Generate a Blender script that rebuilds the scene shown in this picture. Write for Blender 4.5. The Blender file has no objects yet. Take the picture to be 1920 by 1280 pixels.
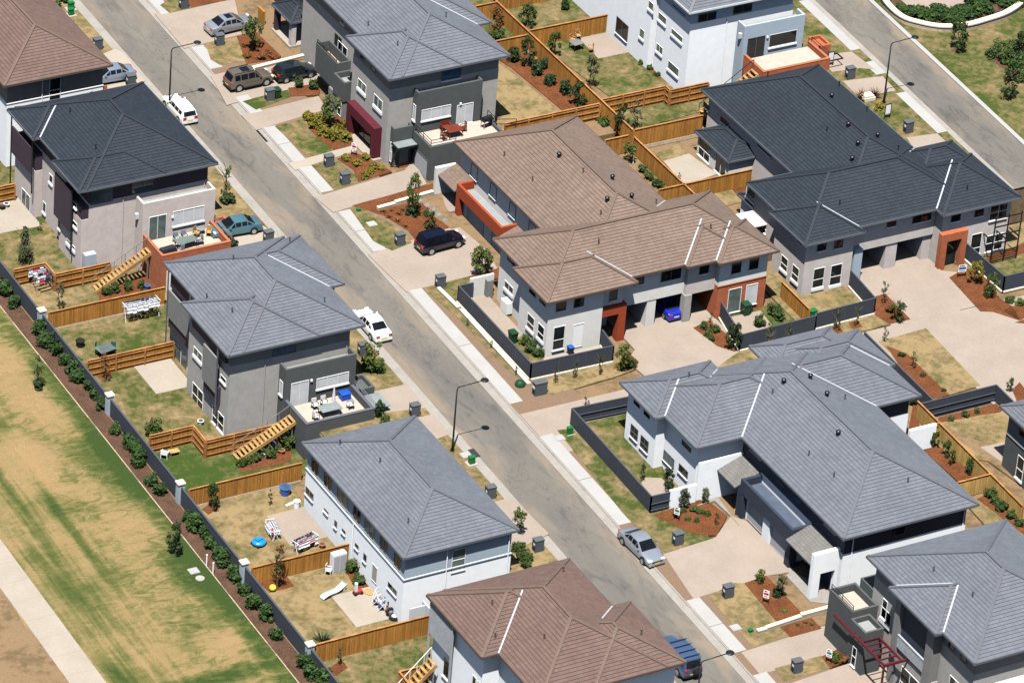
import bpy, math, random
from mathutils import Vector, Matrix
random.seed(7)
S = bpy.context.scene
C = S.collection
rad = math.radians
# ---------------------------------------------------------------- camera
YAW, PITCH, ROLL, FPX, DIST = rad(31.25), rad(32.15), rad(4.87), 9600.0, 446.0
fwd = Vector((math.sin(YAW)*math.cos(PITCH), math.cos(YAW)*math.cos(PITCH), -math.sin(PITCH)))
_r = Vector((math.cos(YAW), -math.sin(YAW), 0)); _u = _r.cross(fwd)
RT = math.cos(ROLL)*_r + math.sin(ROLL)*_u
UP = -math.sin(ROLL)*_r + math.cos(ROLL)*_u
CAM = -DIST*fwd
cd = bpy.data.cameras.new('aerial_camera'); co = bpy.data.objects.new('aerial_camera', cd); C.objects.link(co)
co.matrix_world = Matrix(((RT.x, UP.x, -fwd.x, CAM.x), (RT.y, UP.y, -fwd.y, CAM.y), (RT.z, UP.z, -fwd.z, CAM.z), (0, 0, 0, 1)))
cd.sensor_width = 36.0; cd.lens = 36.0*FPX/1920; cd.clip_start = 10; cd.clip_end = 3000
S.camera = co
# ---------------------------------------------------------------- sky, sun, exposure
SUN_EL, SUN_AZ = rad(67.5), math.atan2(-0.63, -0.777)      # azimuth of the sun measured from +Y towards +X
w = bpy.data.worlds.new('World'); S.world = w; w.use_nodes = True
nt = w.node_tree; nt.nodes.clear()
sky = nt.nodes.new('ShaderNodeTexSky'); sky.sky_type = 'NISHITA'; sky.sun_disc = False
sky.sun_elevation = SUN_EL; sky.sun_rotation = SUN_AZ
bg = nt.nodes.new('ShaderNodeBackground'); bg.inputs[1].default_value = 0.05
wo = nt.nodes.new('ShaderNodeOutputWorld')
nt.links.new(sky.outputs[0], bg.inputs[0]); nt.links.new(bg.outputs[0], wo.inputs[0])
sl = bpy.data.lights.new('sun', 'SUN'); sl.energy = 5.0; sl.angle = rad(0.5); sl.color = (1.0, 0.965, 0.91)
so = bpy.data.objects.new('sun', sl); C.objects.link(so)
sd = Vector((math.sin(SUN_AZ)*math.cos(SUN_EL), math.cos(SUN_AZ)*math.cos(SUN_EL), math.sin(SUN_EL)))
so.rotation_euler = sd.to_track_quat('Z', 'Y').to_euler(); so.location = sd*300
S.cycles.diffuse_bounces = 0        # deep, blue, sky-lit shade as in the photograph
S.view_settings.view_transform = 'Standard'; S.view_settings.look = 'None'
S.view_settings.exposure = 0.82; S.view_settings.gamma = 1.0; S.view_settings.use_curve_mapping = False
# ---------------------------------------------------------------- surveying: measured points of the site -> metres
def ray(px, py): return (px-960)/FPX*RT - (py-640)/FPX*UP + fwd
ZONES = {'A': (-2.45, .022), 'B': (0.0, .03), 'C': (2.2, 0.0), 'E': (1.2, 0.0), 'D': (4.0, .044)}
def zg(zone, y): return ZONES[zone][0] + ZONES[zone][1]*y
def G(px, py, zone='B', dz=0.0):
    off, k = ZONES[zone]; off += dz
    d = ray(px, py); t = (off + k*CAM.y - CAM.z)/(d.z - k*d.y); return CAM + t*d
def P(px, py, z):
    d = ray(px, py); return CAM + (z-CAM.z)/d.z*d
def PX(px, py, x):
    d = ray(px, py); q = CAM + (x-CAM.x)/d.x*d; return q.y, q.z
def PY(px, py, y):
    d = ray(px, py); q = CAM + (y-CAM.y)/d.y*d; return q.x, q.z
# ---------------------------------------------------------------- naming
def tag(o, label=None, cat=None, group=None, kind=None):
    if label: o['label'] = label
    if cat: o['category'] = cat
    if group: o['group'] = group
    if kind or label: o['kind'] = kind or 'thing'
    return o
def empty(name, loc=(0, 0, 0), rz=0.0):
    o = bpy.data.objects.new(name, None); C.objects.link(o); o.location = loc; o.rotation_euler.z = rz; o.empty_display_size = .3
    return o
def kids(o): return [c for c in bpy.data.objects if c.parent == o]
def copy_tree(o, parent=None, ch=None):
    if ch is None:
        ch = {}
        for q in bpy.data.objects:
            if q.parent: ch.setdefault(q.parent.name, []).append(q)
    c = o.copy(); C.objects.link(c); c.parent = parent
    for k in ch.get(o.name, []): copy_tree(k, c, ch)
    return c
ORD = ['first', 'second', 'third', 'fourth', 'fifth', 'sixth', 'seventh', 'eighth', 'ninth', 'tenth', 'eleventh', 'twelfth',
       'thirteenth', 'fourteenth', 'fifteenth', 'sixteenth', 'seventeenth', 'eighteenth', 'nineteenth', 'twentieth'] + \
      ['twenty-%s' % s for s in ('first', 'second', 'third', 'fourth', 'fifth', 'sixth', 'seventh', 'eighth', 'ninth')] + ['thirtieth'] + \
      ['thirty-%s' % s for s in ('first', 'second', 'third', 'fourth', 'fifth', 'sixth', 'seventh', 'eighth', 'ninth')] + ['fortieth'] + \
      ['forty-%s' % s for s in ('first', 'second', 'third', 'fourth', 'fifth', 'sixth', 'seventh', 'eighth', 'ninth')]
# ---------------------------------------------------------------- mesh builder
class MB:
    def __init__(s): s.v = []; s.f = []; s.m = []; s.uv = {}
    def face(s, pts, m=0, uv=None):
        n = len(s.v); s.v += [tuple(p) for p in pts]; s.f.append(tuple(range(n, n+len(pts)))); s.m.append(m)
        if uv: s.uv[len(s.f)-1] = uv
        return s
    def box(s, x0, x1, y0, y1, z0, z1, m=0):
        n = len(s.v)
        s.v += [(x, y, z) for z in (z0, z1) for (x, y) in ((x0, y0), (x1, y0), (x1, y1), (x0, y1))]
        for f in ((3, 2, 1, 0), (4, 5, 6, 7), (0, 1, 5, 4), (1, 2, 6, 5), (2, 3, 7, 6), (3, 0, 4, 7)):
            s.f.append(tuple(n+i for i in f)); s.m.append(m)
        return s
    def prism(s, pts, z0, z1, m=0):
        """pts: (x, y) list; z0, z1 numbers or functions of (x, y)"""
        a = sum(pts[i][0]*pts[(i+1) % len(pts)][1]-pts[(i+1) % len(pts)][0]*pts[i][1] for i in range(len(pts)))
        if a < 0: pts = pts[::-1]
        g0 = z0 if callable(z0) else (lambda x, y: z0); g1 = z1 if callable(z1) else (lambda x, y: z1)
        n = len(s.v); k = len(pts)
        s.v += [(p[0], p[1], g0(p[0], p[1])) for p in pts] + [(p[0], p[1], g1(p[0], p[1])) for p in pts]
        s.f.append(tuple(n+k+i for i in range(k))); s.m.append(m)
        s.f.append(tuple(n+k-1-i for i in range(k))); s.m.append(m)
        for i in range(k):
            j = (i+1) % k; s.f.append((n+i, n+j, n+k+j, n+k+i)); s.m.append(m)
        return s
    def bar(s, p, q, w=.05, h=None, m=0):
        p, q = Vector(p), Vector(q); d = (q-p); 
        if d.length < 1e-6: return s
        d.normalize(); h = h or w
        a = Vector((0, 0, 1)) if abs(d.z) < .95 else Vector((0, 1, 0))
        r = d.cross(a).normalized(); u = r.cross(d).normalized()
        n = len(s.v)
        for c in (p, q):
            for (i, j) in ((-1, -1), (1, -1), (1, 1), (-1, 1)): s.v.append(tuple(c + r*i*w/2 + u*j*h/2))
        for f in ((0, 3, 2, 1), (4, 5, 6, 7), (0, 1, 5, 4), (1, 2, 6, 5), (2, 3, 7, 6), (3, 0, 4, 7)):
            s.f.append(tuple(n+i for i in f)); s.m.append(m)
        return s
    def cyl(s, p, q, r0, r1=None, n=12, m=0):
        p, q = Vector(p), Vector(q); r1 = r0 if r1 is None else r1; d = (q-p).normalized()
        a = Vector((0, 0, 1)) if abs(d.z) < .95 else Vector((0, 1, 0))
        x = d.cross(a).normalized(); y = d.cross(x).normalized(); b = len(s.v)
        for c, r in ((p, r0), (q, r1)):
            for i in range(n):
                t = 2*math.pi*i/n; s.v.append(tuple(c + x*math.cos(t)*r + y*math.sin(t)*r))
        for i in range(n):
            j = (i+1) % n; s.f.append((b+i, b+j, b+n+j, b+n+i)); s.m.append(m)
        s.f.append(tuple(b+n-1-i for i in range(n))); s.m.append(m); s.f.append(tuple(b+n+i for i in range(n))); s.m.append(m)
        return s
    def tube(s, pts, r, n=8, m=0):
        for a, b in zip(pts[:-1], pts[1:]): s.cyl(a, b, r, r, n, m)
        return s
    def ball(s, c, r, m=0, nu=12, nv=8, sz=1.0):
        b = len(s.v)
        for i in range(nv+1):
            ph = math.pi*i/nv
            for j in range(nu):
                th = 2*math.pi*j/nu; s.v.append((c[0]+r*math.sin(ph)*math.cos(th), c[1]+r*math.sin(ph)*math.sin(th), c[2]+r*sz*math.cos(ph)))
        for i in range(nv):
            for j in range(nu):
                k = (j+1) % nu; s.f.append((b+i*nu+j, b+(i+1)*nu+j, b+(i+1)*nu+k, b+i*nu+k)); s.m.append(m)
        return s
    def build(s, name, mats, parent=None, smooth=False, loc=None):
        me = bpy.data.meshes.new(name); me.from_pydata(s.v, [], s.f)
        if not isinstance(mats, (list, tuple)): mats = [mats]
        for m in mats: me.materials.append(M[m] if isinstance(m, str) else m)
        if any(s.m): me.polygons.foreach_set('material_index', s.m)
        if s.uv:
            ul = me.uv_layers.new(name='UVMap')
            for i, p in enumerate(me.polygons):
                if i in s.uv:
                    for li, t in zip(p.loop_indices, s.uv[i]): ul.data[li].uv = t
        if smooth: me.polygons.foreach_set('use_smooth', [True]*len(me.polygons))
        me.update()
        o = bpy.data.objects.new(name, me); C.objects.link(o)
        if parent: o.parent = parent
        if loc: o.location = loc
        return o
# ---------------------------------------------------------------- materials
M = {}
def _new(name):
    m = bpy.data.materials.new(name); m.use_nodes = True; n = m.node_tree.nodes; b = n['Principled BSDF']; M[name] = m
    return m, n, m.node_tree.links, b
def _n(n, t, **kw):
    x = n.new(t)
    for k, v in kw.items():
        if k.startswith('i_'): x.inputs[int(k[2:])].default_value = v
        else: setattr(x, k, v)
    return x
def _mix(n, l, fac, a, b, bt='MIX'):
    x = n.new('ShaderNodeMix'); x.data_type = 'RGBA'; x.blend_type = bt
    for s, v in ((0, fac), (6, a), (7, b)):
        if isinstance(v, (tuple, float, int)): x.inputs[s].default_value = (v if not isinstance(v, tuple) else (v+(1,))[:4])
        else: l.new(v, x.inputs[s])
    return x.outputs[2]
def _ramp(n, l, src, stops):
    r = n.new('ShaderNodeValToRGB'); l.new(src, r.inputs[0]); e = r.color_ramp.elements
    while len(e) < len(stops): e.new(.5)
    for x, (p, c) in zip(e, stops): x.position = p; x.color = c if len(c) == 4 else (c+(1,))
    return r.outputs[0]
def _noise(n, l, scale, detail=3, rough=.55, vec=None, stretch=None, off=(0, 0, 0), dist=0.0):
    t = _n(n, 'ShaderNodeTexNoise'); t.inputs['Scale'].default_value = scale; t.inputs['Detail'].default_value = detail
    t.inputs['Roughness'].default_value = rough; t.inputs['Distortion'].default_value = dist
    if vec is None:
        g = _n(n, 'ShaderNodeNewGeometry'); vec = g.outputs['Position']
    if stretch or off != (0, 0, 0):
        mp = _n(n, 'ShaderNodeMapping'); mp.inputs['Scale'].default_value = stretch or (1, 1, 1); mp.inputs['Location'].default_value = off
        l.new(vec, mp.inputs[0]); vec = mp.outputs[0]
    l.new(vec, t.inputs['Vector']); return t.outputs[0]
def _bump(n, l, b, src, dist, strength=.6):
    x = _n(n, 'ShaderNodeBump'); x.inputs['Distance'].default_value = dist; x.inputs['Strength'].default_value = strength
    l.new(src, x.inputs['Height']); l.new(x.outputs[0], b.inputs['Normal'])
def plain(name, col, rough=.7, metal=0.0, var=.12, scale=1.5, bump=0.0, spec=.3, fine=8.0):
    """painted / rendered / concrete surface with soft large and fine variation"""
    m, n, l, b = _new(name)
    b.inputs['Roughness'].default_value = rough; b.inputs['Metallic'].default_value = metal; b.inputs['Specular IOR Level'].default_value = spec
    if var > 0:
        a = _noise(n, l, scale, 4); f = _noise(n, l, fine, 3)
        lo = tuple(c*(1-var) for c in col); hi = tuple(min(1, c*(1+var)) for c in col)
        c1 = _ramp(n, l, a, [(.3, lo), (.7, hi)])
        c2 = _mix(n, l, .35, c1, _ramp(n, l, f, [(.35, lo), (.65, hi)]))
        l.new(c2, b.inputs['Base Color'])
        if bump: _bump(n, l, b, f, bump)
    else: b.inputs['Base Color'].default_value = col+(1,)
    return m
def glassy(name, col, rough=.06, var=.25):
    m, n, l, b = _new(name); b.inputs['Roughness'].default_value = rough; b.inputs['Specular IOR Level'].default_value = .28
    a = _noise(n, l, .9, 2)
    l.new(_ramp(n, l, a, [(.35, tuple(c*(1-var) for c in col)), (.65, tuple(c*(1+var) for c in col))]), b.inputs['Base Color'])
def paint(name, col, rough=.22, metal=0.0, coat=.6):
    m, n, l, b = _new(name); b.inputs['Base Color'].default_value = col+(1,); b.inputs['Roughness'].default_value = rough
    b.inputs['Metallic'].default_value = metal; b.inputs['Coat Weight'].default_value = coat; b.inputs['Coat Roughness'].default_value = .08
def tiles(name, c1, c2, joint, blot=.10):
    """concrete roof tiles laid in courses along the eaves (UV in metres: u along the eave, v up the slope)"""
    m, n, l, b = _new(name); b.inputs['Roughness'].default_value = .62; b.inputs['Specular IOR Level'].default_value = .35
    uv = _n(n, 'ShaderNodeUVMap'); uv.uv_map = 'UVMap'
    br = _n(n, 'ShaderNodeTexBrick'); br.offset = 0.0; br.squash = 1.0
    l.new(uv.outputs[0], br.inputs['Vector'])
    br.inputs['Scale'].default_value = 1.0; br.inputs['Brick Width'].default_value = .30; br.inputs['Row Height'].default_value = .32
    br.inputs['Mortar Size'].default_value = .014; br.inputs['Mortar Smooth'].default_value = .3; br.inputs['Bias'].default_value = 0.0
    br.inputs['Color1'].default_value = c1+(1,); br.inputs['Color2'].default_value = c2+(1,); br.inputs['Mortar'].default_value = joint+(1,)
    sx = _n(n, 'ShaderNodeSeparateXYZ'); l.new(uv.outputs[0], sx.inputs[0])
    dv = _n(n, 'ShaderNodeMath', operation='DIVIDE'); l.new(sx.outputs[1], dv.inputs[0]); dv.inputs[1].default_value = .32
    fr = _n(n, 'ShaderNodeMath', operation='FRACT'); l.new(dv.outputs[0], fr.inputs[0])
    c = br.outputs[0]
    big = _noise(n, l, .22, 3, off=(13, 5, 2))
    c = _mix(n, l, 1.0, c, _ramp(n, l, big, [(.3, (1-blot,)*3), (.7, (1+blot*.4,)*3)]), 'MULTIPLY')
    weath = _noise(n, l, 1.3, 5, stretch=(1, 1, .4))
    c = _mix(n, l, 1.0, c, _ramp(n, l, weath, [(.3, (.9, .9, .9)), (.62, (1.05, 1.04, 1.03))]), 'MULTIPLY')
    l.new(c, b.inputs['Base Color'])
    # profile: course steps plus pan roll
    du = _n(n, 'ShaderNodeMath', operation='MULTIPLY'); l.new(sx.outputs[0], du.inputs[0]); du.inputs[1].default_value = 2*math.pi/.30
    sn = _n(n, 'ShaderNodeMath', operation='SINE'); l.new(du.outputs[0], sn.inputs[0])
    sm = _n(n, 'ShaderNodeMath', operation='MULTIPLY'); l.new(sn.outputs[0], sm.inputs[0]); sm.inputs[1].default_value = .22
    hh = _n(n, 'ShaderNodeMath', operation='SUBTRACT'); l.new(sm.outputs[0], hh.inputs[0]); hh.inputs[1].default_value = 0.0
    _bump(n, l, b, hh.outputs[0], .03, .5)
def brick(name, c1, c2, joint, sx=1.0):
    m, n, l, b = _new(name); b.inputs['Roughness'].default_value = .85
    g = _n(n, 'ShaderNodeNewGeometry'); s = _n(n, 'ShaderNodeSeparateXYZ'); l.new(g.outputs['Position'], s.inputs[0])
    ad = _n(n, 'ShaderNodeMath', operation='ADD'); l.new(s.outputs[0], ad.inputs[0]); l.new(s.outputs[1], ad.inputs[1])
    cb = _n(n, 'ShaderNodeCombineXYZ'); l.new(ad.outputs[0], cb.inputs[0]); l.new(s.outputs[2], cb.inputs[1])
    br = _n(n, 'ShaderNodeTexBrick'); l.new(cb.outputs[0], br.inputs['Vector'])
    br.inputs['Scale'].default_value = 1.0; br.inputs['Brick Width'].default_value = .24*sx; br.inputs['Row Height'].default_value = .086*sx
    br.inputs['Mortar Size'].default_value = .008*sx
    br.inputs['Color1'].default_value = c1+(1,); br.inputs['Color2'].default_value = c2+(1,); br.inputs['Mortar'].default_value = joint+(1,)
    f = _noise(n, l, 2.2, 4)
    l.new(_mix(n, l, 1.0, br.outputs[0], _ramp(n, l, f, [(.3, (.82, .8, .8)), (.7, (1.1, 1.08, 1.05))]), 'MULTIPLY'), b.inputs['Base Color'])
def timber(name, c1, c2, plank=.1, axis='xy'):
    """weathered pine palings: every paling its own tone, grain running up"""
    m, n, l, b = _new(name); b.inputs['Roughness'].default_value = .8
    g = _n(n, 'ShaderNodeNewGeometry'); s = _n(n, 'ShaderNodeSeparateXYZ'); l.new(g.outputs['Position'], s.inputs[0])
    ad = _n(n, 'ShaderNodeMath', operation='ADD'); l.new(s.outputs[0], ad.inputs[0]); l.new(s.outputs[1], ad.inputs[1])
    dv = _n(n, 'ShaderNodeMath', operation='DIVIDE'); l.new(ad.outputs[0], dv.inputs[0]); dv.inputs[1].default_value = plank
    fl = _n(n, 'ShaderNodeMath', operation='FLOOR'); l.new(dv.outputs[0], fl.inputs[0])
    wn = _n(n, 'ShaderNodeTexWhiteNoise', noise_dimensions='1D'); l.new(fl.outputs[0], wn.inputs['W'])
    c = _ramp(n, l, wn.outputs['Value'], [(0.0, c1), (.6, c2), (1.0, tuple(min(1, x*1.25) for x in c2))])
    gr = _noise(n, l, 3.0, 5, stretch=(4, 4, .5)); pt = _noise(n, l, .35, 3)
    c = _mix(n, l, 1.0, c, _ramp(n, l, gr, [(.3, (.75, .72, .68)), (.7, (1.12, 1.1, 1.05))]), 'MULTIPLY')
    c = _mix(n, l, 1.0, c, _ramp(n, l, pt, [(.3, (.82, .8, .76)), (.7, (1.08, 1.06, 1.0))]), 'MULTIPLY')
    l.new(c, b.inputs['Base Color'])
def lawn(name, green, seed=0, tan=(.225, .166, .086), grn=(.046, .066, .015), scale=.33, mow=0.0, blobs=(), contrast=.085, seams=0.0):
    """couch lawn browned off by summer: dry straw, live green in patches. green = share of live grass"""
    m, n, l, b = _new(name); b.inputs['Roughness'].default_value = .95; b.inputs['Specular IOR Level'].default_value = .1
    g = _n(n, 'ShaderNodeNewGeometry'); pos = g.outputs['Position']; o = (seed*17.3, seed*9.1, 0)
    big = _noise(n, l, scale, 6, .62, pos, off=o, dist=.6)
    med = _noise(n, l, 1.6, 5, .65, pos, off=o)
    fine = _noise(n, l, 9.0, 4, .7, pos)
    def madd(a, k, add=None):
        x = _n(n, 'ShaderNodeMath', operation='MULTIPLY_ADD'); l.new(a, x.inputs[0]); x.inputs[1].default_value = k
        if add is None: x.inputs[2].default_value = 0.0
        elif isinstance(add, (int, float)): x.inputs[2].default_value = add
        else: l.new(add, x.inputs[2])
        return x.outputs[0]
    v = madd(big, .46); v = madd(med, .36, v); v = madd(fine, .18, v)
    if seams:
        wv = _n(n, 'ShaderNodeTexVoronoi'); wv.feature = 'DISTANCE_TO_EDGE'; wv.inputs['Scale'].default_value = .62
        dn = _n(n, 'ShaderNodeTexNoise'); dn.inputs['Scale'].default_value = .9; dn.inputs['Detail'].default_value = 4; l.new(pos, dn.inputs['Vector'])
        dm = _n(n, 'ShaderNodeVectorMath', operation='MULTIPLY_ADD'); l.new(dn.outputs['Color'], dm.inputs[0]); dm.inputs[1].default_value = (1.6, 1.6, 0); l.new(pos, dm.inputs[2])
        sc = _n(n, 'ShaderNodeVectorMath', operation='MULTIPLY'); l.new(dm.outputs[0], sc.inputs[0]); sc.inputs[1].default_value = (1.0, .75, 0); l.new(sc.outputs[0], wv.inputs['Vector'])
        rm = _n(n, 'ShaderNodeMapRange'); l.new(wv.outputs['Distance'], rm.inputs[0]); rm.inputs[1].default_value = .0; rm.inputs[2].default_value = .22; rm.inputs[3].default_value = seams; rm.inputs[4].default_value = -seams*.35
        zone_ = _noise(n, l, .09, 2, .5, pos, off=(7, 3, 0)); zr = _n(n, 'ShaderNodeMapRange'); l.new(zone_, zr.inputs[0]); zr.inputs[1].default_value = .40; zr.inputs[2].default_value = .58; zr.inputs[3].default_value = .15; zr.inputs[4].default_value = 1.0
        mm = _n(n, 'ShaderNodeMath', operation='MULTIPLY_ADD'); l.new(rm.outputs[0], mm.inputs[0]); l.new(zr.outputs[0], mm.inputs[1]); l.new(v, mm.inputs[2]); v = mm.outputs[0]
    if mow:
        st = _noise(n, l, .5, 3, .5, pos, stretch=(1.4, .07, 1), off=o); v = madd(st, mow, madd(v, 1-mow))
    for (x, y, rx, ry, am) in blobs:
        mp = _n(n, 'ShaderNodeVectorMath', operation='SUBTRACT'); l.new(pos, mp.inputs[0]); mp.inputs[1].default_value = (x, y, 0)
        mu = _n(n, 'ShaderNodeVectorMath', operation='MULTIPLY'); l.new(mp.outputs[0], mu.inputs[0]); mu.inputs[1].default_value = (1/rx, 1/ry, 0)
        ln = _n(n, 'ShaderNodeVectorMath', operation='LENGTH'); l.new(mu.outputs[0], ln.inputs[0])
        mr = _n(n, 'ShaderNodeMapRange'); l.new(ln.outputs['Value'], mr.inputs[0]); mr.inputs[1].default_value = 1.0; mr.inputs[2].default_value = .25
        mr.inputs[3].default_value = 0; mr.inputs[4].default_value = am
        x_ = _n(n, 'ShaderNodeMath', operation='ADD'); l.new(v, x_.inputs[0]); l.new(mr.outputs[0], x_.inputs[1]); v = x_.outputs[0]
    th = .5 + (.5-green)*.30
    c = _ramp(n, l, v, [(th-contrast, tuple(t*1.1 for t in tan)), (th-.03, tuple(t*.78 for t in tan)), (th+.03, tuple(.35*t+.65*g_ for t, g_ in zip(tan, grn))), (th+contrast, grn)])
    c = _mix(n, l, 1.0, c, _ramp(n, l, fine, [(.3, (.76, .77, .74)), (.7, (1.17, 1.16, 1.13))]), 'MULTIPLY')
    l.new(c, b.inputs['Base Color']); _bump(n, l, b, fine, .06, .5)
# ---------------------------------------------------------------- the palette
plain('pink_render', (.56, .49, .46)); plain('grey_render', (.37, .355, .335)); plain('dark_render', (.082, .09, .09)); plain('white_render', (.90, .93, .96), var=.05)
plain('cream_render', (.70, .69, .66), var=.07); plain('taupe_render', (.55, .50, .475)); plain('navy_render', (.030, .040, .062)); plain('orange_render', (.30, .055, .020))
plain('maroon_render', (.085, .012, .022)); plain('purple_panel', (.050, .036, .052)); plain('grey_panel', (.20, .20, .195)); plain('blue_grey_render', (.36, .43, .50), var=.06)
plain('mid_grey_render', (.20, .20, .195)); plain('black_metal', (.012, .013, .016), rough=.4, var=0); plain('white_paint', (.82, .82, .80), rough=.5, var=.04)
plain('gutter_grey', (.10, .11, .13), rough=.45, var=.05); plain('gutter_pale', (.55, .57, .60), rough=.4, var=.05); plain('gutter_brown', (.09, .065, .055), rough=.5, var=.05)
plain('flashing_white', (.40, .42, .46), rough=.35, var=.06); plain('soffit', (.45, .45, .44)); plain('flat_roof', (.26, .27, .27), rough=.55); plain('blue_flat_roof', (.075, .095, .135), rough=.5, var=.22)
plain('ridge_grey', (.098, .105, .122)); plain('ridge_charcoal', (.022, .027, .036)); plain('ridge_brown', (.125, .088, .070)); plain('ridge_pale', (.14, .145, .155))
plain('terrace_floor', (.42, .355, .30)); plain('brick_cap', (.34, .12, .06)); plain('screen_grey', (.36, .38, .40)); plain('steel', (.32, .33, .34), rough=.35, metal=.6, var=.05)
plain('maroon_steel', (.095, .012, .020), rough=.45, var=.05); plain('garage_door', (.40, .40, .42), rough=.6, var=.04); plain('grey_door', (.33, .31, .28)); plain('sandstone', (.52, .42, .29), rough=.9, var=.2, scale=2.5)
plain('sandstone_cap', (.66, .58, .45), rough=.85, var=.08); plain('pier_paint', (.36, .41, .46)); plain('wall_slate', (.045, .053, .070), rough=.7, var=.1); plain('rail_slate', (.060, .068, .085), rough=.6, var=.05)
plain('concrete_pale', (.33, .325, .315), var=.07, scale=.6, fine=5); plain('concrete_pink', (.28, .23, .19), var=.12, scale=.35, fine=4); plain('concrete_cream', (.315, .275, .226), var=.11, scale=.4, fine=4)
plain('kerb_concrete', (.27, .25, .225), var=.14, scale=.7, fine=3); plain('drain_dark', (.012, .012, .012), var=0); plain('slate_paver', (.17, .18, .19), var=.25, scale=1.2); plain('grey_paver', (.24, .225, .205), var=.15, scale=2)
plain('box_green', (.010, .14, .035), rough=.4, var=.08); plain('bin_green', (.010, .050, .020), rough=.4, var=.05); plain('bin_blue', (.012, .075, .42), rough=.35, var=.05); plain('pillar_grey', (.085, .095, .10), rough=.75)
plain('lamp_black', (.014, .015, .018), rough=.4, var=0); plain('lens', (.5, .5, .5), rough=.2, var=0); plain('trunk_bark', (.10, .075, .05), rough=.9, var=.3, scale=6); plain('stake', (.38, .24, .12), var=.1)
plain('soil', (.075, .048, .032), var=.25, scale=2.0); plain('shade_soil', (.11, .075, .055), var=.25, scale=1.5)
glassy('glass_dark', (.012, .016, .018)); glassy('glass_blue', (.05, .10, .17), .1); glassy('glass_green', (.10, .13, .125), .08); glassy('glass_blind', (.55, .57, .58), .25, .08); glassy('car_glass', (.008, .009, .012), .04)
glassy('glass_canopy', (.20, .23, .23), .12, .1)
tiles('tile_grey', (.132, .145, .170), (.112, .124, .147), (.080, .086, .100)); tiles('tile_charcoal', (.022, .030, .041), (.016, .023, .032), (.011, .015, .020)); tiles('tile_brown', (.185, .134, .106), (.155, .110, .087), (.095, .066, .054))
tiles('tile_redbrown', (.148, .096, .079), (.122, .078, .065), (.075, .049, .042)); tiles('tile_greywarm', (.17, .165, .155), (.145, .14, .133), (.07, .068, .062))
brick('brick_orange', (.40, .115, .045), (.33, .085, .035), (.36, .17, .10)); brick('brick_red', (.46, .115, .036), (.37, .085, .028), (.30, .15, .10)); brick('block_stone', (.52, .42, .30), (.46, .37, .26), (.25, .2, .15), 2.2)
timber('paling', (.30, .135, .022), (.40, .185, .034)); timber('paling_light', (.42, .27, .085), (.50, .33, .11)); timber('rail_timber', (.33, .145, .045), (.40, .18, .06), .6); timber('stair_timber', (.34, .20, .080), (.42, .26, .105), .7)
# asphalt: worn grey with dark patch repairs, tyre-polished streaks and pale dust along the edges
m, n, l, b = _new('asphalt'); b.inputs['Roughness'].default_value = .9; b.inputs['Specular IOR Level'].default_value = .2
g_ = _n(n, 'ShaderNodeNewGeometry'); pos_ = g_.outputs['Position']
base_ = _ramp(n, l, _noise(n, l, .12, 5, .6, pos_, stretch=(1.6, .5, 1)), [(.32, (.102, .097, .090)), (.68, (.165, .150, .130))])
stain_ = _ramp(n, l, _noise(n, l, .42, 7, .68, pos_, stretch=(1.7, .55, 1), off=(3, 8, 0), dist=1.2), [(.52, (1, 1, 1)), (.66, (.70, .72, .73))])
dust_ = _noise(n, l, .3, 6, .6, pos_, stretch=(1.2, .35, 1), off=(40, 2, 0), dist=.7)
sq_ = _noise(n, l, .55, 5, .6, pos_, stretch=(1.2, .6, 1), off=(11, 4, 0), dist=2.4)
sa_ = _n(n, 'ShaderNodeMath', operation='SUBTRACT'); l.new(sq_, sa_.inputs[0]); sa_.inputs[1].default_value = .5
sb_ = _n(n, 'ShaderNodeMath', operation='ABSOLUTE'); l.new(sa_.outputs[0], sb_.inputs[0])
scr_ = _ramp(n, l, sb_.outputs[0], [(0.0, (.58, .61, .64)), (.018, (1, 1, 1))]); zone_ = _noise(n, l, .16, 3, .5, pos_, off=(5, 21, 0))
scr_ = _mix(n, l, _ramp(n, l, zone_, [(.46, (0, 0, 0)), (.6, (1, 1, 1))]), (1, 1, 1), scr_)
c_ = _mix(n, l, 1.0, _mix(n, l, 1.0, base_, stain_, 'MULTIPLY'), scr_, 'MULTIPLY')
sx_ = _n(n, 'ShaderNodeSeparateXYZ'); l.new(pos_, sx_.inputs[0]); ds_ = []
for c0 in (-8.2, 54.4):
    q1_ = _n(n, 'ShaderNodeMath', operation='SUBTRACT'); l.new(sx_.outputs[0], q1_.inputs[0]); q1_.inputs[1].default_value = c0
    q2_ = _n(n, 'ShaderNodeMath', operation='ABSOLUTE'); l.new(q1_.outputs[0], q2_.inputs[0]); ds_.append(q2_.outputs[0])
q3_ = _n(n, 'ShaderNodeMath', operation='MINIMUM'); l.new(ds_[0], q3_.inputs[0]); l.new(ds_[1], q3_.inputs[1])
q4_ = _n(n, 'ShaderNodeMapRange'); l.new(q3_.outputs[0], q4_.inputs[0]); q4_.inputs[1].default_value = .8; q4_.inputs[2].default_value = 3.1; q4_.inputs[3].default_value = -.10; q4_.inputs[4].default_value = .10
q5_ = _n(n, 'ShaderNodeMath', operation='ADD'); l.new(dust_, q5_.inputs[0]); l.new(q4_.outputs[0], q5_.inputs[1]); dust_ = q5_.outputs[0]
c_ = _mix(n, l, _ramp(n, l, dust_, [(.47, (0, 0, 0)), (.66, (.65, .65, .65))]), c_, (.235, .185, .135))
fine_ = _noise(n, l, 14, 3, .7, pos_)
c_ = _mix(n, l, 1.0, c_, _ramp(n, l, fine_, [(.3, (.86, .86, .86)), (.7, (1.12, 1.12, 1.12))]), 'MULTIPLY')
l.new(c_, b.inputs['Base Color'])
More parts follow.
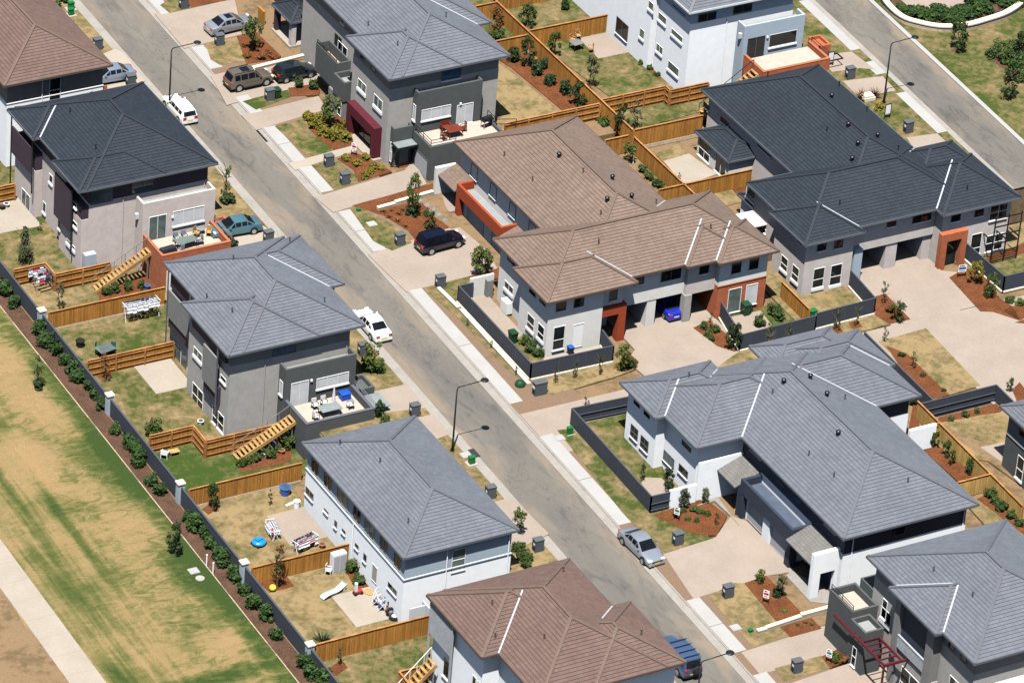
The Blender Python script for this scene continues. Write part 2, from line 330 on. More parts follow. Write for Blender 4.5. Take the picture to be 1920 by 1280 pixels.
# bark mulch
for nm, a1, a2 in (('mulch', (.060, .022, .011), (.155, .060, .026)), ('mulch_dark', (.045, .026, .018), (.105, .062, .042))):
    m, n, l, b = _new(nm); b.inputs['Roughness'].default_value = 1.0; b.inputs['Specular IOR Level'].default_value = .05
    f_ = _noise(n, l, 7, 5, .75); q_ = _noise(n, l, .8, 4)
    c_ = _ramp(n, l, f_, [(.3, a1), (.55, a2), (.75, tuple(x*1.35 for x in a2))])
    l.new(_mix(n, l, 1.0, c_, _ramp(n, l, q_, [(.3, (.75, .75, .75)), (.7, (1.15, 1.12, 1.1))]), 'MULTIPLY'), b.inputs['Base Color']); _bump(n, l, b, f_, .08, .8)
lawn('lawn_dry', .40, 1); lawn('lawn_mid', .58, 2); lawn('lawn_green', .86, 3); lawn('lawn_straw', .33, 4); lawn('lawn_patchy', .55, 5); lawn('lawn_lush', .80, 6, contrast=.12, grn=(.038, .066, .013))
lawn('lawn_park', .62, 7, scale=.16); lawn('dirt', .22, 8, tan=(.19, .128, .074), grn=(.075, .066, .032)); lawn('brown_dirt', -.1, 9, tan=(.165, .112, .078), grn=(.10, .085, .05))
lawn('field_grass', .40, 10, scale=.2, mow=.28, contrast=.10, seams=.13, blobs=((-37.8, -20, 1.5, 60, .12), (-38.5, -17.5, 2.6, 6.5, .17), (-44, -30.5, 8.5, 1.3, .17), (-49.5, -29.5, 1.6, 4, .12), (-39, -2, 2, 7, .08), (-38, 12, 1.6, 12, .09), (-45.5, -10, .7, 17, .13), (-44.6, 2, 4.5, 6, -.10), (-47, -4, .6, 12, .08)))
# ---------------------------------------------------------------- the ground: one stepped sheet of house pads and streets, then surfaces laid on it
XA, FAR = -22.0, 400.0
def strip(mb, x0, x1, y0, y1, zone, dz, m=0):
    mb.face([(x0, y0, zg(zone, y0)+dz), (x1, y0, zg(zone, y0)+dz), (x1, y1, zg(zone, y1)+dz), (x0, y1, zg(zone, y1)+dz)], m)
def riser(mb, x0, y0, x1, y1, za, zb, d=-.05):
    mb.face([(x0, y0, zg(za, y0)+d), (x1, y1, zg(za, y1)+d), (x1, y1, zg(zb, y1)+d), (x0, y0, zg(zb, y0)+d)])
gm = MB(); d0 = -.05
strip(gm, -FAR, XA, -FAR, FAR, 'A', d0)
strip(gm, XA, 9.0, -FAR, FAR, 'B', d0)
strip(gm, 9.0, 18.9, -FAR, 25.2, 'B', d0); strip(gm, 18.9, 34.0, -FAR, 3.0, 'B', d0); strip(gm, 34.0, 49.6, -FAR, 3.0, 'B', d0); 
strip(gm, 9.0, 44.0, 25.2, FAR, 'C', d0); strip(gm, 18.9, 34.0, 3.0, 25.2, 'E', d0); strip(gm, 34.0, 40.0, 3.0, 25.2, 'B', d0)
strip(gm, 40.0, FAR, 25.2, FAR, 'D', d0) if False else None
strip(gm, 44.0, FAR, 25.2, FAR, 'D', d0); strip(gm, 40.0, FAR, 3.0, 25.2, 'D', d0); strip(gm, 49.6, FAR, 0.0, 3.0, 'D', d0); strip(gm, 49.6, FAR, -FAR, 0.0, 'B', d0); riser(gm, 49.6, 0, FAR, 0, 'B', 'D')
riser(gm, XA, -60, XA, 90, 'A', 'B'); riser(gm, 9, 25.2, 9, FAR, 'B', 'C'); riser(gm, 9, 25.2, 18.9, 25.2, 'B', 'C'); riser(gm, 18.9, 25.2, 40, 25.2, 'E', 'C')
riser(gm, 18.9, 3, 18.9, 25.2, 'B', 'E'); riser(gm, 18.9, 3, 34, 3, 'B', 'E'); riser(gm, 34, 3, 34, 25.2, 'E', 'B'); riser(gm, 40, 3, 40, 25.2, 'B', 'D'); riser(gm, 40, 25.2, 44, 25.2, 'C', 'D')
riser(gm, 44, 25.2, 44, FAR, 'C', 'D'); riser(gm, 40, 3, 49.6, 3, 'B', 'D'); riser(gm, 49.6, 0, 49.6, 3, 'B', 'D')
tag(gm.build('ground', 'dirt'), kind='structure')
def patch(name, pts, zone, dz, mat, thick=.22, px=False, kind='structure'):
    if px: pts = [tuple(G(p[0], p[1], zone, dz)[:2]) for p in pts]
    f = lambda x, y: zg(zone, y)+dz
    o = MB().prism(pts, (lambda x, y: f(x, y)-thick), f).build(name, mat); tag(o, kind=kind); return o
def rect(name, x0, x1, y0, y1, zone, dz, mat, thick=.22): return patch(name, [(x0, y0), (x1, y0), (x1, y1), (x0, y1)], zone, dz, mat, thick)
# --- the near street
rect('road', -11.15, -5.35, -110, 130, 'B', 0.0, 'asphalt')
rect('kerb', -11.72, -11.0, -110, 130, 'B', .05, 'kerb_concrete'); rect('kerb', -5.75, -4.85, -110, 130, 'B', .05, 'kerb_concrete')
rect('kerb', -11.95, -11.70, -110, 130, 'B', .11, 'kerb_concrete'); rect('kerb', -5.02, -4.86, -110, 130, 'B', .11, 'kerb_concrete')
V = .115     # verge level above the gutter
rect('verge', -21.9, -11.94, -110, 130, 'B', V, 'lawn_dry'); rect('verge', -4.87, 1.4, -110, 130, 'B', V, 'brown_dirt')
def footpath(y0, y1, joints=()):
    rect('footpath', -4.84, -3.58, y0, y1, 'B', V+.012, 'concrete_pale')
    for j in joints: rect('path_joint', -4.84, -3.58, j-.02, j+.02, 'B', V+.016, 'drain_dark', .03)
def gy(px, py): return G(px, py, 'B', V)[1]
for a, b_ in (((297, 29), (240, -40)), ((405, 128), (352, 90)), ((472, 213), (437, 183)), ((545, 305), (493, 240)), ((600, 362), (556, 316)), ((697, 473), (630, 398)), ((957, 757), (762, 546)), ((1157, 985), (1012, 818)), ((1382, 1222), (1300, 1122)), ((1500, 1340), (1424, 1262))):
    y0, y1 = gy(*a), gy(*b_); footpath(y0, y1, [y0+(y1-y0)*.5] if y1-y0 > 5 else [])
# driveways to the right of the street (x from kerb to garage)
def drive(pts, zone='B', mat='concrete_pink', dz=V+.008, name='driveway'): return patch(name, pts, zone, dz, mat, px=True)
drive([(290, 26), (422, 2), (440, 0), (452, 50), (459, 63), (345, 91)]); drive([(395, 142), (520, 112), (600, 140), (590, 160), (492, 180), (425, 197)]); drive([(452, 216), (597, 180), (612, 205), (480, 244)])
drive([(540, 306), (665, 272), (663, 284), (553, 319)], mat='concrete_cream', name='garden_path'); drive([(590, 370), (759, 319), (775, 300), (800, 345), (625, 398)])
drive([(690, 477), (858, 422), (862, 426), (912, 468), (938, 512), (886, 516), (762, 547)])
rect('lane', -4.8, 40, -16.6, -10.2, 'B', V+.006, 'concrete_pink')
patch('driveway', [(8.3, -10.3), (18.6, -10.3), (18.6, 2.2), (9.4, 2.2), (9.4, -5.2), (7.9, -6.5)], 'B', V+.01, 'concrete_pink')
patch('driveway', [(32.8, -10.3), (32.8, 2.5), (41.9, 2.5), (41.9, -4.2), (43.2, -5.0), (43.6, -10.3)], 'B', V+.01, 'concrete_pink')
patch('driveway', [(34.6, -30.0), (60, -30), (60, -10.4), (39.5, -10.4), (34.6, -10.4)], 'B', V+.01, 'concrete_pink')
# driveways of the lower right houses
drive([(1244, 1038), (1342, 1006), (1371, 966), (1400, 976), (1492, 1070), (1440, 1078), (1300, 1122)]); drive([(1390, 1222), (1569, 1165), (1600, 1190), (1640, 1200), (1566, 1238), (1550, 1231), (1425, 1263)]); drive([(1478, 1281), (1600, 1240), (1660, 1200), (1720, 1340), (1540, 1340)])
# driveways left of the street
drive([(216, 92), (232, 100), (272, 152), (186, 178), (186, 104)], mat='concrete_cream'); drive([(438, 417), (468, 405), (520, 442), (500, 470), (440, 470)], mat='concrete_cream'); drive([(702, 733), (762, 720), (800, 764), (705, 775)], mat='concrete_pink'); drive([(770, 785), (812, 776), (846, 812), (800, 830)], mat='concrete_pink'); drive([(928, 940), (960, 931), (1030, 1000), (968, 1030), (940, 1000)], mat='concrete_pink')
# lawns and beds right of the street
def bed(pts, zone='B', mat='mulch', dz=V+.03): return patch('garden_bed', pts, zone, dz, mat, px=True)
def grass(pts, zone='B', mat='lawn_dry', dz=V+.02): return patch('lawn', pts, zone, dz, mat, px=True)
grass([(300, 10), (345, -20), (420, -20), (420, 2), (318, 25)], mat='lawn_mid'); bed([(330, -10), (380, -30), (424, -20), (424, 1), (360, 14)], dz=V+.035)
grass([(385, 83), (444, 70), (460, 115), (412, 122), (395, 112)]); bed([(444, 68), (480, 60), (527, 105), (520, 112), (462, 120)], dz=V+.04)
grass([(455, 190), (540, 168), (545, 182), (480, 206)], mat='lawn_green'); bed([(540, 165), (585, 158), (600, 168), (598, 178), (545, 181)], dz=V+.04)
grass([(515, 237), (572, 222), (622, 280), (621, 284), (578, 295)], mat='lawn_mid'); bed([(572, 221), (600, 212), (648, 218), (662, 262), (663, 271), (625, 281), (600, 262), (582, 245)], dz=V+.04)
grass([(585, 310), (630, 299), (668, 330), (670, 342), (628, 356)], mat='lawn_mid'); bed([(632, 298), (664, 286), (690, 295), (735, 322), (672, 341), (662, 318)], dz=V+.04)
grass([(655, 390), (672, 384), (760, 435), (772, 455), (735, 470), (700, 452)], mat='lawn_patchy'); bed([(660, 385), (760, 358), (826, 340), (830, 380), (858, 420), (780, 450), (765, 432), (720, 404)], dz=V+.04)
patch('garden_path', [(770, 374), (828, 358), (834, 384), (862, 424), (846, 428), (806, 400), (800, 384)], 'B', V+.055, 'dirt', px=True)
for q in ((786, 376), (800, 384), (812, 392), (822, 402), (834, 412)): patch('stepping_paver', [(q[0]-6, q[1]-1), (q[0]+2, q[1]-4), (q[0]+7, q[1]+1), (q[0]-1, q[1]+4)], 'B', V+.075, 'slate_paver', px=True)
grass([(795, 542), (884, 517), (935, 506), (935, 512), (862, 545), (862, 575), (900, 620), (1000, 715), (988, 722), (948, 690), (860, 597)], mat='lawn_patchy'); bed([(878, 518), (936, 502), (940, 520), (890, 530)], dz=V+.04)
grass([(1000, 722), (1060, 700), (1150, 672), (1195, 690), (1150, 707), (1035, 740)], mat='lawn_straw'); bed([(1150, 690), (1180, 662), (1198, 678), (1192, 690)], dz=V+.05)
grass([(1342, 690), (1372, 668), (1400, 650), (1640, 590), (1650, 575), (1707, 598), (1650, 612), (1385, 684)], mat='lawn_straw')
bed([(1300, 614), (1330, 600), (1400, 655), (1376, 658), (1345, 648)], dz=V+.05); bed([(1640, 590), (1640, 556), (1660, 550), (1707, 598), (1668, 607)], dz=V+.05)
for q in ((1437, 657), (1477, 645), (1567, 622), (1603, 612)): bed([(q[0]-12, q[1]-8), (q[0]+6, q[1]-12), (q[0]+14, q[1]), (q[0]-4, q[1]+4)], dz=V+.05)
grass([(1045, 806), (1073, 802), (1215, 942), (1252, 960), (1228, 966), (1268, 985), (1338, 1008), (1248, 1036), (1190, 985), (1165, 958)], mat='lawn_mid')
bed([(1224, 965), (1262, 952), (1300, 934), (1330, 940), (1364, 966), (1344, 1003), (1300, 1000)], dz=V+.05); patch('garden_path', [(1300, 950), (1345, 930), (1386, 985), (1372, 968), (1340, 938)], 'B', V+.06, 'grey_paver', px=True)
grass([(1328, 1118), (1375, 1092), (1398, 1092), (1455, 1166), (1478, 1190), (1412, 1212)], mat='lawn_straw'); bed([(1396, 1093), (1437, 1078), (1505, 1150), (1456, 1163)], dz=V+.05); bed([(1462, 1174), (1522, 1157), (1540, 1177), (1482, 1193)], dz=V+.05)
patch('garden_path', [(1474, 1078), (1484, 1068), (1566, 1115), (1562, 1132), (1519, 1127)], 'B', V+.09, 'grey_paver', px=True); grass([(1437, 1078), (1474, 1080), (1519, 1128), (1566, 1134), (1569, 1160), (1540, 1174), (1505, 1152)], mat='dirt')
grass([(1452, 1252), (1540, 1228), (1560, 1250), (1470, 1276)], mat='lawn_straw'); bed([(1540, 1230), (1570, 1216), (1600, 1236), (1556, 1250)], dz=V+.05)
# court and beds on the right edge
bed([(1780, 520), (1800, 508), (1840, 500), (1870, 556), (1900, 575), (1912, 600), (1862, 584), (1838, 583)], dz=V+.05); bed([(1878, 582), (1920, 566), (1935, 590), (1912, 600)], dz=V+.05); bed([(1904, 604), (1925, 597), (1925, 606)], dz=V+.055)
grass([(1648, 640), (1736, 615), (1838, 722), (1745, 750), (1700, 690)], mat='lawn_straw', dz=V+.03); bed([(1662, 648), (1700, 662), (1780, 740), (1730, 752)], dz=V+.045)
bed([(1898, 730), (1912, 716), (1935, 745), (1910, 760)], dz=V+.05)
# yards left of the street
def yard(pts, mat, dz=.03, name='lawn'): return patch(name, pts, 'A', dz, mat, px=False)
WX = -35.35
yard([(WX, 27.6), (-31.9, 27.6), (-31.9, 25.5), (-26, 25.5), (-26, 45), (WX, 45)], 'lawn_patchy'); yard([(WX, 45), (-26, 45), (-26, 62), (WX, 62)], 'lawn_mid'); yard([(WX, 20.1), (XA, 20.1), (XA, 25.4), (-31.9, 25.4), (-31.9, 27.6), (WX, 27.6)], 'lawn_straw'); yard([(WX, 12.4), (-27, 12.4), (XA, 15), (XA, 20), (WX, 20)], 'lawn_mid')
yard([(WX, -.35), (-30.9, -.35), (-30.9, -2.8), (-27, -2.8), (-27, 12.3), (WX, 12.3)], 'lawn_patchy'); yard([(WX, -8.3), (XA, -8.3), (XA, -2.9), (-30.9, -2.9), (-30.9, -.4), (WX, -.4)], 'lawn_lush')
yard([(WX, -20.1), (-26, -20.1), (-26, -8.4), (WX, -8.4)], 'lawn_straw', .02); yard([(WX, -31.4), (-22, -31.4), (-22, -20.2), (WX, -20.2)], 'lawn_straw', .02); yard([(WX, -60), (-22, -60), (-22, -31.5), (WX, -31.5)], 'lawn_mid', .02)
yard([(-31.2, 35.5), (-28.8, 35.3), (-28.8, 42), (-40, 42), (-34.5, 35.5)], 'concrete_cream', .06, 'patio'); yard([(-30.7, 7.25), (-27.2, 7.25), (-27.2, 11.9), (-30.7, 11.9)], 'concrete_cream', .06, 'patio'); yard([(-29.9, -17), (-26.4, -17), (-26.4, -12.4), (-29.9, -12.4)], 'concrete_pink', .06, 'patio'); yard([(-29.95, -29), (-26.3, -29), (-26.3, -24.45), (-29.95, -24.45)], 'concrete_cream', .06, 'patio')
def bedA(pts, mat='mulch', dz=.05): return patch('garden_bed', pts, 'A', dz, mat, px=True)
bedA([(182, 548), (285, 508), (330, 536), (190, 570)]); bedA([(445, 875), (470, 845), (548, 845), (545, 865), (455, 885)], 'mulch'); bedA([(484, 1090), (530, 1070), (552, 1098), (505, 1110)]); bedA([(610, 1258), (640, 1235), (652, 1250), (630, 1266)]); bedA([(645, 1065), (665, 1062), (702, 1100), (688, 1108), (668, 1105)])
for q in ((198, 702), (395, 952)): bedA([(q[0]-16, q[1]+2), (q[0], q[1]-10), (q[0]+14, q[1]), (q[0]-4, q[1]+12)])
# the reserve outside the rear wall
m, n, l, b = _new('reserve_grass'); b.inputs['Roughness'].default_value = .95; b.inputs['Specular IOR Level'].default_value = .1
g_ = _n(n, 'ShaderNodeNewGeometry'); pos_ = g_.outputs['Position']; sx_ = _n(n, 'ShaderNodeSeparateXYZ'); l.new(pos_, sx_.inputs[0])
wsp_ = _noise(n, l, 1.0, 6, .68, pos_, stretch=(.55, 1.15, 1), dist=1.4); stk_ = _noise(n, l, 1.0, 5, .6, pos_, stretch=(1.5, .10, 1), off=(3, 1, 0), dist=.3); bg_ = _noise(n, l, .13, 4, .55, pos_, off=(9, 4, 0)); fn_ = _noise(n, l, 8.0, 4, .7, pos_)
wx_ = _n(n, 'ShaderNodeMapRange'); wx_.interpolation_type = 'SMOOTHSTEP'; l.new(sx_.outputs[0], wx_.inputs[0]); wx_.inputs[1].default_value = -47.5; wx_.inputs[2].default_value = -42.5
def fmix_(f, a, c):
    x = _n(n, 'ShaderNodeMix'); x.data_type = 'FLOAT'; l.new(f, x.inputs[0]) if not isinstance(f, float) else setattr(x.inputs[0], 'default_value', f)
    l.new(a, x.inputs[2]); l.new(c, x.inputs[3]); return x.outputs[0]
v_ = fmix_(wx_.outputs[0], fmix_(.35, stk_, wsp_), fmix_(.18, wsp_, stk_)); v_ = fmix_(.42, v_, bg_)
for (x, y, rx, ry, am) in ((-37.9, -20, 1.6, 60, .13), (-38.9, -17.5, 2.8, 7.0, .20), (-44, -30.8, 8.5, 1.4, .16), (-50.3, -29.0, 1.8, 4.5, .12), (-39, -1, 2.2, 8, .10), (-38.2, 12, 1.8, 13, .10), (-44.8, 2, 3.6, 6.5, -.16), (-40.8, -27, 2.4, 3.0, -.13), (-49.5, -12, 2.5, 16, .07), (-45.6, -8, .7, 15, .10), (-48.0, 3, .6, 11, .12), (-41, 14, 2.2, 8, -.06)):
    mp = _n(n, 'ShaderNodeVectorMath', operation='SUBTRACT'); l.new(pos_, mp.inputs[0]); mp.inputs[1].default_value = (x, y, 0)
    mu = _n(n, 'ShaderNodeVectorMath', operation='MULTIPLY'); l.new(mp.outputs[0], mu.inputs[0]); mu.inputs[1].default_value = (1/rx, 1/ry, 0)
    ln = _n(n, 'ShaderNodeVectorMath', operation='LENGTH'); l.new(mu.outputs[0], ln.inputs[0])
    mr = _n(n, 'ShaderNodeMapRange'); mr.interpolation_type = 'SMOOTHSTEP'; l.new(ln.outputs['Value'], mr.inputs[0]); mr.inputs[1].default_value = 1.1; mr.inputs[2].default_value = .2; mr.inputs[3].default_value = 0; mr.inputs[4].default_value = am
    ad = _n(n, 'ShaderNodeMath', operation='ADD'); l.new(v_, ad.inputs[0]); l.new(mr.outputs[0], ad.inputs[1]); v_ = ad.outputs[0]
c_ = _ramp(n, l, v_, [(.38, (.260, .178, .088)), (.475, (.215, .158, .074)), (.53, (.135, .122, .046)), (.585, (.080, .090, .027)), (.68, (.034, .058, .015))])
l.new(_mix(n, l, 1.0, c_, _ramp(n, l, fn_, [(.3, (.78, .78, .76)), (.7, (1.18, 1.17, 1.14))]), 'MULTIPLY'), b.inputs['Base Color']); _bump(n, l, b, fn_, .05, .4)
rect('field', -140, -37.6, -90, 110, 'A', .03, 'reserve_grass'); rect('garden_bed', -37.55, -35.9, -90, 110, 'A', .045, 'mulch_dark'); rect('bed_edging', -37.61, -37.54, -90, 110, 'A', .06, 'block_stone')
patch('path', [(-54.6, -90), (-51.9, -90), (-51.2, 110), (-53.9, 110)], 'A', .06, 'concrete_cream')
for k in range(-14, 6): rect('path_joint', -54.3, -51.6, k*2.6-.02, k*2.6+.02, 'A', .066, 'kerb_concrete', .03)
patch('dirt_patch', [(-70, -90), (-54.55, -90), (-54.3, -40), (-54.0, -22), (-54.6, -19), (-54.3, -15), (-53.9, 20), (-70, 20)], 'A', .045, 'dirt')
# yards behind the right-hand houses
C2 = 'C'
patch('lawn', [(936, 120), (965, 140), (1020, 185), (1050, 215), (1046, 232), (932, 262), (900, 260), (880, 130)], C2, .03, 'lawn_straw', px=True); patch('garden_bed', [(900, 90), (990, 100), (1150, 215), (1130, 222), (1060, 232), (1052, 205), (1010, 170), (960, 128)], C2, .02, 'mulch', px=True)
patch('lawn', [(990, 40), (1160, -10), (1300, 60), (1300, 175), (1175, 205), (1020, 90)], C2, .03, 'lawn_mid', px=True); patch('patio', [(1085, 72), (1143, 60), (1180, 98), (1122, 110)], C2, .05, 'concrete_pink', px=True); patch('garden_bed', [(1186, 98), (1196, 94), (1240, 140), (1237, 150)], C2, .05, 'mulch', px=True)
patch('lawn', [(1150, 205), (1250, 172), (1330, 172), (1330, 205), (1192, 243)], C2, .035, 'lawn_mid', px=True)
patch('lawn', [(900, 80), (880, 0), (1000, -40), (1200, -60), (1150, 20), (1000, 60)], C2, .015, 'lawn_mid', px=True)
patch('lawn', [(1225, 290), (1270, 270), (1300, 300), (1252, 310)], 'E', .03, 'lawn_straw', px=True); patch('patio', [(1244, 302), (1292, 288), (1345, 326), (1283, 348)], 'E', .05, 'concrete_cream', px=True)
patch('garden_bed', [(1180, 270), (1200, 268), (1300, 350), (1270, 360)], 'E', .03, 'mulch', px=True); patch('lawn', [(1335, 362), (1372, 355), (1395, 378), (1360, 386)], 'E', .03, 'lawn_straw', px=True); patch('garden_bed', [(1372, 355), (1405, 350), (1410, 376), (1395, 378)], 'E', .035, 'mulch', px=True)
# front yards behind slate walls
patch('patio', [(-.3, 7.3), (1.4, 7.3), (1.4, .2), (-.3, .2)], 'B', V+.02, 'concrete_pink'); patch('lawn', [(-1.4, .2), (1.4, .2), (1.4, -3.4), (-1.4, -5.9)], 'B', V+.03, 'lawn_patchy'); patch('patio', [(-1.3, -5.9), (6.6, -6.0), (6.8, -3.4), (.9, -3.4)], 'B', V+.025, 'concrete_cream')
patch('lawn', [(18.8, -8.2), (25.0, -8.2), (25.0, -3.4), (18.8, -3.4)], 'B', V+.02, 'lawn_lush'); patch('patio', [(18.9, -7.8), (22.6, -7.6), (23.0, -3.9), (18.9, -3.8)], 'B', V+.035, 'concrete_pink'); patch('lawn', [(25.1, -8.0), (32.3, -8.0), (32.3, -3.0), (25.1, 3)], 'B', V+.02, 'lawn_straw')
patch('lawn', [(-1.5, -27.0), (1.6, -27), (4.5, -13.5), (-1.5, -13.3)], 'B', V+.02, 'lawn_mid'); patch('patio', [(-1.0, -26.8), (1.9, -26.8), (1.9, -22.9), (.6, -22.3), (-1.0, -23.8)], 'B', V+.03, 'concrete_pink')
patch('lawn', [(43.8, -3.6), (58, -3.6), (58, 2.5), (43.8, 2.5)], 'B', V+.025, 'lawn_straw'); patch('lawn', [(1820, 520), (1850, 490), (1935, 470), (1935, 525)], 'B', V+.03, 'lawn_mid', px=True); patch('garden_bed', [(1840, 500), (1850, 482), (1935, 450), (1935, 470), (1852, 494)], 'B', V+.04, 'mulch', px=True)
patch('lawn', [(1725, 850), (1760, 790), (1890, 770), (1925, 800), (1925, 870)], 'B', V+.02, 'lawn_straw', px=True); patch('garden_bed', [(1762, 792), (1760, 782), (1868, 756), (1880, 770)], 'B', V+.03, 'mulch', px=True); patch('garden_bed', [(1730, 842), (1745, 822), (1830, 895), (1800, 905)], 'B', V+.03, 'mulch', px=True); patch('garden_bed', [(1832, 935), (1850, 925), (1930, 990), (1930, 1010)], 'B', V+.03, 'mulch', px=True)
patch('lawn', [(1812, 945), (1838, 935), (1925, 1005), (1880, 1020)], 'B', V+.025, 'lawn_straw', px=True); patch('patio', [(1838, 838), (1890, 826), (1900, 880)], 'B', V+.03, 'concrete_pink', px=True); patch('lawn', [(1750, 790), (1960, 880), (1960, 940)], 'B', V+.022, 'dirt', px=True); patch('garden_bed', [(1712, 757), (1724, 752), (1724, 800), (1702, 812)], 'B', V+.03, 'mulch', px=True)
# --- the upper street and the park
rect('road', 51.9, 56.95, 0, 150, 'D', 0.0, 'asphalt'); rect('kerb', 56.9, 57.4, 0, 150, 'D', .10, 'concrete_pale'); rect('kerb', 51.2, 51.95, 0, 150, 'D', .05, 'kerb_concrete'); rect('park_lawn', 57.35, 180, 0, 150, 'D', .11, 'lawn_park'); rect('verge', 44, 51.3, 3.0, 150, 'D', .09, 'lawn_mid')
for (a, b_) in (((1595, 97), (1500, 4)), ((1640, 143), (1608, 122)), ((1757, 252), (1668, 180))):
    rect('footpath', 50.3, 51.35, G(*a, 'D')[1], G(*b_, 'D')[1], 'D', .105, 'concrete_pale')
for pts in ([(1535, 104), (1597, 97), (1640, 130), (1612, 128), (1560, 135)], [(1580, 152), (1655, 143), (1680, 170), (1610, 182)], [(1700, 258), (1757, 250), (1800, 290), (1720, 290)]): patch('driveway', pts, 'D', .115, 'concrete_pink', px=True)
patch('playground', [(1680, -8), (1720, -20), (1790, -20), (1812, 4), (1780, 22), (1742, 26), (1712, 20)], 'D', .35, 'concrete_pink', px=True)
patch('garden_bed', [(1665, 6), (1690, 30), (1740, 42), (1790, 42), (1850, 30), (1905, 10), (1930, -10), (1930, -40), (1640, -40)], 'D', .30, 'mulch_dark', px=True)
patch('garden_bed', [(1783, 94), (1798, 100), (1808, 97), (1794, 90)], 'D', .13, 'mulch_dark', px=True); patch('garden_bed', [(1850, 107), (1878, 92), (1940, 110), (1940, 160), (1915, 152)], 'D', .13, 'mulch_dark', px=True)
# ---------------------------------------------------------------- houses
class House:
    def __init__(s, label, x, y, z, cat='house', name='house'):
        s.r = tag(empty(name, (x, y, z)), label, cat); s.o = Vector((x, y, z))
    def add(s, mb, name, mat, parent=None, smooth=False):
        o = mb.build(name, mat, None, smooth); par = parent or s.r
        o.parent = par
        if par is s.r: o.location = -s.o
        return o
    def boxes(s, name, mat, bs, parent=None):
        if len(bs) > 1 and name in ('balcony_panel', 'balcony_post', 'painted_balcony_shade', 'garden_wall', 'pier', 'porch_wall', 'canopy_post', 'side_gate', 'balcony_frame'):
            for b in bs: s.add(MB().box(*b), name, mat, parent)
            return
        mb = MB()
        for b in bs: mb.box(*b)
        return s.add(mb, name, mat, parent)
    def roof(s, ze, t, hips, mat, ridge, gut, valleys=(), vents=(), pots=(), pale=()):
        s.ze, s.t, s.hips = ze, t, hips
        mb, rc, gt, sf = MB(), MB(), MB(), MB()
        q = math.sqrt(1+t*t)
        for i, (x0, x1, y0, y1) in enumerate(hips):
            z = ze - .004*i; hx, hy = (x1-x0)/2, (y1-y0)/2
            h = min(hx, hy)
            if hx >= hy: a, b = (x0+h, (y0+y1)/2, z+h*t), (x1-h, (y0+y1)/2, z+h*t)
            else: a, b = ((x0+x1)/2, y0+h, z+h*t), ((x0+x1)/2, y1-h, z+h*t)
            c00, c10, c11, c01 = (x0, y0, z), (x1, y0, z), (x1, y1, z), (x0, y1, z)
            def F(pts, ax, edge):
                uv = []
                for p in pts:
                    u = p[0] if ax == 'x' else p[1]
                    d = abs(p[1]-edge) if ax == 'x' else abs(p[0]-edge)
                    uv.append((u, d*q))
                # tiles laid in courses: each course is a strip lying on the head of the one below, its nose standing proud
                E0, E1 = Vector(pts[0]), Vector(pts[1]); T0 = Vector(pts[-1]); T1 = Vector(pts[2]); u0, u1 = uv[0][0], uv[1][0]; ut0, ut1 = uv[-1][0], uv[2][0]; V_ = uv[2][1]; N = max(2, round(V_/.32))
                for i_ in range(N):
                    a_, b2 = i_/N, (i_+1)/N; up_ = Vector((0, 0, .042)); lo_ = Vector((0, 0, .002))
                    A0, A1, B0, B1 = E0.lerp(T0, a_), E1.lerp(T1, a_), E0.lerp(T0, b2), E1.lerp(T1, b2); f_ = lambda s0, s1, k_: s0+(s1-s0)*k_
                    mb.face([A0+up_, A1+up_, B1+lo_, B0+lo_], 0, [(f_(u0, ut0, a_), i_*.32), (f_(u1, ut1, a_), i_*.32), (f_(u1, ut1, b2), i_*.32+.318), (f_(u0, ut0, b2), i_*.32+.318)])
                    mb.face([A0+lo_, A1+lo_, A1+up_, A0+up_], 0, [(f_(u0, ut0, a_), i_*.32+.003), (f_(u1, ut1, a_), i_*.32+.003), (f_(u1, ut1, a_), i_*.32+.006), (f_(u0, ut0, a_), i_*.32+.006)])
            if hx >= hy:
                F([c00, c10, b, a], 'x', y0); F([c11, c01, a, b], 'x', y1); F([c01, c00, a], 'y', x0); F([c10, c11, b], 'y', x1)
            else:
                F([c00, c10, a], 'x', y0); F([c11, c01, b], 'x', y1); F([c01, c00, a, b], 'y', x0); F([c10, c11, b, a], 'y', x1)
            mb.face([(x0, y1, z-.006), (x1, y1, z-.006), (x1, y0, z-.006), (x0, y0, z-.006)], 1)
            up = Vector((0, 0, .055))
            L = [(a, b), (c00, a), (c01, a if hx >= hy else b), (c10, b if hx >= hy else a), (c11, b)]
            for p, e in L:
                p, e = Vector(p), Vector(e)
                if (p-e).length > .1: rc.bar(p+up, e+up, .26, .09)
            g = .07
            for bx in ((x0-g, x1+g, y0-g, y0), (x0-g, x1+g, y1, y1+g), (x0-g, x0, y0, y1), (x1, x1+g, y0, y1)): gt.box(*bx, z-.16, z+.035)
        o = s.add(mb, 'roof', [mat, 'soffit'])
        s.add(rc, 'ridge_cap', ridge, o); s.add(gt, 'gutter', gut, o)
        for (x, y, dx, dy, L) in valleys:
            v = MB(); p = Vector((x, y, ze+.045)); e = p + Vector((dx*L, dy*L, t*L)); v.bar(p, e, .13, .04); s.add(v, 'valley_flashing', 'flashing_white', o)
        for (px, py) in vents:
            p = s.onroof(px, py); v = MB().cyl(p+Vector((0, 0, -.1)), p+Vector((0, 0, .55)), .06, .06, 8); v.cyl(p+Vector((0, 0, .5)), p+Vector((0, 0, .6)), .1, .1, 8); s.add(v, 'vent_pipe', ridge, o)
        for (px, py) in pots:
            p = s.onroof(px, py); v = MB().cyl(p+Vector((0, 0, -.1)), p+Vector((0, 0, .22)), .15, .15, 10); v.ball(p+Vector((0, 0, .38)), .23, 0, 10, 6, .75); s.add(v, 'roof_ventilator', 'black_metal', o)
        return o
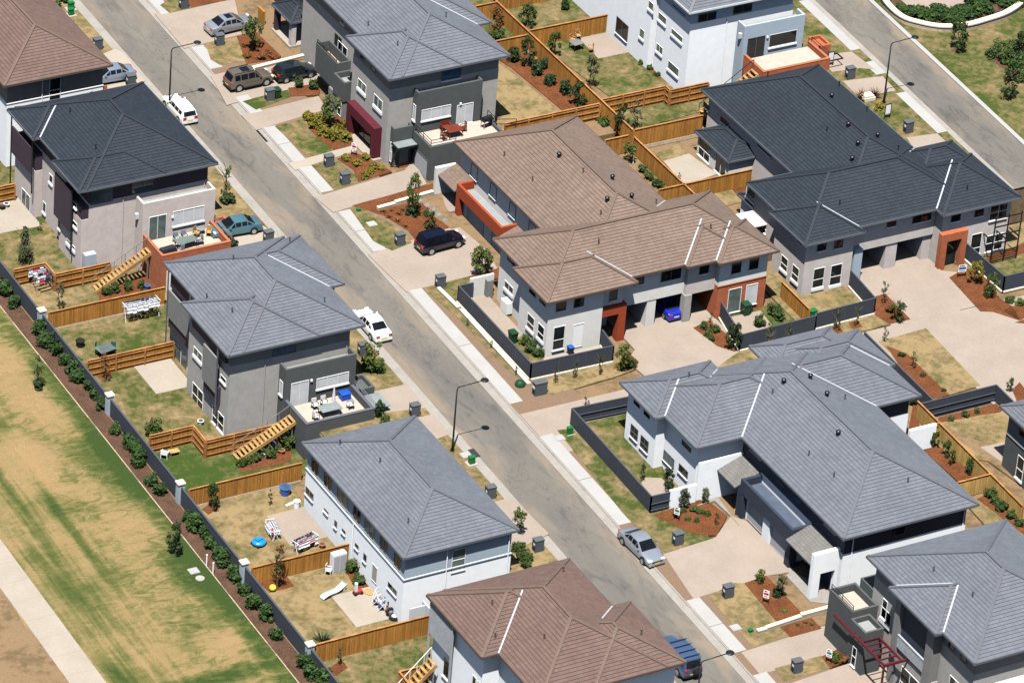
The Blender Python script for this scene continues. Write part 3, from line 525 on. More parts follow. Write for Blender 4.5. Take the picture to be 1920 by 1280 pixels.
    def height(s, x, y):
        return max([s.ze + s.t*min(x-a, b-x, y-c, d-y) for (a, b, c, d) in s.hips])
    def onroof(s, px, py):
        d = ray(px, py); t = (s.ze+6-CAM.z)/d.z
        for _ in range(4000):
            p = CAM+t*d
            if p.z <= s.height(p.x, p.y): break
            t *= 1.00004
        return p
    def win(s, f, c, tl, br, nv=2, hb=None, sill=.10, fr='white_paint', pane='glass_dark', name='window', proud=.05, bar=.042):
        """f: '-x' or '-y' wall at coordinate c; tl, br: the opening's far/left top and near/right bottom corners on that wall"""
        if f == '-x': (a1, z1), (a0, z0) = PX(*tl, c), PX(*br, c)
        else: (a0, z1), (a1, z0) = PY(*tl, c), PY(*br, c)
        return s.winm(f, c, a0, a1, z0, z1, nv, hb, sill, fr, pane, name, proud, bar)
    def winm(s, f, c, a0, a1, z0, z1, nv=2, hb=None, sill=.10, fr='white_paint', pane='glass_dark', name='window', proud=.05, bar=.042, parent=None):
        if a1 < a0: a0, a1 = a1, a0
        def B(mb, u0, u1, w0, w1, d0, d1):
            if f == '-x': mb.box(c-d1, c-d0, u0, u1, w0, w1)
            else: mb.box(u0, u1, c-d1, c-d0, w0, w1)
        fm = MB(); e = bar
        B(fm, a0, a0+e, z0, z1, -.02, proud); B(fm, a1-e, a1, z0, z1, -.02, proud); B(fm, a0+e, a1-e, z1-e, z1, -.02, proud); B(fm, a0+e, a1-e, z0, z0+e, -.02, proud)
        for k in range(1, nv):
            u = a0+(a1-a0)*k/nv; B(fm, u-e/2, u+e/2, z0+e, z1-e, -.02, proud-.006)
        if hb: zz = z0+(z1-z0)*hb; B(fm, a0+e, a1-e, zz-e/2, zz+e/2, -.02, proud-.003)
        o = s.add(fm, name, fr, parent)
        pm = MB(); B(pm, a0+e, a1-e, z0+e, z1-e, -.02, .014); s.add(pm, 'pane', pane, o)
        if sill:
            sm = MB(); B(sm, a0-.05, a1+.05, z0-sill, z0-.004, -.02, .13); s.add(sm, 'sill', 'white_paint', o)
        return o
    def pipes(s, f, c, pts, z0, z1, mat):
        for (u, zt) in pts:
            mb = MB()
            if f == '-x': mb.cyl((c-.05, u, z0), (c-.05, u, zt), .045, n=8)
            else: mb.cyl((u, c-.05, z0), (u, c-.05, zt), .045, n=8)
            s.add(mb, 'downpipe', mat)
    def lights(s, pts):
        for (x, y, z) in pts: s.add(MB().box(x-.09, x+.09, y-.12, y, z-.1, z+.1), 'wall_light', 'white_paint')
    def parapet(s, name, mat, x0, x1, y0, y1, zb, zr, zt, th=.22, roofmat='flat_roof', open_=(), cap=None):
        """flat-roofed box: solid up to zr, a parapet ring up to zt"""
        mb = MB().box(x0, x1, y0, y1, zb, zr-.002)
        if 'y0' not in open_: mb.box(x0, x1, y0, y0+th, zr-.002, zt)
        if 'x0' not in open_: mb.box(x0, x0+th, y0+th, y1, zr-.002, zt)
        if 'x1' not in open_: mb.box(x1-th, x1, y0+th, y1, zr-.002, zt)
        if 'y1' not in open_: mb.box(x0+th, x1-th, y1-th, y1, zr-.002, zt)
        o = s.add(mb, name, mat); s.add(MB().box(x0+th, x1-th, y0+th, y1-(0 if 'y1' in open_ else th), zr-.001, zr+.012), 'floor' if roofmat == 'terrace_floor' else 'flat_roof', roofmat, o)
        if cap:
            cm = MB(); 
            if 'y0' not in open_: cm.box(x0-.02, x1+.02, y0-.02, y0+th+.02, zt, zt+.05)
            if 'x0' not in open_: cm.box(x0-.02, x0+th+.02, y0+th+.02, y1, zt, zt+.05)
            if 'x1' not in open_: cm.box(x1-th-.02, x1+.02, y0+th+.02, y1, zt, zt+.05)
            s.add(cm, 'coping', cap, o)
        return o
    def stairs(s, x0, z0, x1, z1, y0, y1, mat='stair_timber', rail='steel', n=15):
        st = MB()
        for y in (y0, y1):
            st.bar((x0, y, z0+.02), (x1, y, z1-.10), .07, .34)
        o = s.add(st, 'staircase', mat); tr = MB()
        for k in range(n):
            u = (k+.5)/n; x = x0+(x1-x0)*u; z = z0+(z1-z0)*(k+1)/n
            tr.box(x-.13, x+.13, y0+.03, y1-.03, z-.03, z+.02); tr.box(x+.10, x+.13, y0+.03, y1-.03, z-.16, z-.03)
        s.add(tr, 'tread', mat, o); hr = MB()
        for y in (y1,):
            hr.bar((x0, y, z0+1.0), (x1, y, z1+1.0), .05)
            for k in range(6): u = k/5; hr.bar((x0+(x1-x0)*u, y, z0+(z1-z0)*u), (x0+(x1-x0)*u, y, z0+(z1-z0)*u+1.0), .045)
        s.add(hr, 'handrail', rail, o); ps = MB()
        for u in (.55, .95): x = x0+(x1-x0)*u; ps.box(x-.05, x+.05, y0+.1, y0+.2, z0-.05, z0+(z1-z0)*u-.12)
        s.add(ps, 'post', 'steel', o); return o
def rail(h, pts, z, hgt, mat='black_metal', bars=2, name='railing'):
    mb = MB()
    for a, b in zip(pts[:-1], pts[1:]):
        for k in range(bars): zz = z+hgt*(k+1)/bars; mb.bar((a[0], a[1], zz), (b[0], b[1], zz), .045)
        L = math.dist(a, b); n = max(1, int(L/1.3))
        for k in range(n+1): u = k/n; x, y = a[0]+(b[0]-a[0])*u, a[1]+(b[1]-a[1])*u; mb.bar((x, y, z), (x, y, z+hgt), .045)
    return h.add(mb, name, mat)
# L1 brown-roofed house at the upper left
h = House('brown tiled house with grey upper walls and white lower storey in the upper left corner', -23, 50, -1.2)
h.boxes('wall', 'white_render', [(-27.75, -18.2, 45.7, 62, -1.5, 5.2)]); h.boxes('upper_wall', 'grey_panel', [(-27.72, -18.23, 45.73, 62, 5.2, 7.5)]); h.boxes('string_course', 'white_paint', [(-27.79, -18.16, 45.64, 62, 5.16, 5.24)])
h.roof(7.5, .46, [(-28.35, -17.6, 45.1, 63)], 'tile_redbrown', 'ridge_brown', 'gutter_brown')
h.win('-y', 45.7, (93, 148), (113, 185), 1, .45); h.pipes('-y', 45.7, [(-24.3, 7.4)], 0, 7, 'white_paint'); h.boxes('downpipe', 'brick_orange', [(-18.1, -17.8, 45.6, 45.9, 1, 5.1)])
# L2 charcoal roof, pinkish walls, purple panels, brick terrace
h = House('pinkish grey three storey house with charcoal roof, purple balcony panels and brick terrace', -22, 34, -1.7)
h.boxes('wall', 'pink_render', [(-28.15, -16.55, 27.05, 41.35, -2.1, 5.1), (-28.85, -28.15, 36.9, 41.3, -2.1, 3.2), (-28.85, -28.15, 27.05, 31.6, -2.1, 3.6)])
h.boxes('upper_wall', 'purple_panel', [(-28.12, -16.58, 27.08, 41.3, 5.1, 7.0), (-28.82, -28.12, 36.95, 41.25, 3.2, 4.9), (-28.82, -28.12, 27.1, 31.55, 3.6, 4.9)])
h.roof(7.0, .46, [(-28.75, -16.0, 26.4, 41.95), (-29.42, -21, 36.3, 41.92), (-29.45, -21, 26.44, 32.1)], 'tile_charcoal', 'ridge_charcoal', 'gutter_grey', [(-28.75, 36.3, 1, 1, 2.8)], [(131, 212), (179, 281)], [])
b_ = h.boxes('balcony_panel', 'purple_panel', [(-29.25, -29.1, 37.2, 41.3, 2.9, 5.6)]); b_ = h.boxes('balcony_panel', 'purple_panel', [(-29.25, -29.1, 28.6, 32.0, 1.6, 5.9)])
h.boxes('balcony_post', 'black_metal', [(-29.3, -29.2, 41.3, 41.4, -1.5, 6.9), (-29.25, -29.15, 36.8, 36.9, 1, 6.9), (-29.2, -29.1, 28.4, 28.5, -.6, 6.0)])
h.win('-x', -28.15, (92.8, 324), (98.8, 347), 1, None, .2); h.win('-x', -28.15, (80.8, 376), (86, 402), 1, None, .2); h.win('-x', -28.85, (41.3, 351), (56, 409), 2, None, .12, pane='glass_green', name='patio_door'); h.win('-x', -28.85, (110, 410), (113.8, 431), 1, None, .2)
h.win('-x', -28.85, (125.5, 446), (141, 471), 2, None, .28); h.win('-x', -28.85, (135.5, 374), (144, 393), 1, None, .12); h.win('-x', -28.85, (136, 410), (145, 430), 1, None, .2)
h.win('-y', 27.05, (171, 353), (211.5, 376), 2, None, 0, 'gutter_grey', 'glass_green'); h.win('-y', 27.05, (247, 343.5), (287.5, 356), 2, None, 0, 'gutter_grey', 'glass_green'); h.pipes('-y', 27.05, [(-24.85, 5.0), (-16.9, 5.0)], -1.9, 5, 'pink_render')
h.parapet('living_wing', 'pink_render', -23.6, -16.5, 25.55, 27.05, -2.0, 4.3, 4.95, .2, open_=('y1',)); h.boxes('drain_spout', 'gutter_pale', [(-23.9, -23.6, 26.3, 26.6, 3.0, 3.5)])
h.win('-y', 25.55, (279.6, 407.5), (310.6, 446.5), 2, None, .05, pane='glass_green', name='terrace_door'); h.win('-y', 25.55, (324.5, 397), (382, 412), 3, None, .14, pane='glass_blind'); h.lights([(-20.7, 25.53, 3.0)])
h.parapet('brick_terrace', 'brick_orange', -23.5, -16.75, 21.6, 25.55, -2.2, 1.0, 1.75, .24, 'terrace_floor', open_=('y1',), cap='brick_cap'); h.boxes('planter_box', 'brick_orange', [(-16.7, -15.3, 23.6, 23.8, .5, 1.7), (-16.7, -15.3, 25.8, 26.0, .5, 1.7), (-15.5, -15.3, 23.8, 25.8, .5, 1.7), (-16.7, -15.5, 23.8, 25.8, .5, 1.35)])
h.winm('-y', 21.6, -23.0, -21.8, -2.0, .1, 1, None, 0, 'white_paint', 'white_paint', 'lower_door'); rail(h, [(-16.6, 25.4), (-16.6, 21.8)], 1.75, .5, 'steel'); h.stairs(-28.8, -1.95, -23.5, 1.0, 23.7, 24.6); h.boxes('water_tank', 'pier_paint', [(-28.7, -27.6, 26.3, 26.95, -2.0, .3)])
# L3 grey roof, dark terrace box
h = House('grey three storey house with grey tiled roof and dark rendered terrace beside the street', -22, 6, -2.4)
h.boxes('wall', 'grey_render', [(-26.65, -16.7, -1.05, 13.2, -2.8, 4.8), (-28.05, -26.65, -1.05, 6.8, -2.8, 4.85)]); h.boxes('upper_wall', 'mid_grey_render', [(-26.62, -16.73, -1.02, 13.15, 4.8, 6.4), (-28.02, -26.62, -1.02, 6.75, 4.85, 6.4), (-16.7, -14.9, 5.5, 12.9, 0, 6.4)])  # upper wall is the same render, eave shade put into its darker grey
h.roof(6.4, .44, [(-27.2, -15.7, -1.67, 13.8), (-28.63, -20, -1.70, 7.36), (-24, -14.3, 4.95, 13.5)], 'tile_grey', 'ridge_grey', 'gutter_grey', [(-15.7, 4.95, -1, 1, 4.0)], [(437, 488), (387, 560), (435, 587), (543, 455), (608, 567)], [])
h.boxes('balcony_panel', 'grey_panel', [(-27.25, -27.1, 8.6, 12.6, 1.7, 4.4), (-28.6, -28.45, .4, 3.0, 1.4, 4.9)]); h.boxes('painted_balcony_shade', 'purple_panel', [(-27.1, -26.6, 8.6, 12.7, .6, 2.2), (-28.4, -28.04, .4, 3.0, .2, 1.9), (-26.9, -26.6, 7.4, 13.0, 4.4, 6.2), (-28.3, -28.02, -.6, 5.8, 4.95, 6.2)]); h.boxes('balcony_post', 'gutter_grey', [(-27.3, -27.2, 8.4, 8.5, -1, 6.3), (-27.3, -27.2, 12.7, 12.8, -1.5, 6.3), (-28.65, -28.55, .2, .3, -.6, 6.3)])  # dark purple boxes stand in for the shade around the balcony panels
h.win('-x', -26.65, (328, 640), (351, 697), 2, None, .1, pane='glass_green', name='patio_door'); h.win('-x', -28.05, (363.7, 647.7), (379, 681), 2, None, .28, pane='glass_green'); h.win('-x', -28.05, (361.8, 714.7), (380, 771), 2, .42, .3); h.win('-x', -28.05, (399.5, 758), (419, 813), 2, .42, .3); h.win('-x', -28.05, (414, 700), (424, 722), 1, None, .15)
h.win('-y', -1.05, (512, 656), (554.5, 659), 2, None, 0, 'gutter_grey', 'glass_blue'); h.pipes('-y', -1.05, [(-24.75, 4.9), (-17, 4.9)], -2.6, 5, 'grey_render')
h.parapet('living_wing', 'dark_render', -23.35, -16.65, -2.3, -1.05, -2.6, 3.45, 4.1, .2, open_=('y1',)); h.win('-y', -2.3, (546, 719), (576.5, 757), 2, None, .04, pane='glass_blind', name='terrace_door'); h.win('-y', -2.3, (593.7, 710), (653, 716), 3, None, .12, pane='glass_blind'); h.winm('-x', -23.35, -1.9, -1.3, 1.2, 2.6, 1, None, .12, pane='glass_blind'); h.lights([(-20.9, -2.31, 2.5)])
h.parapet('dark_terrace', 'dark_render', -23.3, -16.8, -6.3, -2.3, -2.8, .25, 1.0, .24, 'terrace_floor', open_=('y1',), cap='gutter_grey'); h.boxes('planter_box', 'dark_render', [(-16.7, -15.2, -3.2, -3.0, -.4, 1.0), (-16.7, -15.2, -1.2, -1.0, -.4, 1.0), (-15.4, -15.2, -3.0, -1.2, -.4, 1.0), (-16.7, -15.4, -3.0, -1.2, -.4, .6)])
h.boxes('glass_canopy', 'glass_canopy', [(-16.7, -15.0, -5.8, -3.6, .55, .62)]); rail(h, [(-16.7, -2.4), (-16.7, -6.2)], 1.0, .5, 'steel'); h.stairs(-28.7, -2.5, -23.3, .25, -4.5, -3.4)
# L4 white house
h = House('white two storey house with large plain grey hip roof beside the back wall', -21.5, -21, -2.9)
h.boxes('wall', 'white_render', [(-26.45, -16.6, -30.03, -12.5, -3.4, 1.35)]); h.boxes('upper_wall', 'blue_grey_render', [(-26.4, -16.65, -29.98, -12.55, 1.35, 3.7)]); h.boxes('string_course', 'blue_grey_render', [(-26.53, -16.55, -30.11, -30.03, 1.27, 1.36), (-26.53, -26.45, -30.03, -12.45, 1.27, 1.36)])
h.roof(3.7, .40, [(-26.8, -16.25, -30.33, -12.2)], 'tile_grey', 'ridge_grey', 'gutter_grey', (), [(637, 834), (765, 981), (712, 868)], [])
for k, (y0, y1, p) in enumerate(((-14.6, -13.3, 'glass_dark'), (-17.0, -15.6, 'glass_dark'), (-19.9, -18.0, 'glass_green'), (-22.2, -20.9, 'glass_dark'), (-24.6, -22.9, 'glass_green'), (-26.9, -25.6, 'glass_green'), (-29.3, -28.1, 'glass_dark'))): h.winm('-x', -26.4, y0, y1, 1.55, 3.1, 2, None, 0, 'screen_grey', p)
for tl, br, nv in (((573.6, 909), (587.6, 941), 2), ((608, 950), (616, 966), 1), ((627.5, 972), (632, 992), 1), ((641.6, 988), (648, 1004), 1), ((666, 1015), (672.5, 1032.5), 1), ((682, 1034), (687, 1056), 1), ((727.9, 1088), (743.8, 1119), 2)): h.win('-x', -26.45, tl, br, nv, None, .05, 'screen_grey', 'glass_dark', proud=.03)
h.win('-x', -26.45, (698.8, 1054.4), (706.3, 1095.7), 1, None, 0, pane='grey_door', name='door'); h.win('-y', -29.98, (848.5, 1031), (870.5, 1065), 1, .5, .12, pane='glass_green'); h.pipes('-y', -30.03, [(-22.6, 3.5), (-16.9, 3.5)], -2.9, 3.5, 'white_render'); h.pipes('-x', -26.45, [(-21.2, 1.3)], -2.9, 1.3, 'white_render'); h.boxes('side_gate', 'gutter_pale', [(-24.6, -24.5, -31.3, -29.8, -3.2, -1.2), (-26.0, -24.6, -30.6, -30.5, -3.2, -1.3)])
# L5 brown roof at the bottom
h = House('house with reddish brown multi hip roof and slatted balcony screen at the bottom edge', -21, -45, -3.4)
h.boxes('wall', 'white_render', [(-26.3, -16, -52.4, -37.6, -4.2, 5), (-27.8, -26.3, -45.7, -37.65, -4.2, 5), (-16, -14.4, -52.4, -44.8, -2, 5)])
h.roof(5.0, .44, [(-26.88, -15.5, -52.95, -37.1), (-28.36, -19, -46.25, -37.13), (-22, -13.9, -53.0, -44.2)], 'tile_redbrown', 'ridge_brown', 'gutter_brown', [(-26.88, -46.25, 1, 1, 4.4), (-15.5, -44.2, -1, -1, 2.4)], [(922, 1134), (928, 1196), (1020, 1198), (1056, 1072), (1202, 1190)], [])
sc_ = MB(); [sc_.box(-28.25, -28.16, -41.2, -37.7, 1.7+k*.13, 1.79+k*.13) for k in range(22)]; h.add(sc_, 'balcony_screen', 'screen_grey'); h.boxes('balcony_post', 'screen_grey', [(-28.3, -28.15, -41.4, -41.25, -1.5, 4.9), (-28.3, -28.15, -37.7, -37.6, -1.5, 4.9)]); h.winm('-x', -27.8, -44.8, -44.2, .8, 1.9, 1, None, .12); h.winm('-x', -27.8, -45.5, -45.05, .8, 1.9, 1, None, .12); h.winm('-x', -27.8, -40.6, -39.6, -1.2, .6, 1, None, .12); h.winm('-x', -27.8, -42.8, -41.8, -2.2, -.6, 2, None, .12)
h.winm('-y', -52.4, -24, -22, 1, 2.4, 2); h.stairs(-31.2, -3.3, -28.2, -.4, -39.2, -38.2, 'stair_timber', 'white_paint', 9)
# R0 house at the top with porch
h = House('dark purple house with hip roofed porch on two square posts at the top edge', 8, 54, 1.6)
pb = G(548, 90); 
h.boxes('wall', 'purple_panel', [(6.6, 17, 51.7, 66, 1.2, 8.0)]); h.boxes('lower_wall', 'taupe_render', [(6.55, 11, 51.62, 51.7, 1.2, 5.2)]); h.roof(8.2, .45, [(6.0, 18, 51.0, 66)], 'tile_charcoal', 'ridge_charcoal', 'gutter_grey')
def pyr(h_, name, x0, x1, y0, y1, z, t, mat, gut):
    s_ = House.__new__(House); s_.r, s_.o = h_.r, h_.o; o = s_.roof(z, t, [(x0, x1, y0, y1)], mat, 'ridge_charcoal', gut); o.name = name; return o
pyr(h, 'porch_roof', 3.95, 6.75, 51.4, 55.4, 4.3, .6, 'tile_charcoal', 'gutter_grey'); h.boxes('porch_post', 'taupe_render', [(4.1, 4.6, 51.5, 52.0, 1.2, 4.2)]); h.boxes('porch_post', 'purple_panel', [(4.1, 4.6, 54.7, 55.2, 1.2, 4.2)]); h.boxes('porch_floor', 'concrete_cream', [(3.9, 6.6, 51.4, 55.3, 1.2, 1.75)]); h.boxes('timber_gate', 'paling', [(3.5, 3.7, 56.2, 57.4, 1.3, 3.1)])
# R1 grey house with maroon portal
h = House('tall grey house with blue grey roof, maroon window portal and terrace above its garage', 9, 36, 2.0)
h.boxes('wall', 'grey_render', [(4.35, 14.3, 30.0, 50, .4, 8.6), (3.0, 4.35, 30.0, 37.2, .4, 8.6)]); h.boxes('upper_wall', 'mid_grey_render', [(4.38, 14.27, 30.03, 50, 8.6, 10.2), (3.03, 4.38, 30.03, 37.15, 8.6, 10.2), (14.3, 15.6, 36, 48, 3, 10.2)])
h.roof(10.2, .46, [(3.78, 14.88, 29.23, 50), (2.45, 10, 29.2, 37.8), (8, 16.25, 35.4, 48)], 'tile_grey', 'ridge_grey', 'gutter_grey', [(14.88, 35.4, -1, 1, 4)], [(745, 87), (836, 33), (690, 50)], [])
h.win('-x', 3.0, (672, 146), (686, 178), 2, None, .3, pane='glass_green'); h.win('-x', 3.0, (702, 175), (716.5, 211), 2, None, .3, pane='glass_green'); h.win('-x', 4.35, (634.5, 75), (650.5, 112), 2, None, .3); h.win('-x', 4.35, (640, 32), (646, 48), 1, None, .1); h.win('-x', 3.03, (676, 101), (682, 114), 1, None, 0, 'gutter_grey'); h.win('-x', 3.03, (696, 122), (704, 138), 1, None, 0, 'gutter_grey')
h.win('-y', 30.0, (829, 133), (863, 145), 2, None, .12, 'gutter_grey', 'glass_blue')
mp = MB().box(2.2, 3.0, 35.6, 36.4, .5, 4.2).box(2.2, 3.0, 30.9, 31.5, .5, 4.2).box(2.2, 3.0, 31.5, 35.6, 3.2, 4.2); h.add(mp, 'maroon_portal', 'maroon_render'); h.winm('-x', 2.98, 31.6, 35.5, .75, 3.1, 3, None, .1, 'gutter_grey', 'glass_dark'); h.boxes('porch_slab', 'concrete_cream', [(1.9, 3.0, 30.6, 36.4, .5, 1.05)])
h.parapet('living_wing', 'dark_render', 5.5, 12.2, 29.1, 30.0, .6, 7.6, 8.25, .2, open_=('y1',)); h.win('-y', 29.1, (790.7, 207), (844, 216), 3, None, .12, pane='glass_blind'); h.win('-y', 29.1, (857, 198), (885, 228), 2, None, .05, pane='glass_blind', name='terrace_door'); h.lights([(10.0, 29.1, 6.2)]); h.winm('-x', 5.5, 29.3, 29.8, 5.2, 6.8, 1, None, .15, pane='glass_blind')
h.parapet('dark_terrace', 'dark_render', 5.35, 13.0, 25.9, 29.1, .4, 3.95, 4.3, .24, 'terrace_floor', open_=('y1',)); rail(h, [(5.45, 29.0), (5.45, 26.0), (8, 26.0)], 4.3, .65); rail(h, [(12.9, 29.0), (12.9, 27.2), (14.6, 26.6)], 3.95, 1.0)
h.winm('-x', 5.35, 26.2, 28.6, .75, 2.75, 1, None, 0, 'gutter_grey', 'garage_door', 'garage_door'); h.parapet('entry_tower', 'dark_render', 3.4, 5.34, 29.35, 30.0, .4, 4.2, 4.75, .16, open_=('y1',)); h.winm('-y', 29.35, 4.1, 5.0, .85, 3.0, 1, None, 0, 'grey_door', 'grey_door', 'front_door'); h.winm('-x', 3.4, 29.5, 29.85, 1.2, 3.2, 1, .5, 0, pane='glass_blind')
h.boxes('porch_canopy', 'glass_canopy', [(3.3, 5.3, 28.2, 29.35, 3.3, 3.38)]); h.boxes('canopy_frame', 'black_metal', [(3.2, 3.3, 28.2, 29.35, 3.2, 3.4), (5.3, 5.36, 28.2, 29.35, 3.2, 3.4), (3.2, 5.36, 28.1, 28.2, 3.2, 3.4)]); cb_ = MB().bar((3.25, 28.3, 3.2), (3.25, 29.3, 1.0), .12).bar((5.3, 28.3, 3.2), (5.3, 29.3, 1.6), .12); h.add(cb_, 'canopy_bracket', 'black_metal'); h.boxes('doorstep', 'brick_cap', [(3.9, 5.1, 28.8, 29.35, .7, 1.0)])
h.parapet('corner_balcony', 'dark_render', 2.6, 4.35, 37.9, 40.0, 3.2, 4.6, 5.2, .2); h.parapet('side_balcony', 'dark_render', 2.9, 4.35, 40.0, 44.3, 3.2, 5.0, 6.1, .16, 'terrace_floor'); rail(h, [(2.95, 44.2), (2.95, 40.2)], 6.1, .4); h.boxes('balcony_base', 'mid_grey_render', [(2.7, 4.35, 38.0, 41.0, .6, 3.2)]); h.winm('-x', 4.35, 42.0, 43.4, 5.0, 7.4, 2, None, 0, 'gutter_grey', 'glass_dark', 'balcony_door'); h.winm('-x', 2.7, 38.3, 39.0, 1.4, 3.0, 1, .5, 0); h.win('-x', 4.36, (629, 145), (650, 172), 1, None, 0, 'garage_door', 'garage_door', 'garage_door')
# R2 white and blue-grey house at the top right
h = House('white three storey house with blue grey living wing and brick terrace at the top', 39, 36, 2.2)
h.boxes('wall', 'white_render', [(33.75, 45, 28.5, 50, 1.8, 10.0), (33.2, 33.75, 34.5, 50, 1.8, 10.0)]); h.boxes('upper_wall', 'blue_grey_render', [(33.78, 44.9, 28.53, 50, 10.0, 11.7), (33.23, 33.78, 34.55, 50, 10.0, 11.7)])
h.roof(11.7, .44, [(33.1, 45.5, 27.85, 50)], 'tile_grey', 'ridge_pale', 'gutter_pale')
for tl, br, nv, c in (((1200.5, 51.6), (1207.5, 76), 1, 33.2), ((1217, 0), (1224.7, 23), 1, 33.2), ((1231.7, 80), (1242, 105), 2, 33.75), ((1235.6, 22), (1249, 49), 1, 33.75), ((1259.8, 52.3), (1279.4, 82), 1, 33.75), ((1253.6, 112.5), (1272, 146), 1, 33.75)): h.win('-x', c, tl, br, nv, None, .2, 'white_paint', 'glass_green')
h.win('-x', 33.2, (1157, 30), (1176, 80), 2, None, .04, 'gutter_grey', 'glass_dark', 'patio_door'); h.win('-x', 33.75, (1261, 9), (1285, 31), 2, None, 0, 'gutter_grey'); h.win('-y', 28.5, (1310, 28), (1342, 36), 2, None, 0, 'gutter_grey'); h.win('-y', 28.5, (1376, 12.5), (1409, 21), 2, None, 0, 'gutter_grey'); h.pipes('-y', 28.5, [(37.7, 10)], 2, 10, 'white_render'); h.pipes('-x', 33.75, [(34.3, 10)], 2, 10, 'white_render')
bx = PY(1397, 50.6, 27.2); bx1 = PY(1510, 30, 27.2)
h.parapet('living_wing', 'blue_grey_render', bx[0], bx1[0], 27.2, 28.5, 2, bx[1]-.6, bx[1], .2, open_=('y1',)); dz_ = PY(1402.5, 111, 27.2)[1]
h.win('-y', 27.2, (1402.5, 73), (1430.6, 107), 2, None, .04, 'gutter_grey', 'glass_dark', 'terrace_door'); h.win('-y', 27.2, (1443, 66), (1492, 79), 1, None, .16, 'gutter_pale', 'glass_dark'); h.lights([(bx[0]+2.6, 27.2, dz_+2.0)]); h.boxes('drain_spout', 'gutter_pale', [(bx[0]-.3, bx[0], 27.5, 27.8, dz_+2.2, dz_+2.7)])
h.parapet('brick_terrace', 'brick_red', bx[0]+.2, bx1[0]+.9, 23.6, 27.2, 1.8, dz_, dz_+.55, .24, 'terrace_floor', open_=('y1',), cap='brick_cap'); h.boxes('planter_box', 'brick_red', [(bx1[0]+.9, bx1[0]+2.2, 25.6, 25.8, 4.5, dz_+.8), (bx1[0]+.9, bx1[0]+2.2, 27.4, 27.6, 4.5, dz_+.8), (bx1[0]+2.0, bx1[0]+2.2, 25.8, 27.4, 4.5, dz_+.8), (bx1[0]+.9, bx1[0]+2.0, 25.8, 27.4, 4.5, dz_+.5)]); rail(h, [(bx1[0]+.9, 27.0), (bx1[0]+.9, 24.0)], dz_+.5, .6)
h.boxes('side_canopy', 'black_metal', [(bx1[0]+.9, bx1[0]+2.4, 23.6, 23.7, dz_+.2, dz_+.3), (bx1[0]+.9, bx1[0]+2.4, 24.6, 24.7, dz_+.2, dz_+.3), (bx1[0]+2.3, bx1[0]+2.4, 23.7, 24.6, dz_+.2, dz_+.3)]); h.stairs(33.6, 2.2, bx[0]+.2, dz_, 24.3, 25.4, 'stair_timber', 'black_metal', 14)
# R3 brown duplex in the middle
h = House('brown tiled duplex with cream walls, orange portals and carport in the centre', 12, 8, 0)
h.boxes('wall', 'cream_render', [(6.8, 18.4, 6, 22.8, -.2, 6.1), (2.0, 6.9, -2.4, 6.5, -.4, 6.1), (6.9, 9.1, 0, 6.5, -.4, 6.1), (1.35, 6.8, -3.45, 1.5, -.4, 6.1), (6.8, 9.1, -2.9, 1.5, 3.5, 6.1), (6.8, 9.1, -.6, 1.5, -.4, 3.5), (9.1, 18.5, -2.45, 6.4, 2.75, 6.1), (9.1, 23.5, 2.0, 6.4, -.3, 6.05), (12.0, 12.9, -2.4, 2.0, -.3, 2.75)]); h.boxes('brick_wing', 'brick_red', [(18.5, 23.5, -3.5, 2.0, -.4, 3.3)]); h.boxes('upper_wall', 'cream_render', [(18.53, 23.47, -3.47, 2.0, 3.3, 6.1)]); h.boxes('string_course', 'brick_cap', [(18.45, 23.55, -3.56, -3.5, 3.24, 3.34)])
h.roof(6.1, .52, [(6.25, 18.95, -1.15, 23.3), (1.45, 23.6, -3.05, 7.08), (.76, 9.75, -4.05, 2.1), (18.0, 24.1, -4.1, 1.65), (15.1, 21.5, -3.5, 3.0)], 'tile_brown', 'ridge_brown', 'gutter_brown', [(15.1, -3.05, 1, 1, 3.6), (18.0, -3.5, 1, 1, 3.1), (9.75, -3.05, -1, 1, 3.0), (18.95, 7.08, -1, -1, 2.2)], [(945, 294), (998, 341), (1093, 325), (1126, 404), (1230, 383), (1122, 458), (1332, 430)], [(1048, 295), (1138, 378), (1184, 372), (1148, 337)])
for tl, br, hb, c in (((990, 585), (1000.5, 624), .4, 1.35), ((1009.8, 603.5), (1019, 642), .4, 1.35)): h.win('-x', c, tl, br, 1, hb, .25)
for tl, br, c in (((993.5, 539), (1004, 558), 1.35), ((1012, 559), (1023, 575), 1.35), ((952, 480), (966, 500), 2.0)): h.win('-x', c, tl, br, 1, None, .1, 'gutter_grey')
h.win('-x', 2.0, (947, 524), (962, 554), 2, None, .3); h.win('-y', -3.45, (1038.5, 614), (1056, 652), 1, .42, .1, pane='glass_dark'); h.win('-y', -3.45, (1075, 609), (1091, 648), 1, None, 0, pane='white_paint', name='door')
for tl, br, c in (((1043.5, 566), (1060.5, 580.5), -3.45), ((1077, 559), (1094, 573), -3.45)): h.win('-y', c, tl, br, 1, None, .1, 'gutter_grey')
for tl, br, nv, c in (((1143.5, 545.5), (1156.5, 561), 1, -2.9), ((1241, 503.5), (1276, 520.5), 2, -2.45), ((1191, 515), (1207, 531), 1, -2.45), ((1312, 497), (1328.5, 511), 1, -2.9), ((1373, 492), (1388.5, 510), 1, -3.47), ((1406, 485.5), (1421, 502.5), 1, -3.47)): h.win('-y', c, tl, br, nv, None, .1, 'gutter_grey')
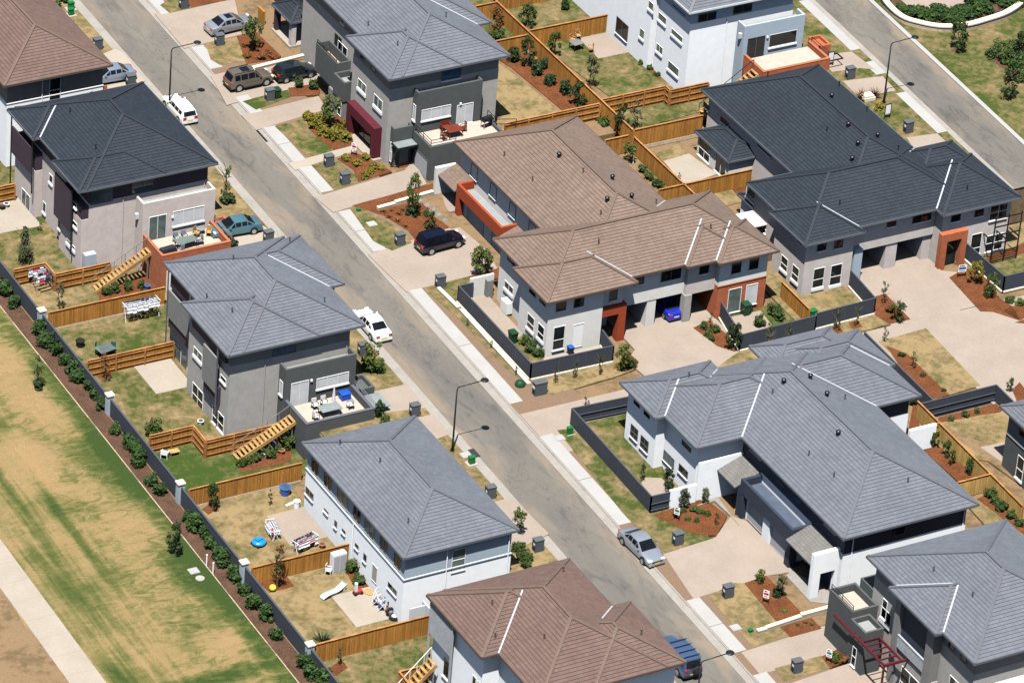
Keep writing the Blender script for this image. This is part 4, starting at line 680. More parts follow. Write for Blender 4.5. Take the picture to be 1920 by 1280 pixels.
h.boxes('link_wall', 'taupe_render', [(15.6, 18.5, -2.9, -2.45, 2.75, 6.05)]); h.boxes('grey_pier', 'grey_render', [(15.5, 16.2, -3.0, -2.3, -.4, 2.75)]); h.win('-y', -3.5, (1366.5, 543), (1386, 582), 1, None, .03, pane='glass_green', name='glass_door'); h.win('-y', -3.5, (1399.5, 535), (1417, 568), 1, None, .03, pane='glass_blind'); h.winm('-y', 2.0, 12.95, 15.4, -.2, 2.3, 1, None, 0, 'gutter_grey', 'drain_dark', 'garage_door'); h.winm('-y', 2.0, 16.4, 18.3, -.2, 2.3, 1, None, 0, 'gutter_grey', 'glass_dark', 'front_door'); h.winm('-y', 2.0, 9.6, 11.9, -.2, 2.3, 1, None, 0, 'gutter_grey', 'grey_door', 'garage_door')
h.add(MB().box(6.81, 9.35, -3.3, -2.6, 2.72, 3.6).box(8.6, 9.35, -3.3, -2.6, -.4, 2.72).box(8.9, 9.35, -2.6, -.7, 2.72, 3.6), 'orange_portal', 'orange_render')
h.add(MB().box(5.1, 7.3, 11.9, 12.15, 2.6, 3.7).box(5.1, 5.35, 12.15, 20.0, 2.5, 3.7).box(5.1, 7.3, 20.0, 20.25, 2.5, 3.7).box(5.1, 5.6, 19.7, 20.25, .2, 2.5), 'orange_balcony', 'orange_render'); h.boxes('orange_pillar', 'orange_render', [(5.1, 5.6, 7.2, 7.6, 0, 3.4)]); h.boxes('balcony_roof', 'flat_roof', [(5.35, 6.8, 12.15, 20.0, 2.5, 2.9)]); h.boxes('garage_wall', 'cream_render', [(5.7, 6.8, 8, 20, -.1, 2.5)]); h.winm('-x', 5.7, 15.9, 19.0, .3, 2.2, 1, None, 0, 'garage_door', 'garage_door', 'garage_door'); h.winm('-x', 5.7, 11.2, 14.4, .2, 2.1, 1, None, 0, 'garage_door', 'garage_door', 'garage_door')
def leanto(h, name, x0, x1, y0, y1, z0, z1, mat):
    mb = MB(); L = math.hypot(x1-x0, z1-z0)
    mb.face([(x0, y1, z0), (x0, y0, z0), (x1, y0, z1), (x1, y1, z1)], 0, [(y1, 0), (y0, 0), (y0, L), (y1, L)]); mb.face([(x0, y1, z0-.12), (x1, y1, z1-.12), (x1, y0, z1-.12), (x0, y0, z0-.12)], 1)
    mb.face([(x0, y0, z0-.12), (x1, y0, z1-.12), (x1, y0, z1), (x0, y0, z0)], 1); mb.face([(x0, y1, z0), (x1, y1, z1), (x1, y1, z1-.12), (x0, y1, z0-.12)], 1); mb.face([(x0, y1, z0-.12), (x0, y0, z0-.12), (x0, y0, z0), (x0, y1, z0)], 1)
    return h.add(mb, name, [mat, 'gutter_grey'])
leanto(h, 'porch_roof', 4.9, 6.8, 20.25, 23.4, 2.9, 3.75, 'tile_brown'); leanto(h, 'side_roof', 5.0, 6.8, 7.3, 11.9, 2.9, 3.6, 'tile_brown'); h.add(MB().box(4.7, 6.9, 23.4, 23.75, 0.2, 3.6), 'porch_wall', 'cream_render'); h.boxes('porch_floor', 'concrete_pink', [(4.6, 6.8, 20.3, 23.4, .3, .8)]); h.boxes('painted_porch_shade', 'drain_dark', [(6.6, 6.79, 20.4, 23.3, .8, 3.0)])  # near-black sheet on the porch wall stands in for shade
for k in range(4): h.winm('-x', 6.8, 19.6-k*3.6, 20.8-k*3.6, 3.9, 5.2, 1, None, .06, 'gutter_grey', 'glass_blind')
h.boxes('yard_wall', 'cream_render', [(-.35, 2.0, 7.25, 7.45, -.1, 2.3)]); h.boxes('hot_water_unit', 'grey_panel', [(1.1, 1.7, 6.75, 7.24, .2, 2.0)]); h.boxes('air_conditioner', 'white_paint', [(1.35, 1.95, 3.6, 4.7, .3, 1.4)])
# R4 charcoal duplex on the right
h = House('long charcoal roofed duplex with taupe walls and brick entry portal at the right', 39, 8, 0)
h.boxes('wall', 'taupe_render', [(33.2, 44.9, 6, 23.3, -.3, 5.75), (28.35, 33.9, -2, 7.0, -.4, 5.75), (27.65, 32.7, -3.15, 2, -.4, 5.75), (32.7, 41.9, -2.2, 6, 2.7, 5.75), (32.7, 49, 2.2, 6.5, -.4, 5.7), (41.95, 49.3, -3.4, 2.2, -.4, 5.75), (37.0, 38.2, -2.1, 2.2, -.4, 2.7), (41.0, 41.9, -2.0, 2.2, -.4, 2.7)])
h.roof(5.75, .54, [(32.65, 45.45, -.8, 23.9), (27.8, 45.4, -2.8, 7.6), (27.1, 33.3, -3.75, 2.4), (41.5, 49.9, -3.98, 4.4), (43, 49.55, 2.2, 7.15)], 'tile_charcoal', 'ridge_charcoal', 'gutter_grey', [(41.5, -2.8, 1, 1, 3.9), (33.3, -2.8, -1, 1, 2.9), (45.45, 7.15, -1, -1, 1.6), (27.8, 2.4, 1, -1, .6)], [(1439, 145), (1573, 163), (1625, 210), (1550, 247), (1684, 282), (1574, 385), (1813, 357)], [(1559, 184), (1590, 238), (1608, 273), (1645, 258), (1597, 302)])
for tl, br, c in (((1466, 476), (1475.5, 512), 27.65), ((1487, 494), (1496, 532), 27.65)): h.win('-x', c, tl, br, 1, .42, .25)
for tl, br, c in (((1475, 427), (1483.5, 441), 27.65), ((1495.5, 446), (1503.5, 460), 27.65), ((1320, 190), (1330, 208), 33.2), ((1352, 217), (1366, 240), 33.2), ((1421, 270), (1446, 296), 33.2)): h.win('-x', c, tl, br, 1, None, .08, 'gutter_grey')
h.win('-x', 28.35, (1423.5, 419), (1436, 439), 2, None, .1); h.win('-x', 28.35, (1401, 347), (1415, 383), 1, .3, .1, pane='glass_green')
for tl, br in (((1526, 504.5), (1542.5, 536)), ((1558.5, 498), (1575, 531))): h.win('-y', -3.15, tl, br, 1, .42, .3)
for tl, br, nv, c in (((1533, 455), (1548.5, 468), 1, -3.15), ((1565, 449.5), (1579.5, 463), 1, -3.15), ((1713, 395), (1745, 411.5), 2, -2.2), ((1664, 409), (1679.5, 422.5), 1, -2.2), ((1784.5, 399.5), (1800, 413), 1, -3.4), ((1829, 389), (1843.5, 403.5), 1, -3.4)): h.win('-y', c, tl, br, nv, None, .1, 'gutter_grey')
h.win('-y', -3.4, (1822, 440), (1836.5, 474), 1, .3, .1); h.winm('-y', 2.2, 38.3, 40.9, -.2, 2.2, 1, None, 0, 'gutter_grey', 'grey_door', 'garage_door'); h.winm('-y', 2.2, 34.0, 36.9, -.2, 2.2, 1, None, 0, 'gutter_grey', 'garage_door', 'garage_door'); h.winm('-y', -3.4, 47.0, 48.9, .3, 2.0, 2, .5, .1); h.winm('-y', -3.4, 47.0, 48.9, 3.6, 5.2, 2, .5, .1)
h.boxes('slate_pier', 'blue_grey_render', [(33.0, 33.9, -3.0, -2.3, -.4, 3.4)]); pz = PY(1757, 447, -4.3)
h.add(MB().box(41.7, 44.5, -3.95, -3.4, 2.75, 3.55).box(41.7, 42.35, -3.95, -3.4, -.4, 2.75).box(43.9, 44.5, -3.95, -3.4, -.4, 2.75), 'brick_portal', 'brick_red'); h.winm('-y', -3.4, 42.4, 43.85, -.3, 2.5, 1, None, 0, 'gutter_grey', 'glass_dark', 'front_door')
bl = MB(); [bl.box(46.6, 49.4, -5.0, -4.9, .2+k*.9, .3+k*.9) for k in range(6)]; [bl.box(x, x+.1, -5.0, -4.9, -.3, 5.0) for x in (46.6, 48.0, 49.4)]; [bl.box(x, x+.1, -4.9, -3.4, 2.3, 2.4) for x in (46.6, 48.0, 49.4)]; h.add(bl, 'balcony_frame', 'black_metal')
rz = 1.2
h.boxes('garden_room', 'cream_render', [(30.6, 33.3, 14.9, 20.5, .9, 3.5)]); pyr(h, 'garden_room_roof', 30.35, 34.4, 14.65, 20.75, 3.5, .42, 'tile_charcoal', 'gutter_grey'); h.winm('-x', 30.6, 18.2, 20.2, 1.3, 3.2, 2, .45, .1); h.winm('-x', 30.6, 15.3, 17.2, 1.25, 3.2, 2, None, .05, name='patio_door')
h.boxes('corner_room', 'white_render', [(28.6, 33.3, 7.2, 9.3, .9, 3.3)]); pyr(h, 'corner_room_roof', 28.35, 34.2, 6.9, 9.6, 3.35, .42, 'tile_charcoal', 'gutter_grey'); h.boxes('patio_canopy', 'white_paint', [(25.2, 28.3, 4.4, 6.9, 3.0, 3.12)]); h.boxes('canopy_post', 'white_paint', [(25.3, 25.4, 4.5, 4.6, 0, 3.0), (25.3, 25.4, 6.7, 6.8, 0, 3.0)])
# R5 navy and white duplex
h = House('white duplex with pale grey roofs and navy garage portal right of the street', 13, -30, -1)
h.boxes('wall', 'white_render', [(7.2, 19.1, -42.75, -18, -1.8, 2.9), (1.9, 9.5, -21.4, -16.5, -1.2, 5.0), (2.8, 9.5, -26.6, -21.4, -1.4, 5.0), (9.5, 23.5, -27, -18, -1.4, 3.1), (18, 24.1, -22, -17, -1.2, 5.0)]); h.boxes('upper_wall', 'navy_render', [(7.23, 19.05, -42.7, -18, 2.9, 5.0), (9.5, 23.45, -26.95, -18, 3.1, 5.0)])  # upper walls are white ones with the shade painted in as navy
h.roof(5.0, .44, [(6.6, 19.7, -43.35, -17.25), (2.2, 15, -27.2, -17.3), (1.3, 10.15, -21.97, -15.95), (10, 24.15, -27.5, -17.28), (16, 24.67, -22.5, -16.5), (14.5, 22.6, -19.6, -15.2)], 'tile_grey', 'ridge_grey', 'gutter_grey', [(2.2, -21.97, 1, 1, 3.0), (6.6, -27.2, 1, 1, 4.9), (10.15, -17.3, -1, -1, 2.2), (19.7, -27.5, -1, 1, 5.4), (24.15, -22.5, -1, 1, 2.6)], [(1291, 707), (1448, 739), (1516, 855), (1563, 895), (1702, 905), (1584, 749)], [(1469, 719), (1571, 816), (1519, 710), (1550, 743)])
for tl, br, c in (((1184, 793), (1195, 829), 1.9), ((1202.5, 814), (1214.5, 851), 1.9)): h.win('-x', c, tl, br, 2, .45, .08, 'gutter_grey')
for tl, br, c in (((1189.5, 745), (1199.5, 766), 1.9), ((1208, 767), (1218, 786), 1.9), ((1279.5, 823.5), (1295.5, 849), 2.8)): h.win('-x', c, tl, br, 1, None, 0, 'gutter_grey')
h.win('-x', 2.8, (1245.5, 842), (1263, 880), 2, None, .03, 'gutter_grey', 'glass_green', 'sliding_door'); h.win('-x', 2.8, (1274, 867.5), (1289, 899), 1, None, .1, 'gutter_grey'); h.win('-x', 7.2, (1408, 841), (1428, 862), 2, None, .06, 'gutter_grey'); h.win('-x', 7.2, (1547, 979), (1568, 1002), 2, None, .06, 'gutter_grey'); h.winm('-x', 7.2, -33.2, -32.0, 3.6, 4.5, 1, None, 0, 'gutter_grey', 'glass_blue'); h.winm('-x', 7.2, -36, -34.8, 3.6, 4.5, 1, None, 0, 'gutter_grey', 'glass_blue'); h.win('-y', -42.75, (1678, 989), (1696, 999), 1, None, 0, 'gutter_grey'); h.pipes('-y', -42.75, [(8.0, 4.6), (18.8, 4.6)], -1.5, 4.6, 'white_render')
h.add(MB().box(5.3, 7.2, -37.9, -37.6, 1.5, 2.75).box(5.3, 5.55, -37.6, -30.0, 1.4, 2.75).box(5.3, 7.2, -30.0, -29.7, 1.5, 2.75).box(5.3, 6.0, -37.9, -37.2, -1.5, 1.5).box(5.3, 6.0, -30.3, -29.7, -1.4, 1.5), 'navy_portal', 'navy_render'); h.boxes('portal_roof', 'blue_flat_roof', [(5.55, 7.2, -37.6, -30.0, 1.4, 2.05)])
h.boxes('garage_wall', 'white_render', [(5.75, 7.2, -37.2, -30.3, -1.6, 1.4), (5.5, 5.75, -34.3, -33.3, -1.6, 1.35)]); h.winm('-x', 5.75, -33.2, -30.6, -.85, 1.1, 1, None, 0, 'garage_door', 'garage_door', 'garage_door'); h.winm('-x', 5.75, -37.0, -34.4, -1.0, 1.0, 1, None, 0, 'garage_door', 'garage_door', 'garage_door')
leanto(h, 'porch_roof', 4.75, 7.2, -29.7, -26.6, 2.0, 2.95, 'tile_greywarm'); leanto(h, 'porch_roof', 4.75, 7.2, -41.9, -37.9, 2.0, 2.95, 'tile_greywarm'); h.boxes('porch_wall', 'navy_render', [(5.2, 7.2, -29.68, -29.5, -1, 2.1), (7.0, 7.19, -41.8, -37.95, -1.2, 2.2), (7.0, 7.19, -29.4, -26.7, -1.2, 2.2)]); h.add(MB().box(4.7, 7.5, -42.3, -41.9, 1.2, 3.2).box(4.7, 5.5, -42.3, -41.9, -1.6, 1.2).box(6.9, 7.5, -42.3, -41.9, -1.6, 1.2), 'white_portal', 'white_render'); h.add(MB().box(2.9, 7.2, -26.85, -26.6, -1.2, 3.1), 'porch_side_wall', 'white_render')
h.boxes('garden_wall', 'white_render', [(.25, 2.8, -27.0, -26.75, -1.2, 1.1), (23.5, 26.2, -27.6, -27.3, -1.2, 1.6)])
# R6 grey house with maroon pergola
h = House('grey house with maroon steel pergola and slatted balcony in the lower right corner', 12, -57, -1.8)
h.boxes('wall', 'grey_render', [(5.75, 17.8, -64, -49.4, -2.4, 5.6), (5.15, 5.75, -59.5, -53.7, -2.4, 1.9)]); h.boxes('upper_wall', 'mid_grey_render', [(5.78, 17.8, -63.97, -49.43, 5.6, 7.2)]); h.boxes('loggia', 'navy_render', [(5.2, 5.76, -58.3, -54.6, 2.0, 6.6)])
h.roof(7.2, .44, [(5.15, 18.45, -64.6, -48.8), (4.47, 12, -60.1, -53.2)], 'tile_grey', 'ridge_grey', 'gutter_grey', [(5.15, -60.1, 1, 1, 3.4), (5.15, -53.2, 1, -1, 3.4)], [(1750, 1072), (1823, 1119)], [])
h.boxes('pier', 'mid_grey_render', [(4.9, 5.75, -54.5, -53.8, -2.3, 6.6), (4.9, 5.75, -59.4, -58.4, -2.3, 7.0)]); sl_ = MB(); [sl_.box(4.98, 5.06, -58.4, -54.5, 2.2+k*.11, 2.28+k*.11) for k in range(10)]; sl_.box(4.95, 5.1, -58.4, -54.5, 3.3, 3.4); h.add(sl_, 'balcony_screen', 'screen_grey')
h.win('-x', 5.75, (1653, 1134), (1669, 1176), 2, None, .28); h.winm('-x', 5.75, -51.6, -50.9, 2.6, 4.4, 1, None, .15); h.winm('-x', 5.15, -57.9, -55.4, -1.6, .9, 2, .42, .2); h.winm('-x', 5.75, -61.0, -60.2, 5.8, 6.8, 1, None, 0, 'gutter_grey'); h.winm('-x', 5.75, -62.8, -62.0, 5.8, 6.8, 1, None, 0, 'gutter_grey'); h.winm('-x', 5.75, -62.6, -61.0, 1.8, 3.6, 2, None, .2)
h.parapet('side_balcony', 'dark_render', 3.3, 5.75, -50.4, -46.9, -2.2, 2.6, 3.3, .2, 'terrace_floor'); rail(h, [(3.4, -47.0), (3.4, -50.3)], 3.3, .5); h.boxes('balcony_wall', 'dark_render', [(5.7, 7.2, -49.4, -47.6, 2.6, 4.2)]); h.parapet('planter', 'dark_render', 3.2, 5.0, -52.6, -50.4, -2.2, 2.2, 2.7, .18); h.winm('-x', 3.2, -51.8, -51.2, -1.2, .6, 1, .5, .1)
pg = MB(); 
pg.bar((2.93, -56.0, 1.9), (2.93, -48.4, 1.9), .14, .2); pg.bar((4.6, -56.0, 1.9), (4.6, -51.2, 1.9), .14, .2)
for k in range(8): y = -55.9+k*.66; pg.bar((2.93, y, 1.9), (4.6, y, 1.9), .07, .12)
pg.bar((2.93, -56.05, 1.9), (5.1, -56.05, 1.9), .14, .2); pg.bar((2.93, -56.0, -2.2), (2.93, -56.0, 1.8), .14); h.add(pg, 'pergola', 'maroon_steel')
h.boxes('living_wing', 'cream_render', [(7, 17, -66, -64, -2, 4.2)])
# R7 house on the right edge
h = House('dark grey house half outside the right edge beyond the timber fence', 36, -38, -1)
h.boxes('wall', 'dark_render', [(30.2, 45, -46, -32.1, -1.6, 2.6)]); h.boxes('upper_wall', 'mid_grey_render', [(30.23, 45, -46, -32.13, 2.6, 5.0)]); h.boxes('string_course', 'gutter_pale', [(30.12, 30.23, -46, -32.1, 2.52, 2.66)]); h.roof(5.0, .44, [(29.62, 45.6, -46.6, -31.5)], 'tile_grey', 'ridge_grey', 'gutter_grey'); h.winm('-x', 30.2, -35.2, -34.2, -.6, 1.6, 1, .42, .2); h.winm('-x', 30.23, -34.6, -33.8, 3.4, 4.5, 1, None, 0, 'gutter_grey'); h.winm('-x', 30.2, -38, -36.8, -.6, 1.6, 1, .42, .2)
# ---------------------------------------------------------------- timber fences
def fence(label, tops, zone, h=1.8, rails=False, light=False, sleepers=0.0, base=None):
    pts = [G(p[0], p[1], zone, h) for p in tops]
    # square up runs that follow the street grid
    for a, b in zip(pts[:-1], pts[1:]):
        if abs(a.x-b.x) < .25*abs(a.y-b.y): b.x = a.x
        elif abs(a.y-b.y) < .25*abs(a.x-b.x): b.y = a.y
    o0 = pts[0]; root = tag(empty('timber_fence', (o0.x, o0.y, zg(zone, o0.y))), label, 'fence')
    def add(mb, nm, mat): o = mb.build(nm, mat, root); o.location = (-o0.x, -o0.y, -zg(zone, o0.y)); return o
    pm, rm = ('paling_light', 'rail_timber') if light else ('paling', 'rail_timber')
    rr = random.Random(len(label)*7+int(abs(o0.x)*10))
    for a, b in zip(pts[:-1], pts[1:]):
        za, zb = zg(zone, a.y), zg(zone, b.y); d = Vector((b.x-a.x, b.y-a.y, 0)); L = d.length; d.normalize(); nrm = Vector((d.y, -d.x, 0))
        if nrm.x+nrm.y*1.3 > 0: nrm = -nrm                      # towards the photographed side
        mb = MB(); n = max(1, int(L/.125)); w = L/n
        for k in range(n):
            u = (k+.5)/n; c = Vector((a.x, a.y, 0))+d*(u*L); z = za+(zb-za)*u
            t = .011+rr.random()*.012; dz = rr.uniform(-.012, .012); e = rr.uniform(-.004, .004)
            q = [c+d*s_*w*.49+nrm*m_*t+nrm*e for s_, m_ in ((-1, -1), (1, -1), (1, 1), (-1, 1))]
            mb.prism([(v.x, v.y) for v in q], z+sleepers+.02, z+h-.05+dz)
        add(mb, 'paling_panel', pm)
        cp = MB().bar((a.x, a.y, za+h-.02), (b.x, b.y, zb+h-.02), .15, .05); add(cp, 'capping', rm)
        sgn = 1 if rails else -1; off = nrm*sgn*.055
        rl = MB()
        for u in (.18, .52, .86): rl.bar((a.x+off.x, a.y+off.y, za+sleepers+(h-sleepers)*u), (b.x+off.x, b.y+off.y, zb+sleepers+(h-sleepers)*u), .06, .09)
        add(rl, 'rail', rm); m_ = max(1, round(L/2.5))
        for k in range(m_+1):
            u = k/m_; c = Vector((a.x, a.y, 0))+d*(u*L)+nrm*sgn*.1; z = za+(zb-za)*u
            add(MB().box(c.x-.055, c.x+.055, c.y-.055, c.y+.055, z-.1, z+h-.1), 'post', rm)
        if sleepers:
            sp = MB(); k = max(1, round(sleepers/.2))
            for i in range(k): sp.bar((a.x, a.y, za+.1+i*.2), (b.x, b.y, zb+.1+i*.2), .08, .185)
            add(sp, 'sleeper', 'sandstone' if not rails else rm)
    return root
fence('short railed timber fence left of the charcoal roofed house, the lower of two', [(-12, 352), (27, 343)], 'A', rails=True)
fence('timber paling fence at the left edge between the brown roof and charcoal roof houses', [(-12, 266), (27, 257)], 'A')
fence('stepped timber fence with rails behind the clothes line under the pinkish house', [(25, 505), (84, 490), (105, 513), (205, 489)], 'A', rails=True)
fence('timber paling fence behind the white and blue washing in the third backyard', [(93, 585), (312, 541)], 'A', 1.95, sleepers=.2)
fence('timber fence with rails beside the cream patio of the grey house', [(163, 676), (321, 634)], 'A', 1.75, rails=True)
fence('stepped timber fence with a pale gate frame below the grey house', [(280, 816), (362, 796), (391, 824), (541, 788)], 'A', rails=True)
fence('long timber paling fence between the green lawn and the yard with blue tub', [(355, 917), (566, 866)], 'A', 1.95, sleepers=.2)
fence('timber paling fence behind the white cupboard in the yard of the white house', [(474, 1063), (655, 1017)], 'A', 1.8)
fence('long timber paling fence below the yard with the slide and the tyre', [(588, 1208), (808, 1151)], 'A', 1.95)
fence('corner of timber fence by the stairs at the bottom edge', [(806, 1243), (748, 1257), (766, 1284)], 'A', 1.8)
fence('long timber fence running away from the street behind the back lawns', [(924, -5), (1144, 200), (1188, 243)], 'C', 1.8)
fence('timber fence continuing down the slope between the brown roof and the cream patio', [(1187, 254), (1303, 364)], 'E', 1.8)
fence('short timber fence joining the roof of the grey house at the top', [(893, 11), (931, 3)], 'C', 1.8); fence('timber fence running from the grey roof corner to the shrubs', [(928, 77), (990, 64)], 'C', 1.8)
fence('timber paling fence beside the patio of the white house with table and chairs', [(992, 57), (1145, 25)], 'C', 1.9); fence('timber paling fence along the top edge behind the leafy tree', [(938, -12), (1080, -42)], 'C', 1.9)
fence('timber fence with rails behind the ridge of the brown duplex', [(946, 231), (1126, 195)], 'C', 1.7, rails=True); fence('stepped timber fence with rails below the tall white house', [(1128, 186), (1242, 155), (1256, 169), (1329, 154)], 'C', 1.8, rails=True)
fence('timber paling fence on low sleepers behind the cream patio of the charcoal duplex', [(1190, 243), (1318, 215)], 'E', 2.3, sleepers=.4); fence('short timber fence end beside the roof of the brown duplex and garden lamp', [(1136, 262), (1189, 251)], 'E', 1.9)
fence('timber paling fence dividing the two patios of the charcoal duplex', [(1236, 355), (1280, 345), (1406, 313)], 'E', 1.8); fence('timber paling fence between the orange brick wing and the taupe duplex', [(1466, 527), (1516, 578)], 'B', 1.8)
fence('light new timber fence running past the red mulch beds at the right', [(1721, 751), (1925, 945)], 'B', 1.8, light=True); fence('light new timber cross fence between two mulch beds at the right edge', [(1797, 903), (1864, 889)], 'B', 1.8, light=True); fence('short light timber fence with rails beside the white garden wall', [(1738, 798), (1762, 792)], 'B', 1.7, rails=True, light=True)
# ---------------------------------------------------------------- slate-coloured boundary walls
bw = tag(empty('boundary_wall', (-35.7, -8, -2.6)), 'long slate grey boundary wall with pale capped piers along the reserve', 'wall')
py_ = [110, 96, 82, 68, 54, 41, 31.5, 20.1, 6.05, -7.9, -19.95, -31.9, -44, -56, -70, -90]
for a, b in zip(py_[:-1], py_[1:]):
    mb = MB(); n = max(1, int((a-b)/2.4)); 
    mb.prism([(-35.76, b+.28), (-35.64, b+.28), (-35.64, a-.28), (-35.76, a-.28)], lambda x, y: zg('A', y)-.2, lambda x, y: zg('A', y)+1.62)
    o = mb.build('wall_panel', 'wall_slate', bw); o.location = (35.7, 8, 2.6)
    cp = MB().bar((-35.7, a-.28, zg('A', a)+1.65), (-35.7, b+.28, zg('A', b)+1.65), .17, .07); o = cp.build('capping', 'rail_slate', bw); o.location = (35.7, 8, 2.6)
for y in py_[1:-1]:
    z = zg('A', y); o = MB().box(-35.98, -35.42, y-.28, y+.28, z-.2, z+1.95).build('pier', 'pier_paint', bw); o.location = (35.7, 8, 2.6)
    c_ = MB().box(-36.05, -35.35, y-.35, y+.35, z+1.95, z+2.06).build('pier_cap', 'sandstone_cap', o)
def slate_wall(label, pts, zone='B', h=1.75, plinth=True, rails=False):
    o0 = pts[0]; zb = zg(zone, o0[1]); root = tag(empty('garden_wall', (o0[0], o0[1], zb)), label, 'wall')
    def add(mb, nm, mat): o = mb.build(nm, mat, root); o.location = (-o0[0], -o0[1], -zb); return o
    for a, b in zip(pts[:-1], pts[1:]):
        za, zb_ = zg(zone, a[1]), zg(zone, b[1]); A_, B_ = Vector((a[0], a[1], 0)), Vector((b[0], b[1], 0)); d = (B_-A_).normalized(); nn = Vector((d.y, -d.x, 0))*.05
        q = [A_-nn, B_-nn, B_+nn, A_+nn]; f = lambda x, y: zg(zone, y)
        add(MB().prism([(v.x, v.y) for v in q], lambda x, y: f(x, y)-.1, lambda x, y: f(x, y)+h-.03), 'wall_panel', 'wall_slate')
        add(MB().bar((a[0], a[1], za+h), (b[0], b[1], zb_+h), .13, .07), 'capping', 'rail_slate')
        if plinth: add(MB().bar((a[0], a[1], za+.16), (b[0], b[1], zb_+.16), .34, .16), 'plinth', 'sandstone_cap')
        if rails:
            rl = MB(); [rl.bar((a[0]-nn.x*1.8, a[1]-.09, za+u), (b[0]-nn.x*1.8, b[1]-.09, zb_+u), .07, .08) for u in (.35, 1.0)]; add(rl, 'rail', 'rail_slate')
        L = (B_-A_).length; n = max(1, round(L/2.6))
        for k in range(n+1):
            c = A_+(B_-A_)*(k/n); add(MB().box(c.x-.06, c.x+.06, c.y-.06, c.y+.06, f(0, c.y)-.1, f(0, c.y)+h+.02), 'post', 'rail_slate')
    return root
slate_wall('slate grey courtyard wall around the left end of the brown duplex', [(-.2, 7.1), (-1.6, 7.1), (-1.45, -5.9), (6.6, -6.1), (6.9, -3.6)])
slate_wall('slate grey courtyard wall in front of the orange brick wing', [(19.0, -3.6), (17.95, -8.7), (25.8, -8.5), (25.9, -8.2), (32.3, -8.0), (32.6, -3.4)])
q1 = [tuple(G(*p, 'B', 1.7)[:2]) for p in ((1812, 457), (1884, 519), (1935, 507))]; slate_wall('slate grey garden wall turning the corner at the right edge', q1)
slate_wall('slate grey wall around the lawn beside the white duplex and footpath', [(4.2, -13.4), (-1.45, -13.15), (-1.5, -26.85), (.3, -26.9)], rails=True, plinth=False)
q2 = [tuple(G(*p, 'B', 1.8)[:2]) for p in ((1622, 622), (1757, 744))]; q2[1] = (q2[0][0], q2[1][1]); slate_wall('slate grey fence behind the pale roofs beside the long mulch bed', q2, plinth=False)
q3 = [tuple(G(*p, 'B', 1.8)[:2]) for p in ((1729, 755), (1870, 722), (1903, 753))]; q3[1] = (q3[1][0], q3[0][1]); q3[2] = (q3[1][0], q3[2][1]); slate_wall('slate grey fence with rails boxing in the dry lawn at the right', q3, plinth=False, rails=True)
# low sandstone walls and edgings
def stone(label, a, b, zone='B', h=.45, w=.3):
    A_, B_ = G(*a, zone, h), G(*b, zone, h); f = lambda x, y: zg(zone, y)
    d = Vector((B_.x-A_.x, B_.y-A_.y, 0)).normalized(); nn = Vector((d.y, -d.x, 0))*w/2
    root = tag(empty('low_stone_wall', (A_.x, A_.y, f(0, A_.y))), label, 'low wall'); L = Vector((-A_.x, -A_.y, -f(0, A_.y)))
    q = [A_-nn, B_-nn, B_+nn, A_+nn]; o = MB().prism([(v.x, v.y) for v in q], lambda x, y: f(x, y), lambda x, y: f(x, y)+h-.1).build('stone_course', 'block_stone', root); o.location = L
    nn *= 1.15; q = [A_-nn, B_-nn, B_+nn, A_+nn]; o = MB().prism([(v.x, v.y) for v in q], lambda x, y: f(x, y)+h-.1, lambda x, y: f(x, y)+h).build('capstone', 'sandstone_cap', root); o.location = L
stone('low sandstone garden wall stepping beside the tree and navy car', (708, 388), (745, 378)); stone('upper length of low sandstone wall nearer the white porch wall', (741, 377), (812, 357), h=.6)
stone('short low sandstone block beside the silver car driveway beds', (1420, 1180), (1439, 1175)); stone('long low sandstone wall between mulch beds by the street', (1437, 1174), (1503, 1152), h=.55); stone('low sandstone wall reaching the grey house with pergola', (1502, 1150), (1568, 1132), h=.7)
stone('low sandstone edging wall beside the tan four wheel drive', (474, 126), (570, 102)); stone('stone edging wall under the grass strip beside the duplex courtyard', (822, 538), (860, 575), h=.4); stone('long stone retaining edge under the courtyard wall along the street', (864, 578), (992, 718), h=.42)
# ---------------------------------------------------------------- street lamps
lamp0 = empty('street_lamp'); pl = MB().cyl((0, 0, 0), (0, 0, 1.4), .11, .085).cyl((0, 0, 1.4), (0, 0, 6.0), .085, .06); pl.tube([(0, 0, 6.0), (.05, 0, 6.22), (.2, 0, 6.33)], .055)
pl.build('pole', 'lamp_black', lamp0, True); MB().tube([(.2, 0, 6.33), (2.3, 0, 6.43)], .045).build('arm', 'lamp_black', lamp0, True)
hd = MB().ball((2.62, 0, 6.43), .36, 0, 14, 8, .32).build('lamp_head', 'lamp_black', lamp0, True); MB().ball((2.66, 0, 6.36), .24, 0, 12, 6, .3).build('lens', 'lens', hd, True); MB().cyl((0, 0, 0), (0, 0, .12), .19, .19).build('base_plate', 'lamp_black', lamp0)
for i, (p, zn, lb) in enumerate((((848, 844.5), 'B', 'black street lamp standing by the kerb next to the plain white house'), ((317, 203.5), 'B', 'black street lamp rising beside the parked white station wagon'), ((1657, 192.5), 'D', 'black street lamp on the upper street at the park'), ((1266, 1320), 'B', 'black street lamp leaning over the blue four wheel drive'))):
    o = lamp0 if i == 0 else copy_tree(lamp0); q = G(*p, zn, .1)
    if i == 3: q = Vector((-12.6, -53.2, zg('B', -53.2)+.1))
    o.location = q; tag(o, lb, 'street lamp', 'street lamps')
